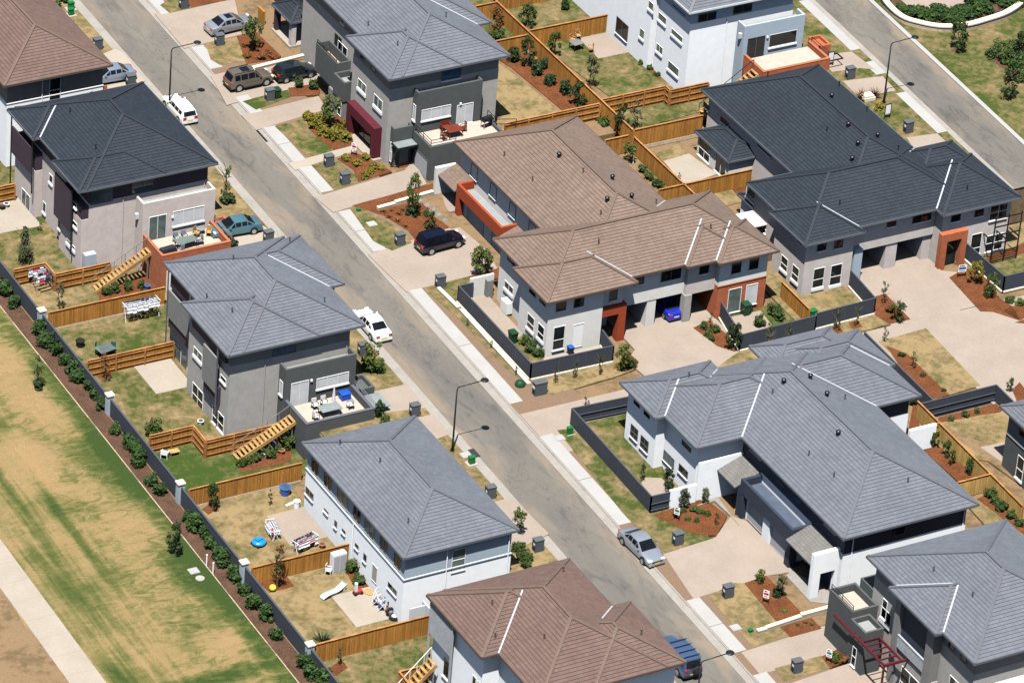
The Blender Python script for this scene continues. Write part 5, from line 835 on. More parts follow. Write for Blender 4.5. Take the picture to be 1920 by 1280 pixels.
# ---------------------------------------------------------------- letterbox pillars, service boxes, bins, sign boards
pil0 = empty('letterbox_pillar'); MB().box(-.4, .4, -.3, .3, 0, 1.08).build('pillar', 'pillar_grey', pil0); MB().box(-.43, .43, -.33, .33, 1.08, 1.16).build('cap', 'pillar_grey', pil0); MB().box(-.415, -.4, -.16, .08, .62, .8).build('letter_plate', 'white_paint', pil0); MB().box(-.41, -.4, -.2, .12, .2, .5).build('meter_door', 'drain_dark', pil0)
LP = [((183, 92), 'B', 'on the dry verge beside the brown roof at upper left'), ((245, 160), 'B', 'behind the charcoal roof ridge near the silver car boot'), ((344, 15), 'B', 'on the grass at the top beside the first driveway'), ((411, 84), 'B', 'beside the silver sedan on the top driveway'), ((505, 187), 'B', 'next to the green wheelie bin'),
      ((616, 311), 'B', 'beside the narrow garden path to the maroon portal'), ((646, 344), 'B', 'on the lawn above the wide driveway of the grey house'), ((749, 458), 'B', 'beside the dark navy car'), ((825, 537), 'B', 'at the end of the low stone edge by the courtyard'), ((680, 664), 'B', 'behind the parked white sedan'),
      ((777, 778), 'B', 'on the bright green lawn by the dark terrace'), ((919, 932), 'B', 'on the verge beside the white house roof'), ((1008, 1031), 'B', 'on the verge near the white house corner shrubs'), ((1270, 1019), 'B', 'beside the silver coupe like sedan and mulch'), ((1364, 1118), 'B', 'on the straw lawn left of the red and white sign'),
      ((1493, 1258), 'B', 'on the bottom right lawn near the pergola'), ((1593, 146), 'D', 'on the upper street below the brick terrace'), ((1702, 247), 'D', 'on the upper street near the foot of the right lamp'), ((503, 453), 'B', 'behind the grey roof near the teal car')]
for i, (p, zn, lb) in enumerate(LP):
    o = pil0 if i == 0 else copy_tree(pil0); o.rotation_euler.z = random.uniform(-.05, .05); o.location = G(*p, zn, .1); tag(o, 'grey letterbox pillar ' + lb, 'letterbox', 'letterbox pillars')
o = copy_tree(pil0); o.location = G(1011, 738, 'B', .1); o.scale = (1.45, 1, 1.1); tag(o, 'wide double grey letterbox pillar with two plates at the lane corner', 'letterbox', 'letterbox pillars')
MB().box(-.415, -.4, .1, .24, .62, .8).build('letter_plate', 'white_paint', o)
gb0 = empty('service_box'); MB().box(-.24, .24, -.2, .2, 0, .62).build('cabinet', 'box_green', gb0); MB().box(-.27, .27, -.23, .23, .62, .7).build('lid', 'box_green', gb0); MB().box(-.45, .45, -.4, .4, -.05, .03).build('plinth', 'concrete_pale', gb0)
for i, (p, zn, s_, lb) in enumerate((((1523, 596), 'B', 1.25, 'bright green service box against the slate wall by the lane'), ((884, 868), 'B', 1.0, 'green service box on the verge below the street lamp'), ((1068, 812), 'B', .9, 'green service box outside the slate wall corner beside the footpath'), ((672, 396), 'B', .7, 'low green service box on the lawn near the sandstone wall'), ((1407, 1184), 'B', .75, 'low green service box on the straw lawn at lower right'), ((133, 17), 'B', 1.1, 'green service box on the verge at the top left'), ((133, 28), 'B', 1.0, 'darker green service box just below another at top left'))):
    o = gb0 if i == 0 else copy_tree(gb0); o.location = G(*p, zn, .1); o.scale = (s_, s_, s_ if s_ > .8 else .4); tag(o, lb, 'service box', 'green service boxes')
cv = MB().ball((0, 0, .1), .48, 0, 12, 8, .9).build('green_dome', 'bin_green'); cv.location = G(975, 722, 'B', .12); tag(cv, 'dark green rounded service cover on bare soil near the lane corner', 'service cover')
def wheelie(label, p, zone, mat, dz=.1, s_=1.0, lid=None):
    r = tag(empty('wheelie_bin', G(*p, zone, dz)), label, 'bin'); b = MB(); n = len(b.v)
    b.v += [(-.22, -.24, .08), (.22, -.24, .08), (.22, .24, .08), (-.22, .24, .08), (-.29, -.32, .95), (.29, -.32, .95), (.29, .36, .95), (-.29, .36, .95)]; b.f += [(3, 2, 1, 0), (4, 5, 6, 7), (0, 1, 5, 4), (1, 2, 6, 5), (2, 3, 7, 6), (3, 0, 4, 7)]; b.m += [0]*6
    b.build('body', mat, r); l_ = MB().box(-.31, .31, -.36, .36, .955, 1.02).build('lid', lid or mat, r); MB().cyl((-.3, .3, .1), (.3, .3, .1), .1).build('wheel', 'drain_dark', r); MB().bar((-.25, .42, .98), (.25, .42, .98), .05).build('handle', mat, r); r.scale = (s_,)*3
wheelie('dark green wheelie bin beside the letterbox pillar and tan car', (519, 184), 'B', 'bin_green'); wheelie('green wheelie bin on the lawn inside the courtyard wall', (961, 642), 'B', 'bin_green', s_=1.1); wheelie('dark green wheelie bin before the orange brick wing', (1397, 590), 'B', 'bin_green', s_=1.2); wheelie('small dark bin with bright blue lid by the white courtyard door', (1069, 664), 'B', 'drain_dark', s_=.8, lid='bin_blue')
def sign(label, p, zone='B', face='white_paint', band='bin_blue', h=1.35, w=.52, hh=.75, rz=0):
    r = tag(empty('sign_board', G(*p, zone, .12), rz), label, 'sign'); MB().box(-w/2, -w/2+.05, -.03, .03, 0, h).build('post', 'black_metal', r); MB().box(w/2-.05, w/2, -.03, .03, 0, h).build('post', 'black_metal', r)
    f = MB().box(-w/2, w/2, -.045, -.03, h-hh, h).build('board', face, r); MB().box(-w/2+.06, w/2-.06, -.052, -.045, h-hh*.62, h-hh*.34).build('band', band, f); MB().box(-w/2+.1, w/2-.2, -.052, -.045, h-hh*.22, h-hh*.1).build('text_line', 'black_metal', f); MB().box(-w/2+.1, w/2-.12, -.052, -.045, h-hh*.86, h-hh*.78).build('text_line', 'gutter_grey', f)
M['sign_red'] = None; paint('sign_red', (.45, .02, .02), .4, 0, 0); paint('sign_green', (.02, .16, .10), .4, 0, 0)
sign('white sign board with a red band on the mulch between lawn and portal', (1435, 1131), band='sign_red', rz=-.9); sign('white sign board with green band on the mulch by the white garden wall', (1268, 975), band='sign_green', rz=-1.0); sign('white sign board with green text near the pergola house', (1553, 1242), band='sign_green', rz=-1.0); sign('white and blue sign board on mulch beside the brick portal', (1802, 520), band='bin_blue', w=.8, rz=-.2); sign('small white sign board beside the maroon portal', (663, 292), band='sign_red', w=.5, rz=-.8)
def grate(label, p, zone, lx, ly, mat='drain_dark', nm='drain_grate'):
    q = G(*p, zone, .06); r = tag(empty(nm, q), label, 'drain'); k = ZONES[zone][1]
    MB().prism([(-lx, -ly), (lx, -ly), (lx, ly), (-lx, ly)], lambda x, y: -.05+k*y, lambda x, y: .012+k*y).build('frame', mat, r); b = MB()
    for i in range(7): y = -ly*.8+i*ly*.27; b.bar((-lx*.85, y, .02+k*y), (lx*.85, y, .02+k*y), .03, .02)
    b.build('bars', 'gutter_grey', r)
grate('steel grate drain in the gutter below the lamp by the white house', (889, 849), 'B', .28, .62); grate('kerb inlet drain slot on the right kerb opposite the white house', (1036, 849), 'B', .12, 1.3); grate('kerb inlet drain slot beside the footpath near the top lawns', (489, 253), 'B', .12, 1.3)
for p, zn, lb in (((873, 853), 'B', 'square concrete pit lid on the grass beside the green service box'), ((697, 420), 'B', 'square concrete pit lid beside the footpath near the navy car'), ((1379, 1176), 'B', 'square concrete pit lid at the edge of the straw lawn'), ((363, 1070), 'A', 'square concrete pit lid in the field grass'), ((1049, 821), 'B', 'pale pit lid next to the footpath by the slate wall')):
    o = MB().box(-.42, .42, -.4, .4, -.05, .05).box(-.34, .34, -.32, .32, .05, .062).build('pit_lid', 'concrete_pale'); o.location = G(*p, zn, .1 if zn == 'B' else .03); tag(o, lb, 'pit lid')
o = MB().cyl((0, 0, -.05), (0, 0, .06), .38, .38, 16).cyl((0, 0, .06), (0, 0, .075), .28, .28, 16).build('manhole_cover', 'concrete_pale'); o.location = G(375, 1084, 'A', .03); tag(o, 'round concrete manhole cover in the field grass', 'manhole cover')
for p, lb in (((387, 1062), 'white marker post in the field, left of a pair'), ((399, 1077), 'white marker post in the field, right of a pair by the hedge')):
    r = tag(empty('marker_post', G(*p, 'A', 0)), lb, 'post'); MB().cyl((0, 0, -.1), (0, 0, 1.15), .06, .06, 10).build('pipe', 'white_paint', r); MB().cyl((0, 0, 1.15), (0, 0, 1.2), .075, .075, 10).build('cap', 'white_paint', r)
# ---------------------------------------------------------------- vehicles
paint('tail_red', (.45, .012, .010), .25); paint('lamp_clear', (.75, .76, .78), .12); paint('amber', (.8, .30, .02), .25); plain('tyre_rubber', (.018, .018, .019), rough=.85, var=0); plain('alloy', (.48, .49, .50), rough=.3, metal=.7, var=0); plain('plastic_trim', (.03, .032, .035), rough=.6, var=0)
paint('plate_yellow', (.75, .55, .05), .4, 0, 0); paint('paint_white', (.80, .80, .79)); paint('paint_silver', (.36, .40, .45), .28, .55); paint('paint_silverblue', (.30, .36, .46), .28, .5); paint('paint_tan', (.16, .135, .11), .3, .4); paint('paint_black', (.010, .016, .020), .2); paint('paint_teal', (.085, .19, .23), .28, .35); paint('paint_navy', (.003, .004, .014), .2); paint('paint_blue', (.012, .030, .36), .2, .2); paint('paint_steelblue', (.07, .125, .24), .28, .4); paint('paint_roofglass', (.02, .02, .025), .06)
# side profiles per body type, x along the car from tail (0) to nose (1), heights in metres
PROF = {
 'sedan': dict(L=4.75, W=1.80, deck=[(0, .62, .78), (.015, .86, .92), (.04, .96, .96), (.20, 1.00, .98), (.30, .99, 1.0), (.62, .93, 1.0), (.70, .92, .99), (.90, .78, .95), (.97, .68, .86), (1, .52, .72)], cab=(.155, .315, .56, .73), H=1.43, roofw=.74),
 'hatch': dict(L=4.15, W=1.74, deck=[(0, .60, .80), (.015, .95, .93), (.05, 1.00, .97), (.30, 1.0, 1.0), (.64, .95, 1.0), (.74, .94, .98), (.92, .80, .93), (.98, .68, .84), (1, .52, .72)], cab=(.03, .14, .56, .76), H=1.48, roofw=.75),
 'wagon': dict(L=4.55, W=1.72, deck=[(0, .60, .82), (.012, .94, .95), (.05, .97, .98), (.30, .97, 1.0), (.64, .93, 1.0), (.72, .92, .99), (.92, .78, .95), (.98, .68, .86), (1, .52, .74)], cab=(.02, .085, .56, .73), H=1.40, roofw=.78),
 'suv': dict(L=4.60, W=1.83, deck=[(0, .66, .86), (.012, 1.06, .96), (.05, 1.10, .98), (.30, 1.10, 1.0), (.64, 1.06, 1.0), (.74, 1.05, .99), (.92, .95, .95), (.98, .80, .88), (1, .60, .76)], cab=(.02, .085, .56, .72), H=1.76, roofw=.78),
 'offroad': dict(L=4.85, W=1.86, deck=[(0, .70, .92), (.01, 1.16, .97), (.05, 1.20, .98), (.30, 1.20, 1.0), (.64, 1.18, 1.0), (.74, 1.16, .99), (.93, 1.08, .96), (.985, .95, .92), (1, .70, .82)], cab=(.015, .055, .60, .71), H=1.95, roofw=.84)}
def car(label, kind, mat, pos, heading, zone='B', dz=.0, scale=1.0, rear_plate='plate_yellow', roof_extra=None, trim=False):
    """pos: ground point under the middle; heading: direction of the nose, degrees from +X"""
    p = PROF[kind]; L, W, H = p['L'], p['W'], p['H']; k = ZONES[zone][1]
    root = tag(empty('car', pos), label, 'car', 'cars in the streets and driveways'); hd = rad(heading)
    root.rotation_euler = (0, 0, 0); root.rotation_euler = Matrix.Rotation(hd, 4, 'Z').to_euler()
    root.rotation_euler.y = -math.atan(k*math.sin(hd)); root.scale = (scale,)*3
    X = lambda u: (u-.5)*L
    mb = MB(); zb = .20 if kind in ('sedan', 'hatch', 'wagon') else .30; rings = []
    for (u, z, w) in p['deck']:
        hw = W/2*w; x = X(u); zl = zb + (.10 if u in (0, 1) else 0)
        pts = [(.80*hw, zl), (.97*hw, zl+.10), (1.0*hw, zl+(z-zl)*.50), (.985*hw, zl+(z-zl)*.72), (.93*hw, z-.05), (.80*hw, z), (.40*hw, z+.018), (0, z+.022)]
        ring = [(x, a, b) for a, b in pts] + [(x, -a, b) for a, b in pts[-2::-1]]
        rings.append(len(mb.v)); mb.v += ring
    m = 15
    for a, b in zip(rings[:-1], rings[1:]):
        for i in range(m-1): mb.f.append((a+i, b+i, b+i+1, a+i+1)); mb.m.append(0)
        mb.f.append((a+m-1, b+m-1, b, a)); mb.m.append(0)
    mb.f.append(tuple(rings[0]+i for i in range(m))); mb.m.append(0); mb.f.append(tuple(rings[-1]+m-1-i for i in range(m))); mb.m.append(0)
    mb.f = [f[::-1] for f in mb.f]
    # cabin, body coloured, glass panels set into it
    ca, cb, cc, cd_ = [X(u) for u in p['cab']]
    def belt(x):
        u = x/L+.5; D = p['deck']
        for (u0, z0, w0), (u1, z1, w1) in zip(D[:-1], D[1:]):
            if u0 <= u <= u1: t = (u-u0)/(u1-u0); return z0+(z1-z0)*t, W/2*(w0+(w1-w0)*t)
        return D[-1][1], W/2
    rw = W/2*p['roofw']; mid = (cb+cc)/2
    st = [(ca, belt(ca)[0]-.02, belt(ca)[1]*.84), (cb, H-.035, rw*.95), (mid, H, rw), (cc, H-.04, rw*.95), (cd_, belt(cd_)[0]-.02, belt(cd_)[1]*.86)]
    lo = [(x, belt(x)[0]-.04, belt(x)[1]*.93) for x in (ca, cb, mid, cc, cd_)]
    n = len(mb.v)
    for (x, z, w), (x2, z2, w2) in zip(st, lo): mb.v += [(x2, w2, z2), (x, w, z), (x, w*.5, z+.03), (x, -w*.5, z+.03), (x, -w, z), (x2, -w2, z2)]
    for i in range(4):
        a = n+i*6; b = a+6
        for j in range(5): mb.f.append((a+j, a+j+1, b+j+1, b+j)); mb.m.append(0)
    body = mb.build('body', mat, root, True)
    try:
        body.data.use_auto_smooth = True
    except Exception: pass
    md = body.modifiers.new('edge', 'EDGE_SPLIT'); md.split_angle = rad(38)
    def lerp(a, b, t): return tuple(a[i]+(b[i]-a[i])*t for i in range(3))
    def glass(name, q, inset, off):
        c = [sum(v[i] for v in q)/4 for i in range(3)]; q = [Vector(lerp(v, c, inset)) for v in q]
        nr = (q[1]-q[0]).cross(q[3]-q[0]).normalized()
        if nr.dot(Vector(c)-Vector((0, 0, .7))) < 0: nr = -nr
        g = MB().face([v+nr*off for v in q]); g.face([v+nr*(off-.02) for v in q][::-1])
        for i in range(4): j = (i+1) % 4; g.face([q[i]+nr*(off-.02), q[j]+nr*(off-.02), q[j]+nr*off, q[i]+nr*off])
        return g.build(name, 'car_glass', root)
    top = lambda i, s_: (st[i][0], s_*st[i][2], st[i][1]); bot = lambda i, s_: (lo[i][0], s_*lo[i][2], lo[i][1]+.05)
    glass('windscreen', [top(4, 1), top(4, -1), lerp(top(3, -1), top(4, -1), .04), lerp(top(3, 1), top(4, 1), .04)], .07, .05)
    glass('rear_window', [top(0, -1), top(0, 1), lerp(top(1, 1), top(0, 1), .05), lerp(top(1, -1), top(0, -1), .05)], .10 if kind in ('sedan', 'wagon') else .16, .05)
    for s_ in (1, -1):
        def sp(x, t):        # point on the side of the cabin at x, t 0 belt..1 roof
            i = max(j for j in range(5) if st[j][0] <= x+1e-6) if x < st[-1][0]-1e-6 else 3
            i = min(i, 3); f = (x-st[i][0])/(st[i+1][0]-st[i][0]); a = lerp(top(i, s_), top(i+1, s_), f); b_ = lerp(bot(i, s_), bot(i+1, s_), f); return lerp(b_, a, t)
        cuts = [cb+(cc-cb)*.0, cb+(cc-cb)*.5, cc] if kind in ('sedan', 'hatch') else [cb+.04, cb+(cc-cb)*.30, cb+(cc-cb)*.66, cc]
        for x0, x1 in zip(cuts[:-1], cuts[1:]): glass('side_window', [sp(x0+.05, .12), sp(x1-.05, .12), sp(x1-.05, .88), sp(x0+.05, .88)], .0, .014)
        glass('side_window', [sp(cc+.02, .12), sp(cd_-.28, .10), sp(cd_-.34, .42), sp(cc+.02, .86)], .0, .014)
        if kind == 'sedan': glass('side_window', [sp(ca+.30, .12), sp(cb-.04, .12), sp(cb-.04, .84), sp(ca+.36, .42)], .0, .014)
        mi = MB().box(cc+.42, cc+.62, s_*W*.47-.11 if s_ < 0 else W*.47-.02, s_*W*.47+.02 if s_ < 0 else W*.47+.11, belt(cc)[0]+.0, belt(cc)[0]+.14); mi.build('mirror', mat, root)
    # wheels
    r = .315 if kind in ('sedan', 'hatch', 'wagon') else .37
    for u in (.19, .815):
        for s_ in (1, -1):
            ar = MB().cyl((X(u), s_*(W/2*.99), r+.03), (X(u), s_*(W/2*.60), r+.03), r+.07, n=18).build('wheel_arch', 'drain_dark', root)
            t = MB().cyl((X(u), s_*W*.40, r), (X(u), s_*(W*.505), r), r, n=20); wo_ = t.build('wheel', 'tyre_rubber', root); wo_.name = 'wheel'
            h_ = MB().cyl((X(u), s_*W*.50, r), (X(u), s_*(W*.511), r), r*.66, n=16); h_.build('rim', 'alloy', wo_)
            for a in range(5): pass
    zt = p['deck'][2][1]
    for s_ in (1, -1):
        MB().box(X(0)-.012, X(.03), s_*W*.33-.16, s_*W*.33+.16, zt-.24 if kind in ('sedan',) else zt-.30, zt-.10 if kind in ('sedan',) else zt-.04).build('tail_light', 'tail_red', root)
        MB().box(X(.945), X(.988), s_*W*.34-.20, s_*W*.34+.16, .60 if r < .35 else .74, .72 if r < .35 else .88).build('headlight', 'lamp_clear', root)
    MB().box(X(0)-.018, X(0)+.02, -.26, .26, .50, .61).build('number_plate', rear_plate, root); MB().box(X(1)-.02, X(1)+.018, -.26, .26, .40, .50).build('number_plate', 'plate_yellow', root); MB().box(X(.985), X(1)+.006, -.50, .50, .52, .62).build('grille', 'plastic_trim', root)
    MB().box(X(0)-.03, X(.05), -W*.44, W*.44, zb+.08, zb+.26).build('rear_bumper', 'plastic_trim' if trim else mat, root); MB().box(X(.95), X(1)+.02, -W*.42, W*.42, zb+.06, zb+.2).build('front_bumper', 'plastic_trim' if trim else mat, root)
    MB().box(X(.05), X(.95), -W*.42, W*.42, zb-.04, zb+.12).build('underbody', 'drain_dark', root)
    if trim:
        for s_ in (1, -1): MB().bar((X(.3), s_*W*.49, zb+.06), (X(.7), s_*W*.49, zb+.06), .12, .06).build('side_step', 'plastic_trim', root)
    if roof_extra == 'rails':
        for s_ in (1, -1): MB().bar((cb+.1, s_*rw*.86, H+.06), (cc-.1, s_*rw*.86, H+.06), .05, .05).build('roof_rail', 'plastic_trim', root)
        MB().box(mid-.1, mid+.75, -.42, .42, H+.018, H+.035).build('sunroof', 'car_glass', root)
    if roof_extra == 'sunroof': MB().box(mid-.25, mid+.4, -.40, .40, H+.02, H+.036).build('sunroof', 'car_glass', root)
    if roof_extra == 'rack':
        for k_ in range(4):
            x = cb+.25+k_*(cc-cb-.5)/3; MB().bar((x, -rw, H+.12), (x, rw, H+.12), .06, .04).build('roof_bar', 'black_metal', root)
        sp_ = MB().cyl((X(0)-.05, -.25, 1.0), (X(0)-.27, -.25, 1.0), .36, n=18).build('spare_wheel', 'tyre_rubber', root); MB().cyl((X(0)-.26, -.25, 1.0), (X(0)-.29, -.25, 1.0), .22, n=14).build('wheel_cover', 'plastic_trim', sp_)
    return root
def at(px, py, zone='B', up=.75, dz=.02):
    q = G(px, py, zone, up); q.z = zg(zone, q.y)+dz; return q
D_ = V+.01
car('white sedan parked at the kerb in mid street, tail lights towards the viewer', 'sedan', 'paint_white', at(697, 604), 90)
car('white station wagon parked at the kerb beside the upper left street lamp', 'wagon', 'paint_white', at(337, 200), 90)
car('silver sedan parked at the right kerb facing the viewer with yellow plate', 'sedan', 'paint_silver', at(1203, 1020), -87, scale=1.03)
car('silver sedan with sunroof standing on the topmost driveway', 'sedan', 'paint_silver', at(431, 44, dz=D_), 4, roof_extra='sunroof', scale=1.02)
car('tan four wheel drive with roof rails standing on a driveway', 'suv', 'paint_tan', at(466, 148, dz=D_), 2, roof_extra='rails', trim=True)
car('black hatchback nosed in under the balcony beside the tan four wheel drive', 'hatch', 'paint_black', at(552, 133, dz=D_), 2)
car('pale silver blue sedan half hidden behind the brown roof at upper left', 'sedan', 'paint_silverblue', at(206, 139, dz=D_), 178)
car('teal sedan in the short driveway beside the brick terrace', 'sedan', 'paint_teal', at(441, 424, dz=D_), 176)
car('navy blue people mover standing on the wide driveway of the brown duplex', 'suv', 'paint_navy', at(825, 452, dz=D_), 4, scale=.98)
car('bright blue hatchback in the carport of the brown duplex', 'sedan', 'paint_blue', at(1245, 567, dz=D_), 90, rear_plate='paint_white', scale=.95)
car('steel blue four wheel drive with roof bars and spare wheel at the bottom edge', 'offroad', 'paint_steelblue', at(1271, 1228), 90, roof_extra='rack', trim=True)
tr_ = tag(empty('camper_trailer', at(1330, 1290, up=1.0)), 'camper trailer under a pale blue grey cover behind the four wheel drive', 'trailer'); tr_.location.x = -10.2; tr_.location.y = -53.6; tr_.location.z = zg('B', -53.6)
plain('cover_blue', (.26, .31, .38), rough=.7, var=.06); b = MB(); b.v += [(-.9, -1.6, .6), (.9, -1.6, .6), (.9, 1.6, .6), (-.9, 1.6, .6), (-.78, -1.4, 1.25), (.78, -1.4, 1.25), (.78, 1.4, 1.25), (-.78, 1.4, 1.25)]; b.f += [(3, 2, 1, 0), (4, 5, 6, 7), (0, 1, 5, 4), (1, 2, 6, 5), (2, 3, 7, 6), (3, 0, 4, 7)]; b.m += [0]*6
b.build('cover', 'cover_blue', tr_); MB().box(-.92, .92, -1.65, 1.65, .42, .6).build('chassis', 'plastic_trim', tr_); MB().bar((-.4, 1.6, .5), (0, 2.7, .5), .07).bar((.4, 1.6, .5), (0, 2.7, .5), .07).build('drawbar', 'steel', tr_)
for s_ in (1, -1): MB().cyl((s_*.95, 0, .33), (s_*1.1, 0, .33), .33, n=16).build('wheel', 'tyre_rubber', tr_)
# ---------------------------------------------------------------- outdoor furniture and yard things
plain('table_green', (.12, .15, .14), rough=.35, var=.1); plain('teak_red', (.14, .028, .015), rough=.5, var=.15); plain('teak', (.40, .24, .11), rough=.6, var=.15); plain('cane', (.42, .26, .11), rough=.8, var=.25, scale=9); plain('mesh_grey', (.24, .27, .30), rough=.6, var=.08); plain('linen', (.72, .68, .68), var=.06, scale=5); plain('plastic_white', (.80, .80, .80), rough=.4, var=.03); plain('plastic_green', (.03, .10, .065), rough=.4, var=.05); plain('parasol_cloth', (.62, .54, .60), var=.05)
plain('cloth_white', (.74, .76, .82), rough=.9, var=.18, scale=4, fine=14); plain('cloth_blue', (.035, .05, .22), rough=.9, var=.3, scale=4); plain('cloth_red', (.45, .05, .06), rough=.9, var=.25, scale=4); plain('cloth_dark', (.02, .022, .03), rough=.9, var=.3); plain('cloth_pink', (.62, .30, .32), rough=.9, var=.2); paint('toy_blue', (.01, .22, .55), .3, 0, .3); paint('toy_yellow', (.70, .58, .05), .3, 0, .3); paint('toy_mint', (.55, .72, .68), .3, 0, .3); paint('toy_red', (.5, .03, .03), .3, 0, .3); paint('tub_blue', (.02, .14, .50), .3, 0, .3); plain('terracotta', (.40, .15, .07), var=.1); plain('iron_black', (.012, .012, .014), rough=.5, var=0)
def chair(name, label, group, loc, rz, mat, frame='iron_black', arms=True, solid=True):
    r = tag(empty(name, loc, rz), label, 'chair', group)
    MB().box(-.24, .24, -.24, .24, .42, .46).build('seat', mat, r)
    b = MB()
    if solid: b.box(-.24, .24, .22, .26, .46, .98)
    else: [b.box(-.22+i*.1, -.18+i*.1, .22, .25, .46, .92) for i in range(5)]; b.box(-.24, .24, .215, .255, .92, .98)
    b.build('backrest', mat, r)
    for x in (-.22, .22):
        for y in (-.21, .23): MB().bar((x, y, 0), (x, y, .44), .04).build('leg', frame, r)
        if arms: MB().bar((x, .22, .66), (x, -.2, .66), .05, .04).bar((x, -.2, .66), (x, -.2, .44), .04).build('armrest', frame, r)
    return r
def table(name, label, loc, rz, mat, lx, ly, h=.73, legs='iron_black', round_=False):
    r = tag(empty(name, loc, rz), label, 'table'); t = MB()
    if round_: t.cyl((0, 0, h-.04), (0, 0, h), lx, lx, 20)
    else: t.box(-lx, lx, -ly, ly, h-.045, h)
    t.build('table_top', mat, r)
    for x in (-1, 1):
        for y in (-1, 1): k = .6 if round_ else .86; MB().bar((x*lx*k, y*(lx if round_ else ly)*k, 0), (x*lx*k, y*(lx if round_ else ly)*k, h-.04), .055).build('leg', legs, r)
    return r
def bbq(label, loc, rz):
    r = tag(empty('barbecue', loc, rz), label, 'barbecue'); MB().box(-.6, .6, -.28, .28, .75, .9).build('body', 'iron_black', r); MB().cyl((-.45, 0, .92), (.45, 0, .92), .26, .26, 14).build('hood', 'iron_black', r)
    for x in (-.5, .5):
        for y in (-.22, .22): MB().bar((x, y, 0), (x, y, .75), .05).build('leg', 'steel', r)
# pinkish house terrace (floor 1.012)
z = 1.013
table('garden_table', 'long grey green garden table on the brick terrace', (-20.3, 23.4, z), .1, 'table_green', 1.0, .5)
for i, (x, y, a, lb) in enumerate(((-20.8, 24.35, 0, 'left'), (-20.0, 24.4, 0, 'right'))): chair('garden_chair', 'high backed grey mesh chair behind the terrace table, %s of two' % lb, 'grey chairs on the brick terrace', (x, y, z), a, 'mesh_grey')
chair('garden_chair', 'grey mesh chair in front of the terrace table at its left end', 'grey chairs on the brick terrace', (-21.2, 22.6, z), math.pi+.4, 'mesh_grey'); chair('garden_chair', 'grey mesh chair at the right end of the terrace table', 'grey chairs on the brick terrace', (-19.0, 23.3, z), -math.pi/2, 'mesh_grey')
for x, y, a, lb in ((-18.7, 24.6, .5, 'cane tub chair with cushion near the terrace window, left one'), (-17.6, 24.3, -.6, 'cane tub chair at the right end of the brick terrace')): chair('cane_chair', lb, 'cane chairs on the brick terrace', (x, y, z), a, 'cane', 'cane')
table('coffee_table', 'small round cane and glass table between the cane chairs', (-18.1, 25.0, z), 0, 'glass_canopy', .4, .4, .5, 'cane', True); o = MB().box(-.75, .75, -.32, .32, 0, .85).box(-.7, .7, -.28, .28, .85, .98).build('covered_barbecue', 'cloth_dark'); o.location = (-22.55, 22.45, z); o.rotation_euler.z = .1; tag(o, 'black covered barbecue at the stair end of the brick terrace', 'barbecue')
# grey house terrace (floor .262)
z = .263
table('garden_table', 'rectangular glass garden table on the dark terrace', (-20.2, -4.6, z), 0, 'glass_canopy', .95, .55)
for x, y, a, lb in ((-21.0, -3.4, 0, 'pale linen armchair behind the glass table, left one'), (-20.1, -3.35, 0, 'pale linen armchair behind the glass table beside the folded parasol'), (-21.7, -5.0, math.pi/2, 'pale linen armchair at the left end of the glass table'), (-18.2, -4.5, -math.pi/2, 'pale linen armchair at the right end near the blue crate')): chair('garden_armchair', lb, 'linen armchairs on the dark terrace', (x, y, z), a, 'linen')
r = tag(empty('parasol', (-19.5, -3.9, z)), 'closed pinkish parasol standing beside the glass table', 'parasol'); MB().cyl((0, 0, 0), (0, 0, 2.2), .03).build('pole', 'steel', r); MB().cyl((0, 0, .75), (0, 0, 2.15), .19, .05, 10).build('canopy', 'parasol_cloth', r)
o = MB().box(-.42, .42, -.36, .36, 0, .62).box(-.46, .46, -.4, .4, .56, .63).build('blue_crate', 'bin_blue'); o.location = (-17.9, -2.9, z); tag(o, 'bright blue storage crate at the corner of the dark terrace', 'crate')
# grey house with maroon portal: terrace (floor 3.962)
z = 3.963
table('dining_table', 'dark red square wooden table on the upper terrace', (8.6, 27.6, z), 0, 'teak_red', .75, .62, .74, 'teak_red')
chair('dining_bench', 'dark red wooden bench chair behind the red table', 'red wooden seats on the upper terrace', (8.4, 28.7, z), 0, 'teak_red', 'teak_red').scale = (2.0, 1, .9)
for x, y, a, lb in ((7.4, 27.2, math.pi/2+.2, 'dark red wooden chair at the left end of the red table'), (9.8, 27.9, -math.pi/2, 'dark red wooden chair at the right end of the red table')): chair('dining_chair', lb, 'red wooden seats on the upper terrace', (x, y, z), a, 'teak_red', 'teak_red', solid=False)
bbq('dark barbecue by the stair rail of the upper terrace', (12.2, 27.8, z), .2)
# white house yard at the top
q = G(1080, 92, 'C', .04); table('garden_table', 'grey topped square table on the edge of the top patio', q, .1, 'steel', .55, .5)
for p, a, lb in (((1073, 82), .5, 'slatted timber chair left of the grey topped table'), ((1083, 74), -.1, 'slatted timber chair behind the grey topped table'), ((1107, 98), -1.9, 'slatted timber chair on the patio right of the grey topped table')): chair('timber_chair', lb, 'timber chairs on the top patio', G(*p, 'C', .06), a, 'teak', 'teak', solid=False)
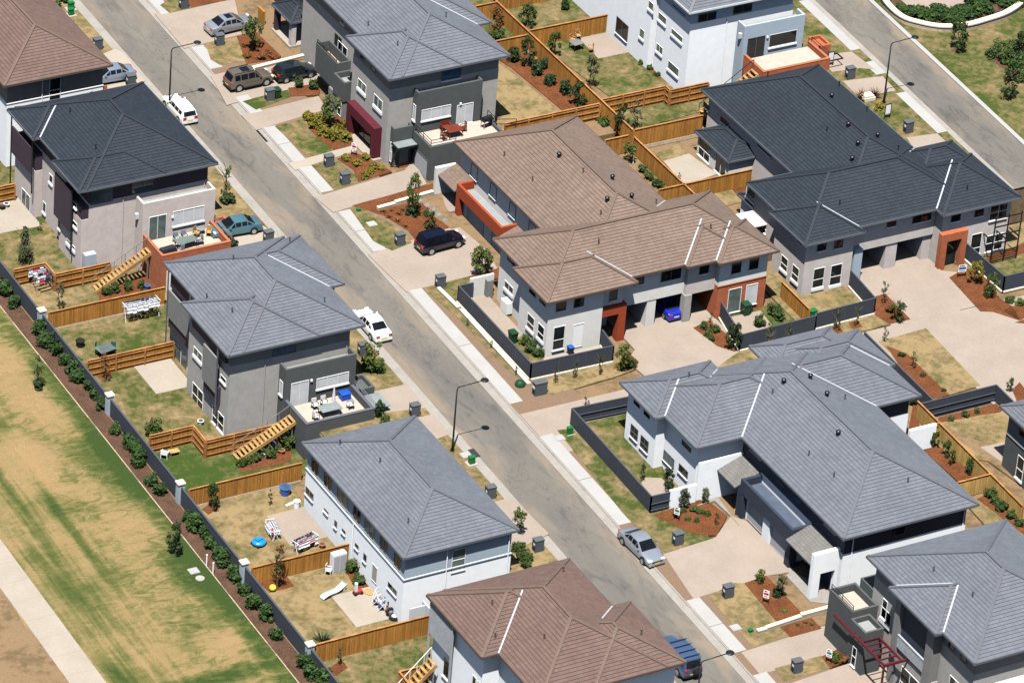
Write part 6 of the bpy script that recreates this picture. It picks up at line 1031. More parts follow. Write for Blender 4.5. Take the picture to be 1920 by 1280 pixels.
# third backyard
q = G(197, 666, 'A', .03); r = table('garden_table', 'green garden table under a patterned cloth in the third backyard', q, .2, 'table_green', .75, .55); MB().box(-.8, .8, -.6, .6, .735, .75).build('tablecloth', 'glass_green', r)
for p, a, lb in (((184, 659), .9, 'green plastic chair left of the patterned table'), ((210, 661), -.9, 'green plastic chair right of the patterned table')): chair('plastic_chair', lb, 'green chairs in the third backyard', G(*p, 'A', .03), a, 'plastic_green', 'plastic_green')
o = MB().cyl((0, 0, 0), (0, 0, .55), .3, .38, 14).cyl((0, 0, .55), (0, 0, .62), .42, .42, 14).build('black_tub', 'drain_dark'); o.location = G(150, 649, 'A', .03); tag(o, 'black round tub on the grass by the boundary wall', 'tub')
chair('plastic_chair', 'white plastic chair on the bright green lawn by the boundary wall', None, G(309, 857, 'A', .03), 2.4, 'plastic_white', 'plastic_white').scale = (1.25, 1.25, .9)
o = MB().box(-.45, .45, -.3, .3, .3, .36).bar((-.4, -.25, 0), (-.4, -.25, .3), .05).bar((.4, -.25, 0), (.4, -.25, .3), .05).bar((-.4, .25, 0), (-.4, .25, .3), .05).bar((.4, .25, 0), (.4, .25, .3), .05).build('low_bench', 'stair_timber'); o.location = G(326, 851, 'A', .03); tag(o, 'low timber bench beside the white plastic chair', 'bench')
# washing lines
def hoist(label, p, zone, rz, mats, L=1.9, W_=1.0, h=1.35, frame='steel', wall=False):
    r = tag(empty('clothes_airer', G(*p, zone, .04), rz), label, 'clothes line'); f = MB()
    for x in (-L/2, L/2):
        f.bar((x, -W_/2, h), (x, W_/2, h), .04); f.bar((x, -W_*.35, 0), (x, W_*.1, h), .04); f.bar((x, W_*.35, 0), (x, -W_*.1, h), .04)
    f.build('frame', frame, r); ln = MB()
    for k in range(5): y = -W_/2+W_*k/4; ln.bar((-L/2, y, h), (L/2, y, h), .015)
    ln.build('lines', 'steel', r); rr = random.Random(p[0])
    for k in range(5):
        y = -W_/2+W_*k/4; x = -L/2+.05; 
        while x < L/2-.25:
            w_ = rr.uniform(.25, .6); w_ = min(w_, L/2-.05-x); d = rr.uniform(.35, .85); m_ = rr.choice(mats); c = MB(); n = 6
            for s_ in (0, 1):
                for i in range(n+1): t = i/n; yy = y+.03*math.sin(i*2.1+k+s_)+(.05 if s_ else -.02)*t; c.v += [(x, yy+.0, h-.0-d*t), (x+w_, yy+.02*math.sin(i), h-d*t)]
            for s_ in (0, 1):
                o_ = s_*(2*n+2)
                for i in range(n): a = o_+2*i; c.f.append((a, a+1, a+3, a+2)); c.m.append(0)
            for i in range(n): a = 2*i; b_ = 2*n+2+2*i; c.f += [(a, a+2, b_+2, b_), (a+1, b_+1, b_+3, a+3)]; c.m += [0, 0]
            c.build('garment', m_, r); x += w_+rr.uniform(.02, .1)
    return r
hoist('clothes line with red white and blue washing in the corner under the stepped fence', (77, 540), 'A', .1, ['cloth_white', 'cloth_red', 'cloth_blue', 'cloth_white', 'cloth_dark'], 1.6, 1.9, 1.6); hoist('clothes line of white and navy washing hung before the paling fence', (264, 596), 'A', .0, ['cloth_white', 'cloth_white', 'cloth_white', 'cloth_blue'], 3.2, 1.0, 1.7, 'white_paint')
hoist('white airer with striped red and white washing at the patio edge', (511, 1002), 'A', 1.4, ['cloth_white', 'cloth_red', 'cloth_white'], 1.8, .8, .95, 'white_paint'); hoist('airer with white, pink and blue washing on the lower edge of the pink patio', (572, 1027), 'A', .25, ['cloth_white', 'cloth_pink', 'cloth_white', 'cloth_blue'], 2.2, .8, 1.0, 'white_paint')
# toys and oddments
o = MB().ball((0, 0, .26), .62, 0, 14, 8, .42).box(-.3, .25, -.22, .22, .3, .62).build('toy_car', 'toy_blue'); o.location = G(485, 1020, 'A', .03); o.rotation_euler.z = .3; tag(o, 'bright blue ride on toy on the dry grass', 'toy')
for sx in (-.4, .4):
    for sy in (-.4, .4): MB().cyl((sx, sy-.04, .14), (sx, sy+.04, .14), .14, n=12).build('wheel', 'tyre_rubber', o)
r = tag(empty('blue_tub', G(534, 926, 'A', .03)), 'blue plastic tub standing against the paling fence', 'tub'); MB().cyl((0, 0, 0), (0, 0, .72), .36, .48, 16).build('body', 'tub_blue', r); MB().cyl((0, 0, .70), (0, 0, .76), .52, .52, 16).build('rim', 'tub_blue', r); MB().cyl((0, 0, .762), (0, 0, .775), .44, .44, 16).build('water', 'glass_blue', r)
r = tag(empty('paint_drum', G(556, 951, 'A', .03)), 'white drum with lid at the upper corner of the white house', 'drum'); MB().cyl((0, 0, 0), (0, 0, .62), .27, .27, 14).build('body', 'plastic_white', r); MB().cyl((0, 0, .62), (0, 0, .68), .3, .3, 14).build('lid', 'plastic_white', r)
o = MB().box(-.5, .5, -.12, .12, 0, .1).build('white_plank', 'plastic_white'); o.location = G(545, 945, 'A', .03); o.rotation_euler.z = .2; tag(o, 'white board lying on the grass beside the white drum', 'board')
sl2 = tag(empty('slide', G(625, 1113, 'A', .04), .28), 'pale mint plastic slide lying on the dry lawn', 'slide'); b = MB(); N = 10
for i in range(N+1): t = i/N; x = -1.25+2.5*t; zz = .12+.5*max(0, (t-.25))**1.4+.10*math.sin(t*7); b.v += [(x, -.28, zz+.16), (x, -.24, zz), (x, .24, zz), (x, .28, zz+.16), (x, .30, zz+.14), (x, .25, zz-.04), (x, -.25, zz-.04), (x, -.30, zz+.14)]
for i in range(N):
    for j in range(8): a = i*8+j; c = i*8+(j+1) % 8; b.f.append((a, c, c+8, a+8)); b.m.append(0)
b.build('chute', 'toy_mint', sl2); MB().box(.9, 1.1, -.25, .25, 0, .3).build('foot', 'toy_mint', sl2)
r = tag(empty('ball', G(511, 1107, 'A', .02)), 'large yellow ball against the boundary wall', 'ball'); MB().ball((0, 0, .3), .3, 0, 16, 10).build('ball_skin', 'toy_yellow', r, True)
r = tag(empty('outdoor_cupboard', G(633, 1068, 'A', .03), .05), 'white plastic cupboard against the paling fence', 'cupboard'); MB().box(-.62, .62, -.3, .3, 0, 1.75).build('cabinet', 'plastic_white', r)
for x in (-.3, .3): MB().box(x-.28, x+.28, -.32, -.305, .1, 1.6).build('door', 'garage_door', r)
chair('plastic_chair', 'white slatted folding chair in front of the white cupboard', None, G(616, 1076, 'A', .03), .8, 'plastic_white', 'plastic_white', solid=False)
r = tag(empty('ride_on_toy', G(671, 1113, 'A', .07)), 'red white and blue ride on toy at the patio corner', 'toy'); MB().box(-.35, .35, -.16, .16, .18, .38).build('seat', 'toy_red', r); MB().box(-.3, -.12, -.14, .14, .38, .95).build('back', 'plastic_white', r); MB().ball((-.2, 0, 1.05), .16, 0, 10, 6).build('head', 'plastic_white', r)
for sx in (-.28, .28): MB().cyl((sx, -.2, .14), (sx, .2, .14), .14, n=10).build('wheel', 'tyre_rubber', r)
r = tag(empty('round_mat', G(693, 1109, 'A', .07)), 'round brown woven disc on the upper edge of the cream patio', 'mat'); MB().cyl((0, 0, 0), (0, 0, .06), .48, .48, 18).build('disc', 'cane', r); MB().cyl((0, 0, .061), (0, 0, .07), .36, .36, 18).build('weave', 'teak', r)
for p, rz, lb in (((712, 1124), .4, 'white folded airer leaning near the white house window'), ((716, 1142), 1.2, 'white wire frame stroller on the cream patio, lower one'), ((707, 1133), .9, 'white tubular frame on the cream patio')):
    r = tag(empty('folding_frame', G(*p, 'A', .07), rz), lb, 'frame'); f = MB()
    for x in (-.3, .3): f.bar((x, -.45, 0), (x, .35, .95), .035); f.bar((x, .45, 0), (x, -.3, .9), .035)
    for k in range(6): t = k/5; f.bar((-.3, -.45+.8*t, .95*t), (.3, -.45+.8*t, .95*t), .03)
    f.build('frame_tubes', 'plastic_white', r); MB().box(-.28, .28, -.1, .3, .42, .5).build('seat', random.choice(['cloth_blue', 'cloth_pink', 'cloth_white']), r)
    for x in (-.32, .32): MB().cyl((x-.03, -.45, .1), (x+.03, -.45, .1), .1, n=10).build('wheel', 'tyre_rubber', r)
def bicycle(label, p, rz, mat, s_=.8):
    r = tag(empty('bicycle', G(*p, 'A', .07), rz), label, 'bicycle'); r.scale = (s_,)*3
    for x in (-.52, .52):
        w_ = MB(); 
        for i in range(16): a, b_ = 2*math.pi*i/16, 2*math.pi*(i+1)/16; w_.bar((x+.33*math.cos(a), 0, .34+.33*math.sin(a)), (x+.33*math.cos(b_), 0, .34+.33*math.sin(b_)), .04)
        w_.build('wheel', 'tyre_rubber', r)
    MB().bar((-.52, 0, .34), (-.15, 0, .80), .045).bar((-.15, 0, .8), (.38, 0, .82), .045).bar((-.05, 0, .32), (.38, 0, .8), .045).bar((-.05, 0, .32), (-.2, 0, .9), .045).bar((-.52, 0, .34), (-.05, 0, .32), .04).bar((.52, 0, .34), (.36, 0, .95), .045).build('frame', mat, r); MB().box(-.32, -.08, -.07, .07, .9, .97).build('saddle', 'iron_black', r); MB().bar((.36, -.28, 1.0), (.36, .28, 1.0), .04).build('handlebar', 'iron_black', r)
bicycle("child's bicycle with red and white frame near the tyre by the white house", (728, 1141), .7, 'toy_red'); bicycle("child's blue bicycle leaning on the white frames on the cream patio", (722, 1131), .9, 'tub_blue')
r = tag(empty('tyre', G(739, 1158, 'A', .05)), 'black car tyre with white wheel lying by the white house corner', 'tyre'); b = MB(); b.cyl((0, 0, 0), (0, 0, .22), .46, .46, 20).build('rubber', 'tyre_rubber', r); MB().cyl((0, 0, .221), (0, 0, .23), .22, .22, 16).build('hub', 'plastic_white', r)
r = tag(empty('rolled_tyre', G(731, 1153, 'A', .05)), 'second black tyre propped beside the one with white wheel', 'tyre'); MB().cyl((0, -.1, .38), (0, .1, .38), .38, .38, 18).build('rubber', 'tyre_rubber', r); MB().cyl((0, -.11, .38), (0, .11, .38), .2, .2, 14).build('hub', 'steel', r)
o = MB().box(-.3, .3, -.18, .18, 0, .45).cyl((.0, 0, .45), (.0, 0, .55), .12, .1, 10).build('gas_heater', 'iron_black'); o.location = G(1404, 584, 'B', .14); o.rotation_euler.z = .2; tag(o, 'black garden heater base beside the brick wall window', 'heater')
for i, (p, zn, mt, lb) in enumerate((((471, 849), 'A', 'tub_blue', 'blue pot at the foot of the timber stairs'), ((515, 836), 'A', 'tub_blue', 'blue bucket under the dark terrace'), ((528, 850), 'A', 'terracotta', 'terracotta pot on the bed under the dark terrace'), ((498, 855), 'A', 'plastic_white', 'white pot among plants under the dark terrace'), ((604, 1026), 'A', 'terracotta', 'terracotta pot beside the airer on the pink patio'), ((276, 541), 'A', 'tub_blue', 'blue basin by the low door in the brick wall'), ((12, 388), 'A', 'plastic_white', 'white pot by the fence on the cream patio at the left edge'), ((4, 392), 'A', 'drain_dark', 'black pot at the very left edge of the cream patio'), ((376, 795), 'A', 'plastic_white', 'round white stepping pot by the grey house corner'))):
    r = tag(empty('plant_pot', G(*p, zn, .05)), lb, 'pot'); MB().cyl((0, 0, 0), (0, 0, .36), .19, .27, 14).build('pot_body', mt, r); MB().cyl((0, 0, .33), (0, 0, .39), .29, .29, 14).build('rim', mt, r); MB().cyl((0, 0, .391), (0, 0, .4), .22, .22, 12).build('soil', 'soil', r)
o = MB().box(-.6, .6, -.5, .5, 0, .35).box(-.5, .5, -.4, .4, .35, .5).build('paver_stack', 'sandstone_cap'); o.location = G(1626, 186, 'D', .1); tag(o, 'small pile of pale pavers beside the red leaved plants', 'pavers')
for p, lb in (((1556, 124), 'black framed sign holder behind the charcoal ridge, upper one'), ((1663, 222), 'black framed sign holder behind the charcoal ridge by the right lawn')):
    r = tag(empty('sign_stand', G(*p, 'D', .1)), lb, 'sign'); MB().bar((-.3, 0, 0), (-.3, 0, 1.5), .06).bar((.3, 0, 0), (.3, 0, 1.5), .06).bar((-.3, 0, 1.5), (.3, 0, 1.5), .06).build('frame', 'black_metal', r); MB().box(-.27, .27, -.02, .02, .5, 1.45).build('board', 'white_paint', r)
# park wall at the top right
pk = [(1655, -12), (1662, 6), (1690, 32), (1725, 44), (1768, 51), (1812, 48), (1850, 38), (1885, 26), (1912, 8), (1925, -15)]; pw = [G(*p, 'D', .55) for p in pk]; r0 = pw[0]
r = tag(empty('curved_stone_wall', (r0.x, r0.y, zg('D', r0.y))), 'curved sandstone retaining wall of the park garden at the top right', 'wall'); s1, s2 = MB(), MB()
def off(P_, d): 
    out = []
    for i, p in enumerate(P_):
        a, b_ = P_[max(0, i-1)], P_[min(len(P_)-1, i+1)]; t = Vector((b_.x-a.x, b_.y-a.y, 0)).normalized(); out.append(Vector((p.x-t.y*d, p.y+t.x*d, 0)))
    return out
sm = []
for i in range(len(pw)-1):
    p0, p1, p2, p3 = pw[max(0, i-1)], pw[i], pw[i+1], pw[min(len(pw)-1, i+2)]
    for k in range(4): t = k/4; sm.append(.5*((2*p1)+(p2-p0)*t+(2*p0-5*p1+4*p2-p3)*t*t+(-p0+3*p1-3*p2+p3)*t**3))
sm.append(pw[-1]); A1, B1 = off(sm, -.22), off(sm, .22); A2, B2 = off(sm, -.3), off(sm, .3)
for i in range(len(sm)-1):
    f = lambda x, y: zg('D', y); s1.prism([(A1[i].x, A1[i].y), (A1[i+1].x, A1[i+1].y), (B1[i+1].x, B1[i+1].y), (B1[i].x, B1[i].y)], lambda x, y: f(x, y)-.1, lambda x, y: f(x, y)+.62); s2.prism([(A2[i].x, A2[i].y), (A2[i+1].x, A2[i+1].y), (B2[i+1].x, B2[i+1].y), (B2[i].x, B2[i].y)], lambda x, y: f(x, y)+.62, lambda x, y: f(x, y)+.75)
for s_, nm, mt in ((s1, 'stone_course', 'block_stone'), (s2, 'capstone', 'sandstone_cap')): o = s_.build(nm, mt, r); o.location = (-r0.x, -r0.y, -zg('D', r0.y))
# ---------------------------------------------------------------- plants
def leafmat(name, c, hue=.25):
    m, n, l, b = _new(name); b.inputs['Roughness'].default_value = .6; b.inputs['Specular IOR Level'].default_value = .25
    f = _noise(n, l, 5.0, 3); oi = _n(n, 'ShaderNodeObjectInfo'); g = _noise(n, l, 1.4, 2)
    lo = tuple(x*.62 for x in c); hi = (min(1, c[0]*1.75), min(1, c[1]*1.5), c[2]*1.2)
    c1 = _ramp(n, l, f, [(.32, lo), (.5, c), (.72, hi)])
    c2 = _mix(n, l, 1.0, c1, _ramp(n, l, oi.outputs['Random'], [(0, (.8, .85, .85)), (.5, (1, 1, 1)), (1, (1.25, 1.12, .9))]), 'MULTIPLY')
    l.new(_mix(n, l, 1.0, c2, _ramp(n, l, g, [(.35, (.85, .88, .9)), (.65, (1.15, 1.1, 1.0))]), 'MULTIPLY'), b.inputs['Base Color'])
leafmat('leaf_dark', (.018, .038, .012)); leafmat('leaf_mid', (.036, .064, .015)); leafmat('leaf_light', (.065, .095, .022)); leafmat('leaf_yellow', (.125, .115, .016)); leafmat('leaf_grey', (.060, .078, .045)); leafmat('leaf_red', (.085, .040, .022)); leafmat('leaf_rust', (.13, .055, .018)); leafmat('leaf_hedge', (.024, .056, .013))
CROWNS = {}
def crown_mesh(shape, mat, seed):
    key = (shape, mat, seed)
    if key in CROWNS: return CROWNS[key]
    R = random.Random(hash(shape) % 1000 + seed*31 if False else sum(map(ord, shape+mat))+seed*101); mb = MB()
    # clump centres in a unit crown: height 1, half-width .5, base at z = 0
    cl = []
    if shape == 'bush':
        for _ in range(17): a = R.uniform(0, 6.283); r = R.uniform(.05, .34); cl.append((r*math.cos(a), r*math.sin(a), R.uniform(.14, .80)*(1-.55*r), R.uniform(.15, .24)))
        nl, ls = 52, .085
    elif shape == 'cone':
        for i in range(20): z = .07+.86*i/19; a = i*2.4; r = .36*(1-z)**.8*R.uniform(.5, 1); cl.append((r*math.cos(a), r*math.sin(a), z, .17*(1-z)+.07))
        nl, ls = 44, .06
    elif shape == 'tree':
        for _ in range(20): a = R.uniform(0, 6.283); z = R.uniform(.08, .92); rr = .40*math.sin(math.pi*min(1, z*.85+.12))**.7; r = rr*R.uniform(.35, 1); cl.append((r*math.cos(a), r*math.sin(a), z, R.uniform(.10, .17)))
        nl, ls = 38, .058
    elif shape == 'sparse':
        for _ in range(13): a = R.uniform(0, 6.283); z = R.uniform(.05, .97); r = .36*R.uniform(.2, 1)*(1-.5*z); cl.append((r*math.cos(a), r*math.sin(a), z, R.uniform(.07, .13)))
        nl, ls = 22, .05
    elif shape == 'spiky':
        for _ in range(60):
            a = R.uniform(0, 6.283); e = R.uniform(.35, 1.35); L = R.uniform(.6, 1.0); d = Vector((math.cos(a)*math.cos(e), math.sin(a)*math.cos(e), math.sin(e))); s_ = d.cross(Vector((0, 0, 1))).normalized()*.03
            mb.face([-s_, s_, d*L*.6+s_*.8, d*L, d*L*.6-s_*.8])
        nl = 0; ls = .1
    for (cx, cy, cz, cr) in cl:
        for _ in range(nl):
            u = R.uniform(-1, 1); th = R.uniform(0, 6.283); s_ = math.sqrt(1-u*u); d = Vector((s_*math.cos(th), s_*math.sin(th), u)); p = Vector((cx, cy, cz))+d*cr*R.uniform(.45, 1.05)
            if p.z < .01: p.z = R.uniform(.01, .06)
            n_ = (d+Vector((R.uniform(-.8, .8), R.uniform(-.8, .8), R.uniform(-.3, 1.0)))).normalized(); t = n_.cross(Vector((R.uniform(-1, 1), R.uniform(-1, 1), R.uniform(-1, 1)))).normalized(); b_ = n_.cross(t); k = ls*R.uniform(.6, 1.3)
            mb.face([p-t*k, p-b_*k*.5, p+t*k, p+b_*k*.5])
    me = bpy.data.meshes.new('foliage'); me.from_pydata(mb.v, [], mb.f); me.materials.append(M[mat]); me.update(); CROWNS[key] = me; return me
TR = {}
def trunk_mesh(seed):
    if seed in TR: return TR[seed]
    R = random.Random(seed); mb = MB(); pts = [Vector((R.uniform(-.03, .03)*i, R.uniform(-.03, .03)*i, i/5)) for i in range(6)]
    for i in range(5): mb.cyl(pts[i], pts[i+1], .026*(1-i*.15), .026*(1-(i+1)*.15), 7)
    for k in range(7): i = R.randint(1, 4); a = R.uniform(0, 6.28); q = pts[i]; mb.cyl(q, q+Vector((math.cos(a)*.22, math.sin(a)*.22, R.uniform(.12, .25))), .012, .004, 5)
    me = bpy.data.meshes.new('trunk'); me.from_pydata(mb.v, [], mb.f); me.materials.append(M['trunk_bark']); me.update(); TR[seed] = me; return me
_pc = [0]
def plant(p, zone, h, r, shape, mat, label, group=None, trunk=0.0, dz=.05, cat=None):
    """p: pixel of the foot; h height, r half width in metres; trunk: share of the height that is bare stem"""
    _pc[0] += 1; sd = _pc[0] % 4; loc = G(*p, zone, dz); R = random.Random(_pc[0]); rz = R.uniform(0, 6.28)
    me = crown_mesh(shape, mat, sd)
    if trunk or shape in ('tree', 'sparse'):
        root = tag(empty('tree' if h > 2.2 else 'sapling', loc, rz), label, cat or ('tree' if h > 2.2 else 'sapling'), group)
        t = bpy.data.objects.new('trunk', trunk_mesh(sd)); C.objects.link(t); t.parent = root; t.scale = (h*.9, h*.9, h*.92)
        c = bpy.data.objects.new('crown', me); C.objects.link(c); c.parent = root; c.location.z = h*trunk; c.scale = (r*2, r*2, h*(1-trunk))
    else:
        root = bpy.data.objects.new('shrub', me); C.objects.link(root); root.location = loc; root.rotation_euler.z = rz; root.scale = (r*2, r*2, h); tag(root, label, cat or 'shrub', group)
    return root
def row(ps, zone, h, r, shape, mat, what, where, group, trunk=0.0, dz=.05, key=1, jit=.18):
    ps = sorted(ps, key=lambda q: q[key]); n = len(ps); R = random.Random(n*7+int(ps[0][0]))
    side = 'from the top' if key == 1 else 'from the left'
    for i, q in enumerate(ps):
        k = 1+R.uniform(-jit, jit); hh = (q[2] if len(q) > 2 else h)*k; rr = (q[3] if len(q) > 3 else r)*k
        lb = '%s %s, %s' % (what, where, (ORD[i]+' '+side) if n > 1 else ''); plant(q[:2], zone, hh, rr, shape, mat, lb.strip(' ,'), group, trunk, dz)
row([(8, 550), (24, 574), (74, 627), (91, 648), (108, 664), (123, 682), (139, 700), (151, 714), (166, 730), (178, 746), (190, 766), (215, 810), (243, 838), (253, 852), (259, 870), (285, 906), (298, 926), (351, 979), (367, 994), (386, 1008), (393, 1025), (405, 1043), (418, 1058), (436, 1086), (455, 1112), (477, 1138), (500, 1160), (521, 1197), (571, 1250), (584, 1268), (606, 1284)], 'A', 1.45, .84, 'bush', 'leaf_hedge', 'dense green hedge shrub', 'outside the slate boundary wall', 'hedge shrubs outside the boundary wall', jit=.22)
P1 = plant
P1((46, 494), 'A', 3.9, 1.0, 'cone', 'leaf_grey', 'grey green conical young tree on the lawn of the pinkish house', trunk=.08); P1((75, 432), 'A', .9, .4, 'sparse', 'leaf_red', 'thin bare shrub at the patio corner of the pinkish house'); P1((111, 580), 'A', 2.9, .8, 'sparse', 'leaf_grey', 'sparse grey green sapling below the clothes line by the capped pier', trunk=.1); P1((118, 582), 'A', 1.0, .5, 'sparse', 'leaf_mid', 'small low plant just right of the sparse grey green sapling')
P1((197, 714), 'A', 2.9, .75, 'sparse', 'leaf_rust', 'thin brownish tree trained against the railed timber fence', trunk=.25); P1((287, 814), 'A', 1.9, .8, 'bush', 'leaf_mid', 'rounded bush behind the stepped fence with the pale gate'); P1((399, 957), 'A', 3.0, .75, 'tree', 'leaf_mid', 'upright leafy young tree at the left end of the paling fence', trunk=.12); P1((506, 947), 'A', 1.6, .4, 'sparse', 'leaf_grey', 'tiny staked sapling on the lawn with the blue tub', trunk=.3)
P1((329, 1040), 'A', 3.3, .95, 'tree', 'leaf_dark', 'dark small tree in a square bed on the field, lower one', trunk=.15); P1((71, 724), 'A', 3.1, .7, 'sparse', 'leaf_mid', 'thin young tree on the field, upper one', trunk=.35); P1((72, 726), 'A', 1.0, .7, 'bush', 'leaf_dark', 'low dark bush at the foot of the thin field tree'); P1((524, 1099), 'A', 4.0, .95, 'sparse', 'leaf_rust', 'tall bronze leaved young tree above the yellow ball', trunk=.15); P1((519, 1097), 'A', 3.2, .7, 'sparse', 'leaf_mid', 'green young tree intertwined with the bronze one above the ball', trunk=.2)
P1((604, 1202), 'A', 1.25, .75, 'spiky', 'leaf_grey', 'spiky grey green plant in the corner by the capped pier'); P1((637, 1245), 'A', 1.9, .4, 'sparse', 'leaf_mid', 'staked sapling on mulch at the bottom fence', trunk=.2); P1((661, 1072), 'A', 1.5, .65, 'bush', 'leaf_light', 'light green bush on mulch beside the white cupboard'); P1((673, 1090), 'A', .7, .8, 'bush', 'leaf_mid', 'low green ground cover by the white house door')
row([(199, 553), (216, 548), (240, 543), (265, 540)], 'A', 1.1, .5, 'bush', 'leaf_mid', 'small bush', 'in the bed under the upper timber stairs', 'bushes under the upper timber stairs', key=0)
row([(453, 872), (466, 868), (480, 864), (492, 852), (505, 858), (521, 846), (540, 838, 2.0, .7)], 'A', .95, .5, 'bush', 'leaf_mid', 'leafy garden plant', 'in the bed under the dark terrace', 'plants under the dark terrace', key=0)
P1((423, 377), 'B', 4.2, .75, 'sparse', 'leaf_light', 'tall thin light green street tree beside the charcoal roof', trunk=.12, dz=V); P1((424, 378), 'B', 1.0, .95, 'bush', 'leaf_dark', 'low dark bush round the foot of the thin street tree', dz=V); P1((698, 691), 'B', 2.9, 1.15, 'tree', 'leaf_light', 'bushy yellow green tree on the verge below the white sedan', trunk=.05, dz=V); P1((700, 692), 'B', 1.4, 1.2, 'bush', 'leaf_mid', 'spreading bush at the foot of the bushy verge tree', dz=V); P1((437, 466), 'B', 1.4, .6, 'bush', 'leaf_dark', 'dark shrub between the brick terrace and the teal car', dz=V)
P1((711, 780), 'B', 1.8, .6, 'bush', 'leaf_dark', 'dark shrub at the street corner of the dark terrace', dz=V); P1((722, 792), 'B', 1.0, .6, 'bush', 'leaf_mid', 'low shrub on mulch below the dark terrace corner', dz=V); P1((972, 1000), 'B', 2.6, .75, 'tree', 'leaf_light', 'light green young tree behind the eave corner of the white house', trunk=.2, dz=V)
row([(972, 1033), (980, 1046), (992, 1050), (985, 1062)], 'B', 1.0, .6, 'bush', 'leaf_mid', 'rounded bush', 'beside the lower corner of the white house', 'bushes by the white house corner', dz=V)
P1((473, 96), 'B', 3.7, 1.15, 'tree', 'leaf_mid', 'leafy green tree on mulch in front of the silver sedan', trunk=.3, dz=V); row([(462, 108), (488, 112), (505, 104), (514, 110), (480, 88)], 'B', .7, .5, 'bush', 'leaf_rust', 'low rusty shrub', 'in the bed above the tan car', 'shrubs in the topmost bed', dz=V, key=0)
P1((621, 242), 'B', 3.7, 1.3, 'tree', 'leaf_light', 'airy light green tree before the maroon portal', trunk=.3, dz=V); row([(578, 224), (590, 240), (607, 252), (622, 260), (633, 248), (643, 262), (652, 240), (600, 226)], 'B', 1.15, .75, 'bush', 'leaf_yellow', 'yellow green bush', 'round the tree before the maroon portal', 'yellow bushes before the maroon portal', dz=V, key=0)
row([(649, 300), (668, 310), (684, 298), (700, 316), (714, 317), (684, 333), (695, 324)], 'B', .65, .5, 'bush', 'leaf_yellow', 'low olive shrub', 'on mulch beside the path to the grey house', 'shrubs by the grey house path', dz=V, key=0); row([(549, 151), (587, 168), (560, 164)], 'B', 1.5, .65, 'bush', 'leaf_mid', 'green bush', 'between the black hatchback and the driveway', 'bushes by the black hatchback', dz=V, key=0)
P1((772, 404), 'B', 4.5, .85, 'tree', 'leaf_light', 'tall slender tree beside the low sandstone wall', trunk=.22, dz=V); P1((773, 404), 'B', 1.2, .7, 'bush', 'leaf_dark', 'dark low bush under the tall slender tree', dz=V); P1((803, 428), 'B', 2.1, .8, 'tree', 'leaf_mid', 'small green tree behind the navy people mover', trunk=.12, dz=V); P1((814, 432), 'B', .9, .6, 'spiky', 'leaf_rust', 'rusty tuft of grass behind the navy people mover', dz=V)
row([(730, 408), (745, 415), (718, 398), (755, 395), (735, 396), (760, 425), (748, 402)], 'B', .4, .3, 'spiky', 'leaf_rust', 'small rusty tuft', 'on the mulch above the navy car', 'rusty tufts above the navy car', dz=V, key=0)
P1((899, 520), 'B', 3.2, 1.1, 'tree', 'leaf_light', 'leafy light green tree at the corner of the white courtyard', trunk=.12, dz=V); P1((909, 508), 'B', 2.4, .8, 'tree', 'leaf_mid', 'second leafy tree just behind the white courtyard wall', trunk=.15, dz=V); row([(1000, 650), (1007, 668), (985, 645), (992, 660)], 'B', 1.0, .55, 'bush', 'leaf_mid', 'green bush', 'on the lawn inside the left slate courtyard', 'bushes in the left courtyard', dz=V)
row([(876, 610), (921, 652), (966, 703)], 'B', 1.0, .35, 'sparse', 'leaf_mid', 'tiny shrub', 'on the verge below the slate courtyard wall', 'tiny shrubs on the verge', dz=V, trunk=.1); row([(1041, 719), (1078, 710), (1125, 703)], 'B', 2.1, .42, 'sparse', 'leaf_mid', 'thin sapling', 'against the slate wall above the lane', 'saplings above the lane', dz=V, key=0, trunk=.12)
P1((1166, 695), 'B', 2.8, .85, 'tree', 'leaf_light', 'full leafy tree at the left mouth of the duplex court', trunk=.08, dz=V); P1((1180, 690), 'B', 1.2, .6, 'bush', 'leaf_mid', 'green bush right of the leafy tree at the court mouth', dz=V)
row([(1319, 617), (1341, 623), (1326, 630), (1334, 638)], 'B', .8, .42, 'bush', 'leaf_mid', 'clipped round bush', 'on mulch right of the duplex court', 'round bushes at the duplex court', dz=V); P1((1331, 619), 'B', 1.9, .35, 'sparse', 'leaf_light', 'thin sapling among the round bushes at the duplex court', trunk=.3, dz=V); P1((1374, 652), 'B', 2.7, 1.0, 'tree', 'leaf_dark', 'dense dark tree at the slate wall corner beside the court', trunk=.05, dz=V)
row([(1439, 657), (1478, 645), (1567, 622), (1604, 612)], 'B', 2.5, .55, 'sparse', 'leaf_mid', 'young sapling in a mulch square', 'along the right slate wall', 'saplings along the right slate wall', dz=V, key=0, trunk=.15); row([(1460, 600), (1452, 590), (1423, 612)], 'B', 1.3, .6, 'bush', 'leaf_mid', 'green bush', 'inside the courtyard of the orange brick wing', 'bushes in the brick wing courtyard', dz=V, key=0)
P1((1682, 604), 'B', 2.3, .85, 'tree', 'leaf_mid', 'leafy tree on mulch at the corner of the big court', trunk=.12, dz=V); P1((1656, 572), 'B', 2.5, .5, 'sparse', 'leaf_grey', 'thin pale tree by the post near the slate wall end', trunk=.2, dz=V); P1((1668, 585), 'B', .9, .5, 'bush', 'leaf_rust', 'low rusty bush behind the leafy court corner tree', dz=V)
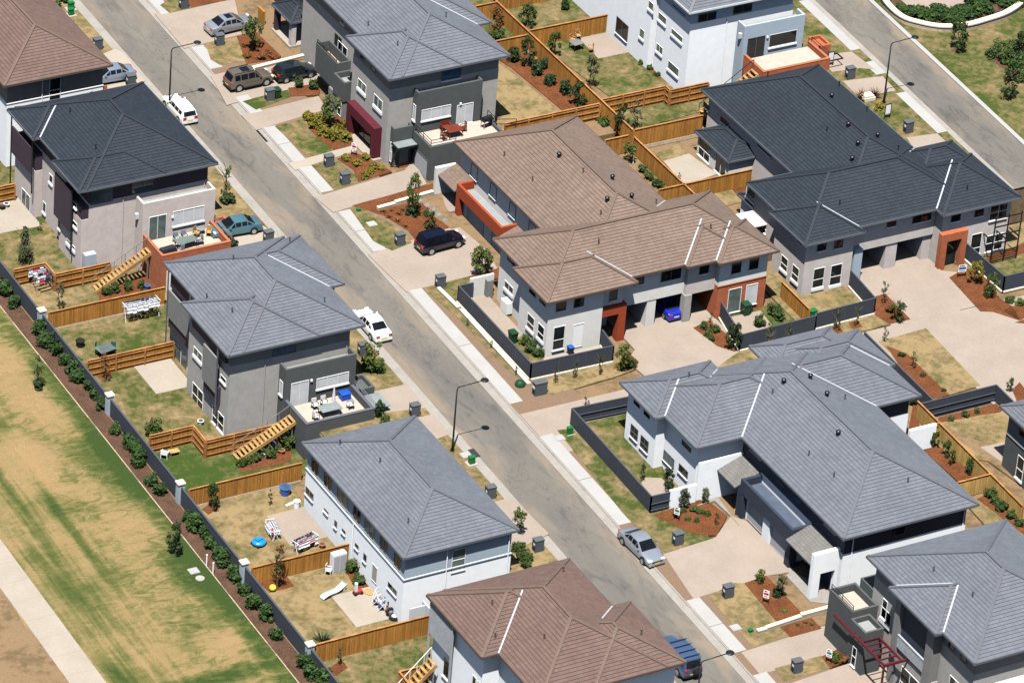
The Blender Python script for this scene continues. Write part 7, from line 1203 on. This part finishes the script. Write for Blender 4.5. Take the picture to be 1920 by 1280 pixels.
P1((1827, 533), 'B', 2.5, .85, 'tree', 'leaf_yellow', 'yellow green tree beside the blue and white sign', trunk=.2, dz=V); P1((1857, 557), 'B', 2.5, .95, 'tree', 'leaf_mid', 'dense green tree on mulch outside the right slate wall', trunk=.1, dz=V); P1((1893, 567), 'B', .8, .5, 'bush', 'leaf_mid', 'small bush below the right slate wall corner', dz=V); P1((1912, 573), 'B', .8, .5, 'bush', 'leaf_light', 'small light bush at the right edge below the slate wall', dz=V)
P1((1252, 917), 'B', 2.2, .75, 'tree', 'leaf_dark', 'dark leafy tree inside the white garden wall', trunk=.12, dz=V); P1((1204, 902), 'B', 1.7, .5, 'sparse', 'leaf_dark', 'thin dark sapling on the pink patio', trunk=.1, dz=V); P1((1098, 778), 'B', 1.8, .45, 'sparse', 'leaf_grey', 'faint grey sapling in the slate walled lawn corner', trunk=.2, dz=V); P1((1281, 952), 'B', 2.0, .7, 'tree', 'leaf_grey', 'grey green tree on red mulch beside the white garden wall', trunk=.2, dz=V); P1((1321, 943), 'B', 1.5, .5, 'tree', 'leaf_mid', 'small tree on red mulch near the navy portal', trunk=.15, dz=V); P1((1343, 984), 'B', 1.3, .45, 'sparse', 'leaf_mid', 'small sapling at the lower tip of the red mulch bed', trunk=.1, dz=V)
row([(1300, 957), (1268, 966), (1312, 962), (1290, 975), (1278, 960), (1325, 965), (1306, 978)], 'B', .5, .4, 'bush', 'leaf_mid', 'small green plant', 'on the red mulch behind the green banded sign', 'plants on the upper red mulch', dz=V, key=0); P1((1424, 1091), 'B', 1.4, .5, 'bush', 'leaf_light', 'light green bush at the top of the lower red mulch bed', dz=V); P1((1462, 1121), 'B', 2.4, .6, 'tree', 'leaf_grey', 'grey green tree on the lower red mulch bed', trunk=.35, dz=V); P1((1455, 1117), 'B', .9, .6, 'bush', 'leaf_dark', 'dark bush at the foot of the grey green tree', dz=V); P1((1470, 1147), 'B', .3, .35, 'bush', 'leaf_light', 'tiny bright plant near the lower end of the red mulch', dz=V)
row([(1510, 1168), (1495, 1172), (1522, 1172)], 'B', .3, .25, 'spiky', 'leaf_mid', 'tiny tuft', 'on the small mulch bed by the last driveway', 'tufts by the last driveway', dz=V, key=0); P1((1567, 1240), 'B', 1.3, .5, 'bush', 'leaf_light', 'light bush beside the green text sign near the pergola', dz=V); P1((1580, 1242), 'B', .8, .5, 'bush', 'leaf_rust', 'rusty bush beside the pergola house wall', dz=V)
P1((988, 124), 'C', 3.1, 1.0, 'tree', 'leaf_dark', 'dense dark tree by the fence corner behind the grey house', trunk=.05); row([(965, 115), (1006, 138), (1030, 157), (1060, 174), (1018, 128)], 'C', 1.5, .75, 'bush', 'leaf_dark', 'dark evergreen bush', 'in the curved bed behind the grey house', 'evergreens in the curved bed', key=0); P1((1083, 198), 'C', 2.7, 1.0, 'tree', 'leaf_dark', 'tall dark bush at the lower end of the curved bed', trunk=.03); P1((927, 70), 'C', 3.4, .95, 'tree', 'leaf_rust', 'bronze leaved tree behind the grey roof', trunk=.15); P1((936, 80), 'C', 1.6, .7, 'bush', 'leaf_mid', 'green bush below the bronze leaved tree')
P1((989, 51), 'C', 2.7, 1.0, 'tree', 'leaf_mid', 'full green tree against the back fence at the top', trunk=.05); P1((1038, 106), 'C', 2.8, .8, 'tree', 'leaf_mid', 'bright green tree left of the table and chairs', trunk=.08); P1((1106, 166), 'C', 3.6, .8, 'tree', 'leaf_grey', 'slim stemmed tree on the lawn of the tall white house', trunk=.4); P1((1058, 18), 'C', 1.5, .5, 'bush', 'leaf_dark', 'dark small bush on a mulch ring at the top edge'); P1((1106, 5), 'C', 1.4, .5, 'bush', 'leaf_dark', 'dark small bush on the second mulch ring at the top edge'); P1((1163, 252), 'C', 3.3, .8, 'tree', 'leaf_dark', 'dark tree breaking the fence line behind the brown roof', trunk=.1); P1((1190, 243), 'C', 3.0, 1.0, 'sparse', 'leaf_grey', 'airy tree behind the fence corner left of the charcoal duplex', trunk=.15)
row([(1115, 232), (1134, 249), (1124, 240)], 'E', 1.8, .8, 'bush', 'leaf_mid', 'green bush', 'behind the ridge of the brown duplex', 'bushes behind the brown ridge', key=0); P1((1179, 303), 'E', 2.1, .8, 'tree', 'leaf_light', 'light green tree beside the white post behind the brown roof', trunk=.1); row([(1205, 322), (1216, 335), (1228, 347), (1238, 352)], 'E', .9, .55, 'bush', 'leaf_mid', 'low shrub', 'between the brown roof edge and the fence', 'shrubs behind the brown roof', key=0)
o = MB().cyl((0, 0, 0), (0, 0, 1.5), .05).ball((0, 0, 1.56), .12, 0, 10, 6).build('garden_light', 'white_paint'); o.location = G(1187, 307, 'E', .03); tag(o, 'white garden light post behind the brown roof', 'garden light')
P1((1374, 318), 'E', 1.7, .3, 'cone', 'leaf_dark', 'narrow dark conifer against the taupe garden room wall'); P1((1273, 336), 'E', .7, .3, 'sparse', 'leaf_grey', 'tiny seedling at the edge of the cream patio', trunk=.1); row([(1202, 120), (1218, 130), (1232, 142), (1210, 112)], 'C', .55, .4, 'bush', 'leaf_mid', 'small plant', 'in the narrow bed along the tall white wall', 'plants along the tall white wall', key=0)
row([(1751, 840), (1773, 857), (1784, 871), (1816, 889)], 'B', 1.8, .5, 'tree', 'leaf_mid', 'upright green shrub', 'on mulch along the light timber fence', 'upright shrubs along the light fence', dz=V, key=0); row([(1783, 787), (1810, 780), (1832, 773)], 'B', .5, .4, 'bush', 'leaf_mid', 'tiny shrub', 'in the mulch strip under the slate fence', 'tiny shrubs under the slate fence', dz=V, key=0); row([(1857, 932), (1866, 944), (1877, 956), (1895, 971), (1911, 984)], 'B', .95, .55, 'bush', 'leaf_mid', 'green shrub', 'in the lower mulch bed along the light fence', 'shrubs in the lower right bed', dz=V)
P1((1893, 734), 'B', 1.4, .45, 'tree', 'leaf_mid', 'small tree outside the slate fence corner at right', trunk=.2, dz=V); P1((1714, 757), 'B', 1.0, .5, 'bush', 'leaf_dark', 'dark shrub at the top end of the light timber fence', dz=V); P1((1711, 690), 'B', 1.6, .5, 'sparse', 'leaf_grey', 'faint sapling on the long mulch bed', trunk=.15, dz=V); P1((1658, 640), 'B', 1.5, .5, 'sparse', 'leaf_grey', 'faint sapling at the upper end of the long dry lawn', trunk=.15, dz=V); row([(1770, 733), (1690, 668), (1730, 705)], 'B', .4, .35, 'bush', 'leaf_dark', 'tiny plant', 'on the long mulch bed beside the dry lawn', 'plants on the long mulch bed', dz=V, key=0)
# the park
P1((1795, 98), 'D', 3.6, 1.2, 'tree', 'leaf_mid', 'broad young tree in a square bed on the park lawn', trunk=.2); P1((1890, 183), 'D', 3.2, 1.25, 'tree', 'leaf_dark', 'dark spreading tree on the lower park lawn', trunk=.1); P1((1912, 110), 'D', 3.2, 1.1, 'tree', 'leaf_dark', 'tall dark bush in the edged park bed', trunk=.03); row([(1862, 108), (1876, 98), (1890, 106), (1900, 95), (1885, 118), (1905, 130), (1918, 140), (1915, 120), (1926, 108), (1920, 152)], 'D', 1.5, .9, 'bush', 'leaf_mid', 'green bush', 'in the edged park bed at the right edge', 'bushes in the edged park bed', key=0)
R_ = random.Random(5); pts_ = []
for i in range(46):
    t = i/45; x = 1668+t*250; yb = 8+34*math.sin(math.pi*min(1, (t*1.0+.06)))**.8
    yy = yb-R_.uniform(0, 16 if .1 < t < .55 else 34)
    if ((x-1752)/62)**2+((yy-2)/24)**2 < 1: yy = yb-R_.uniform(0, 6)
    pts_.append((x, yy))
row(pts_, 'D', 1.0, .85, 'bush', 'leaf_hedge', 'low evergreen bush', 'behind the curved sandstone park wall', 'evergreens behind the park wall', dz=.3, key=0)
row([(1615, 187), (1640, 184)], 'D', 1.3, .6, 'spiky', 'leaf_red', 'red leaved spiky plant', 'on the verge beside the right street lamp', 'red spiky plants', key=0); P1((1648, 205), 'D', .8, .6, 'bush', 'leaf_yellow', 'straggly yellow shrub at the foot of the right street lamp')
row([(105, 12), (118, 3), (112, -2)], 'B', .9, .6, 'bush', 'leaf_mid', 'green bush', 'on the verge at the very top left', 'bushes at the top left', dz=V, key=0)
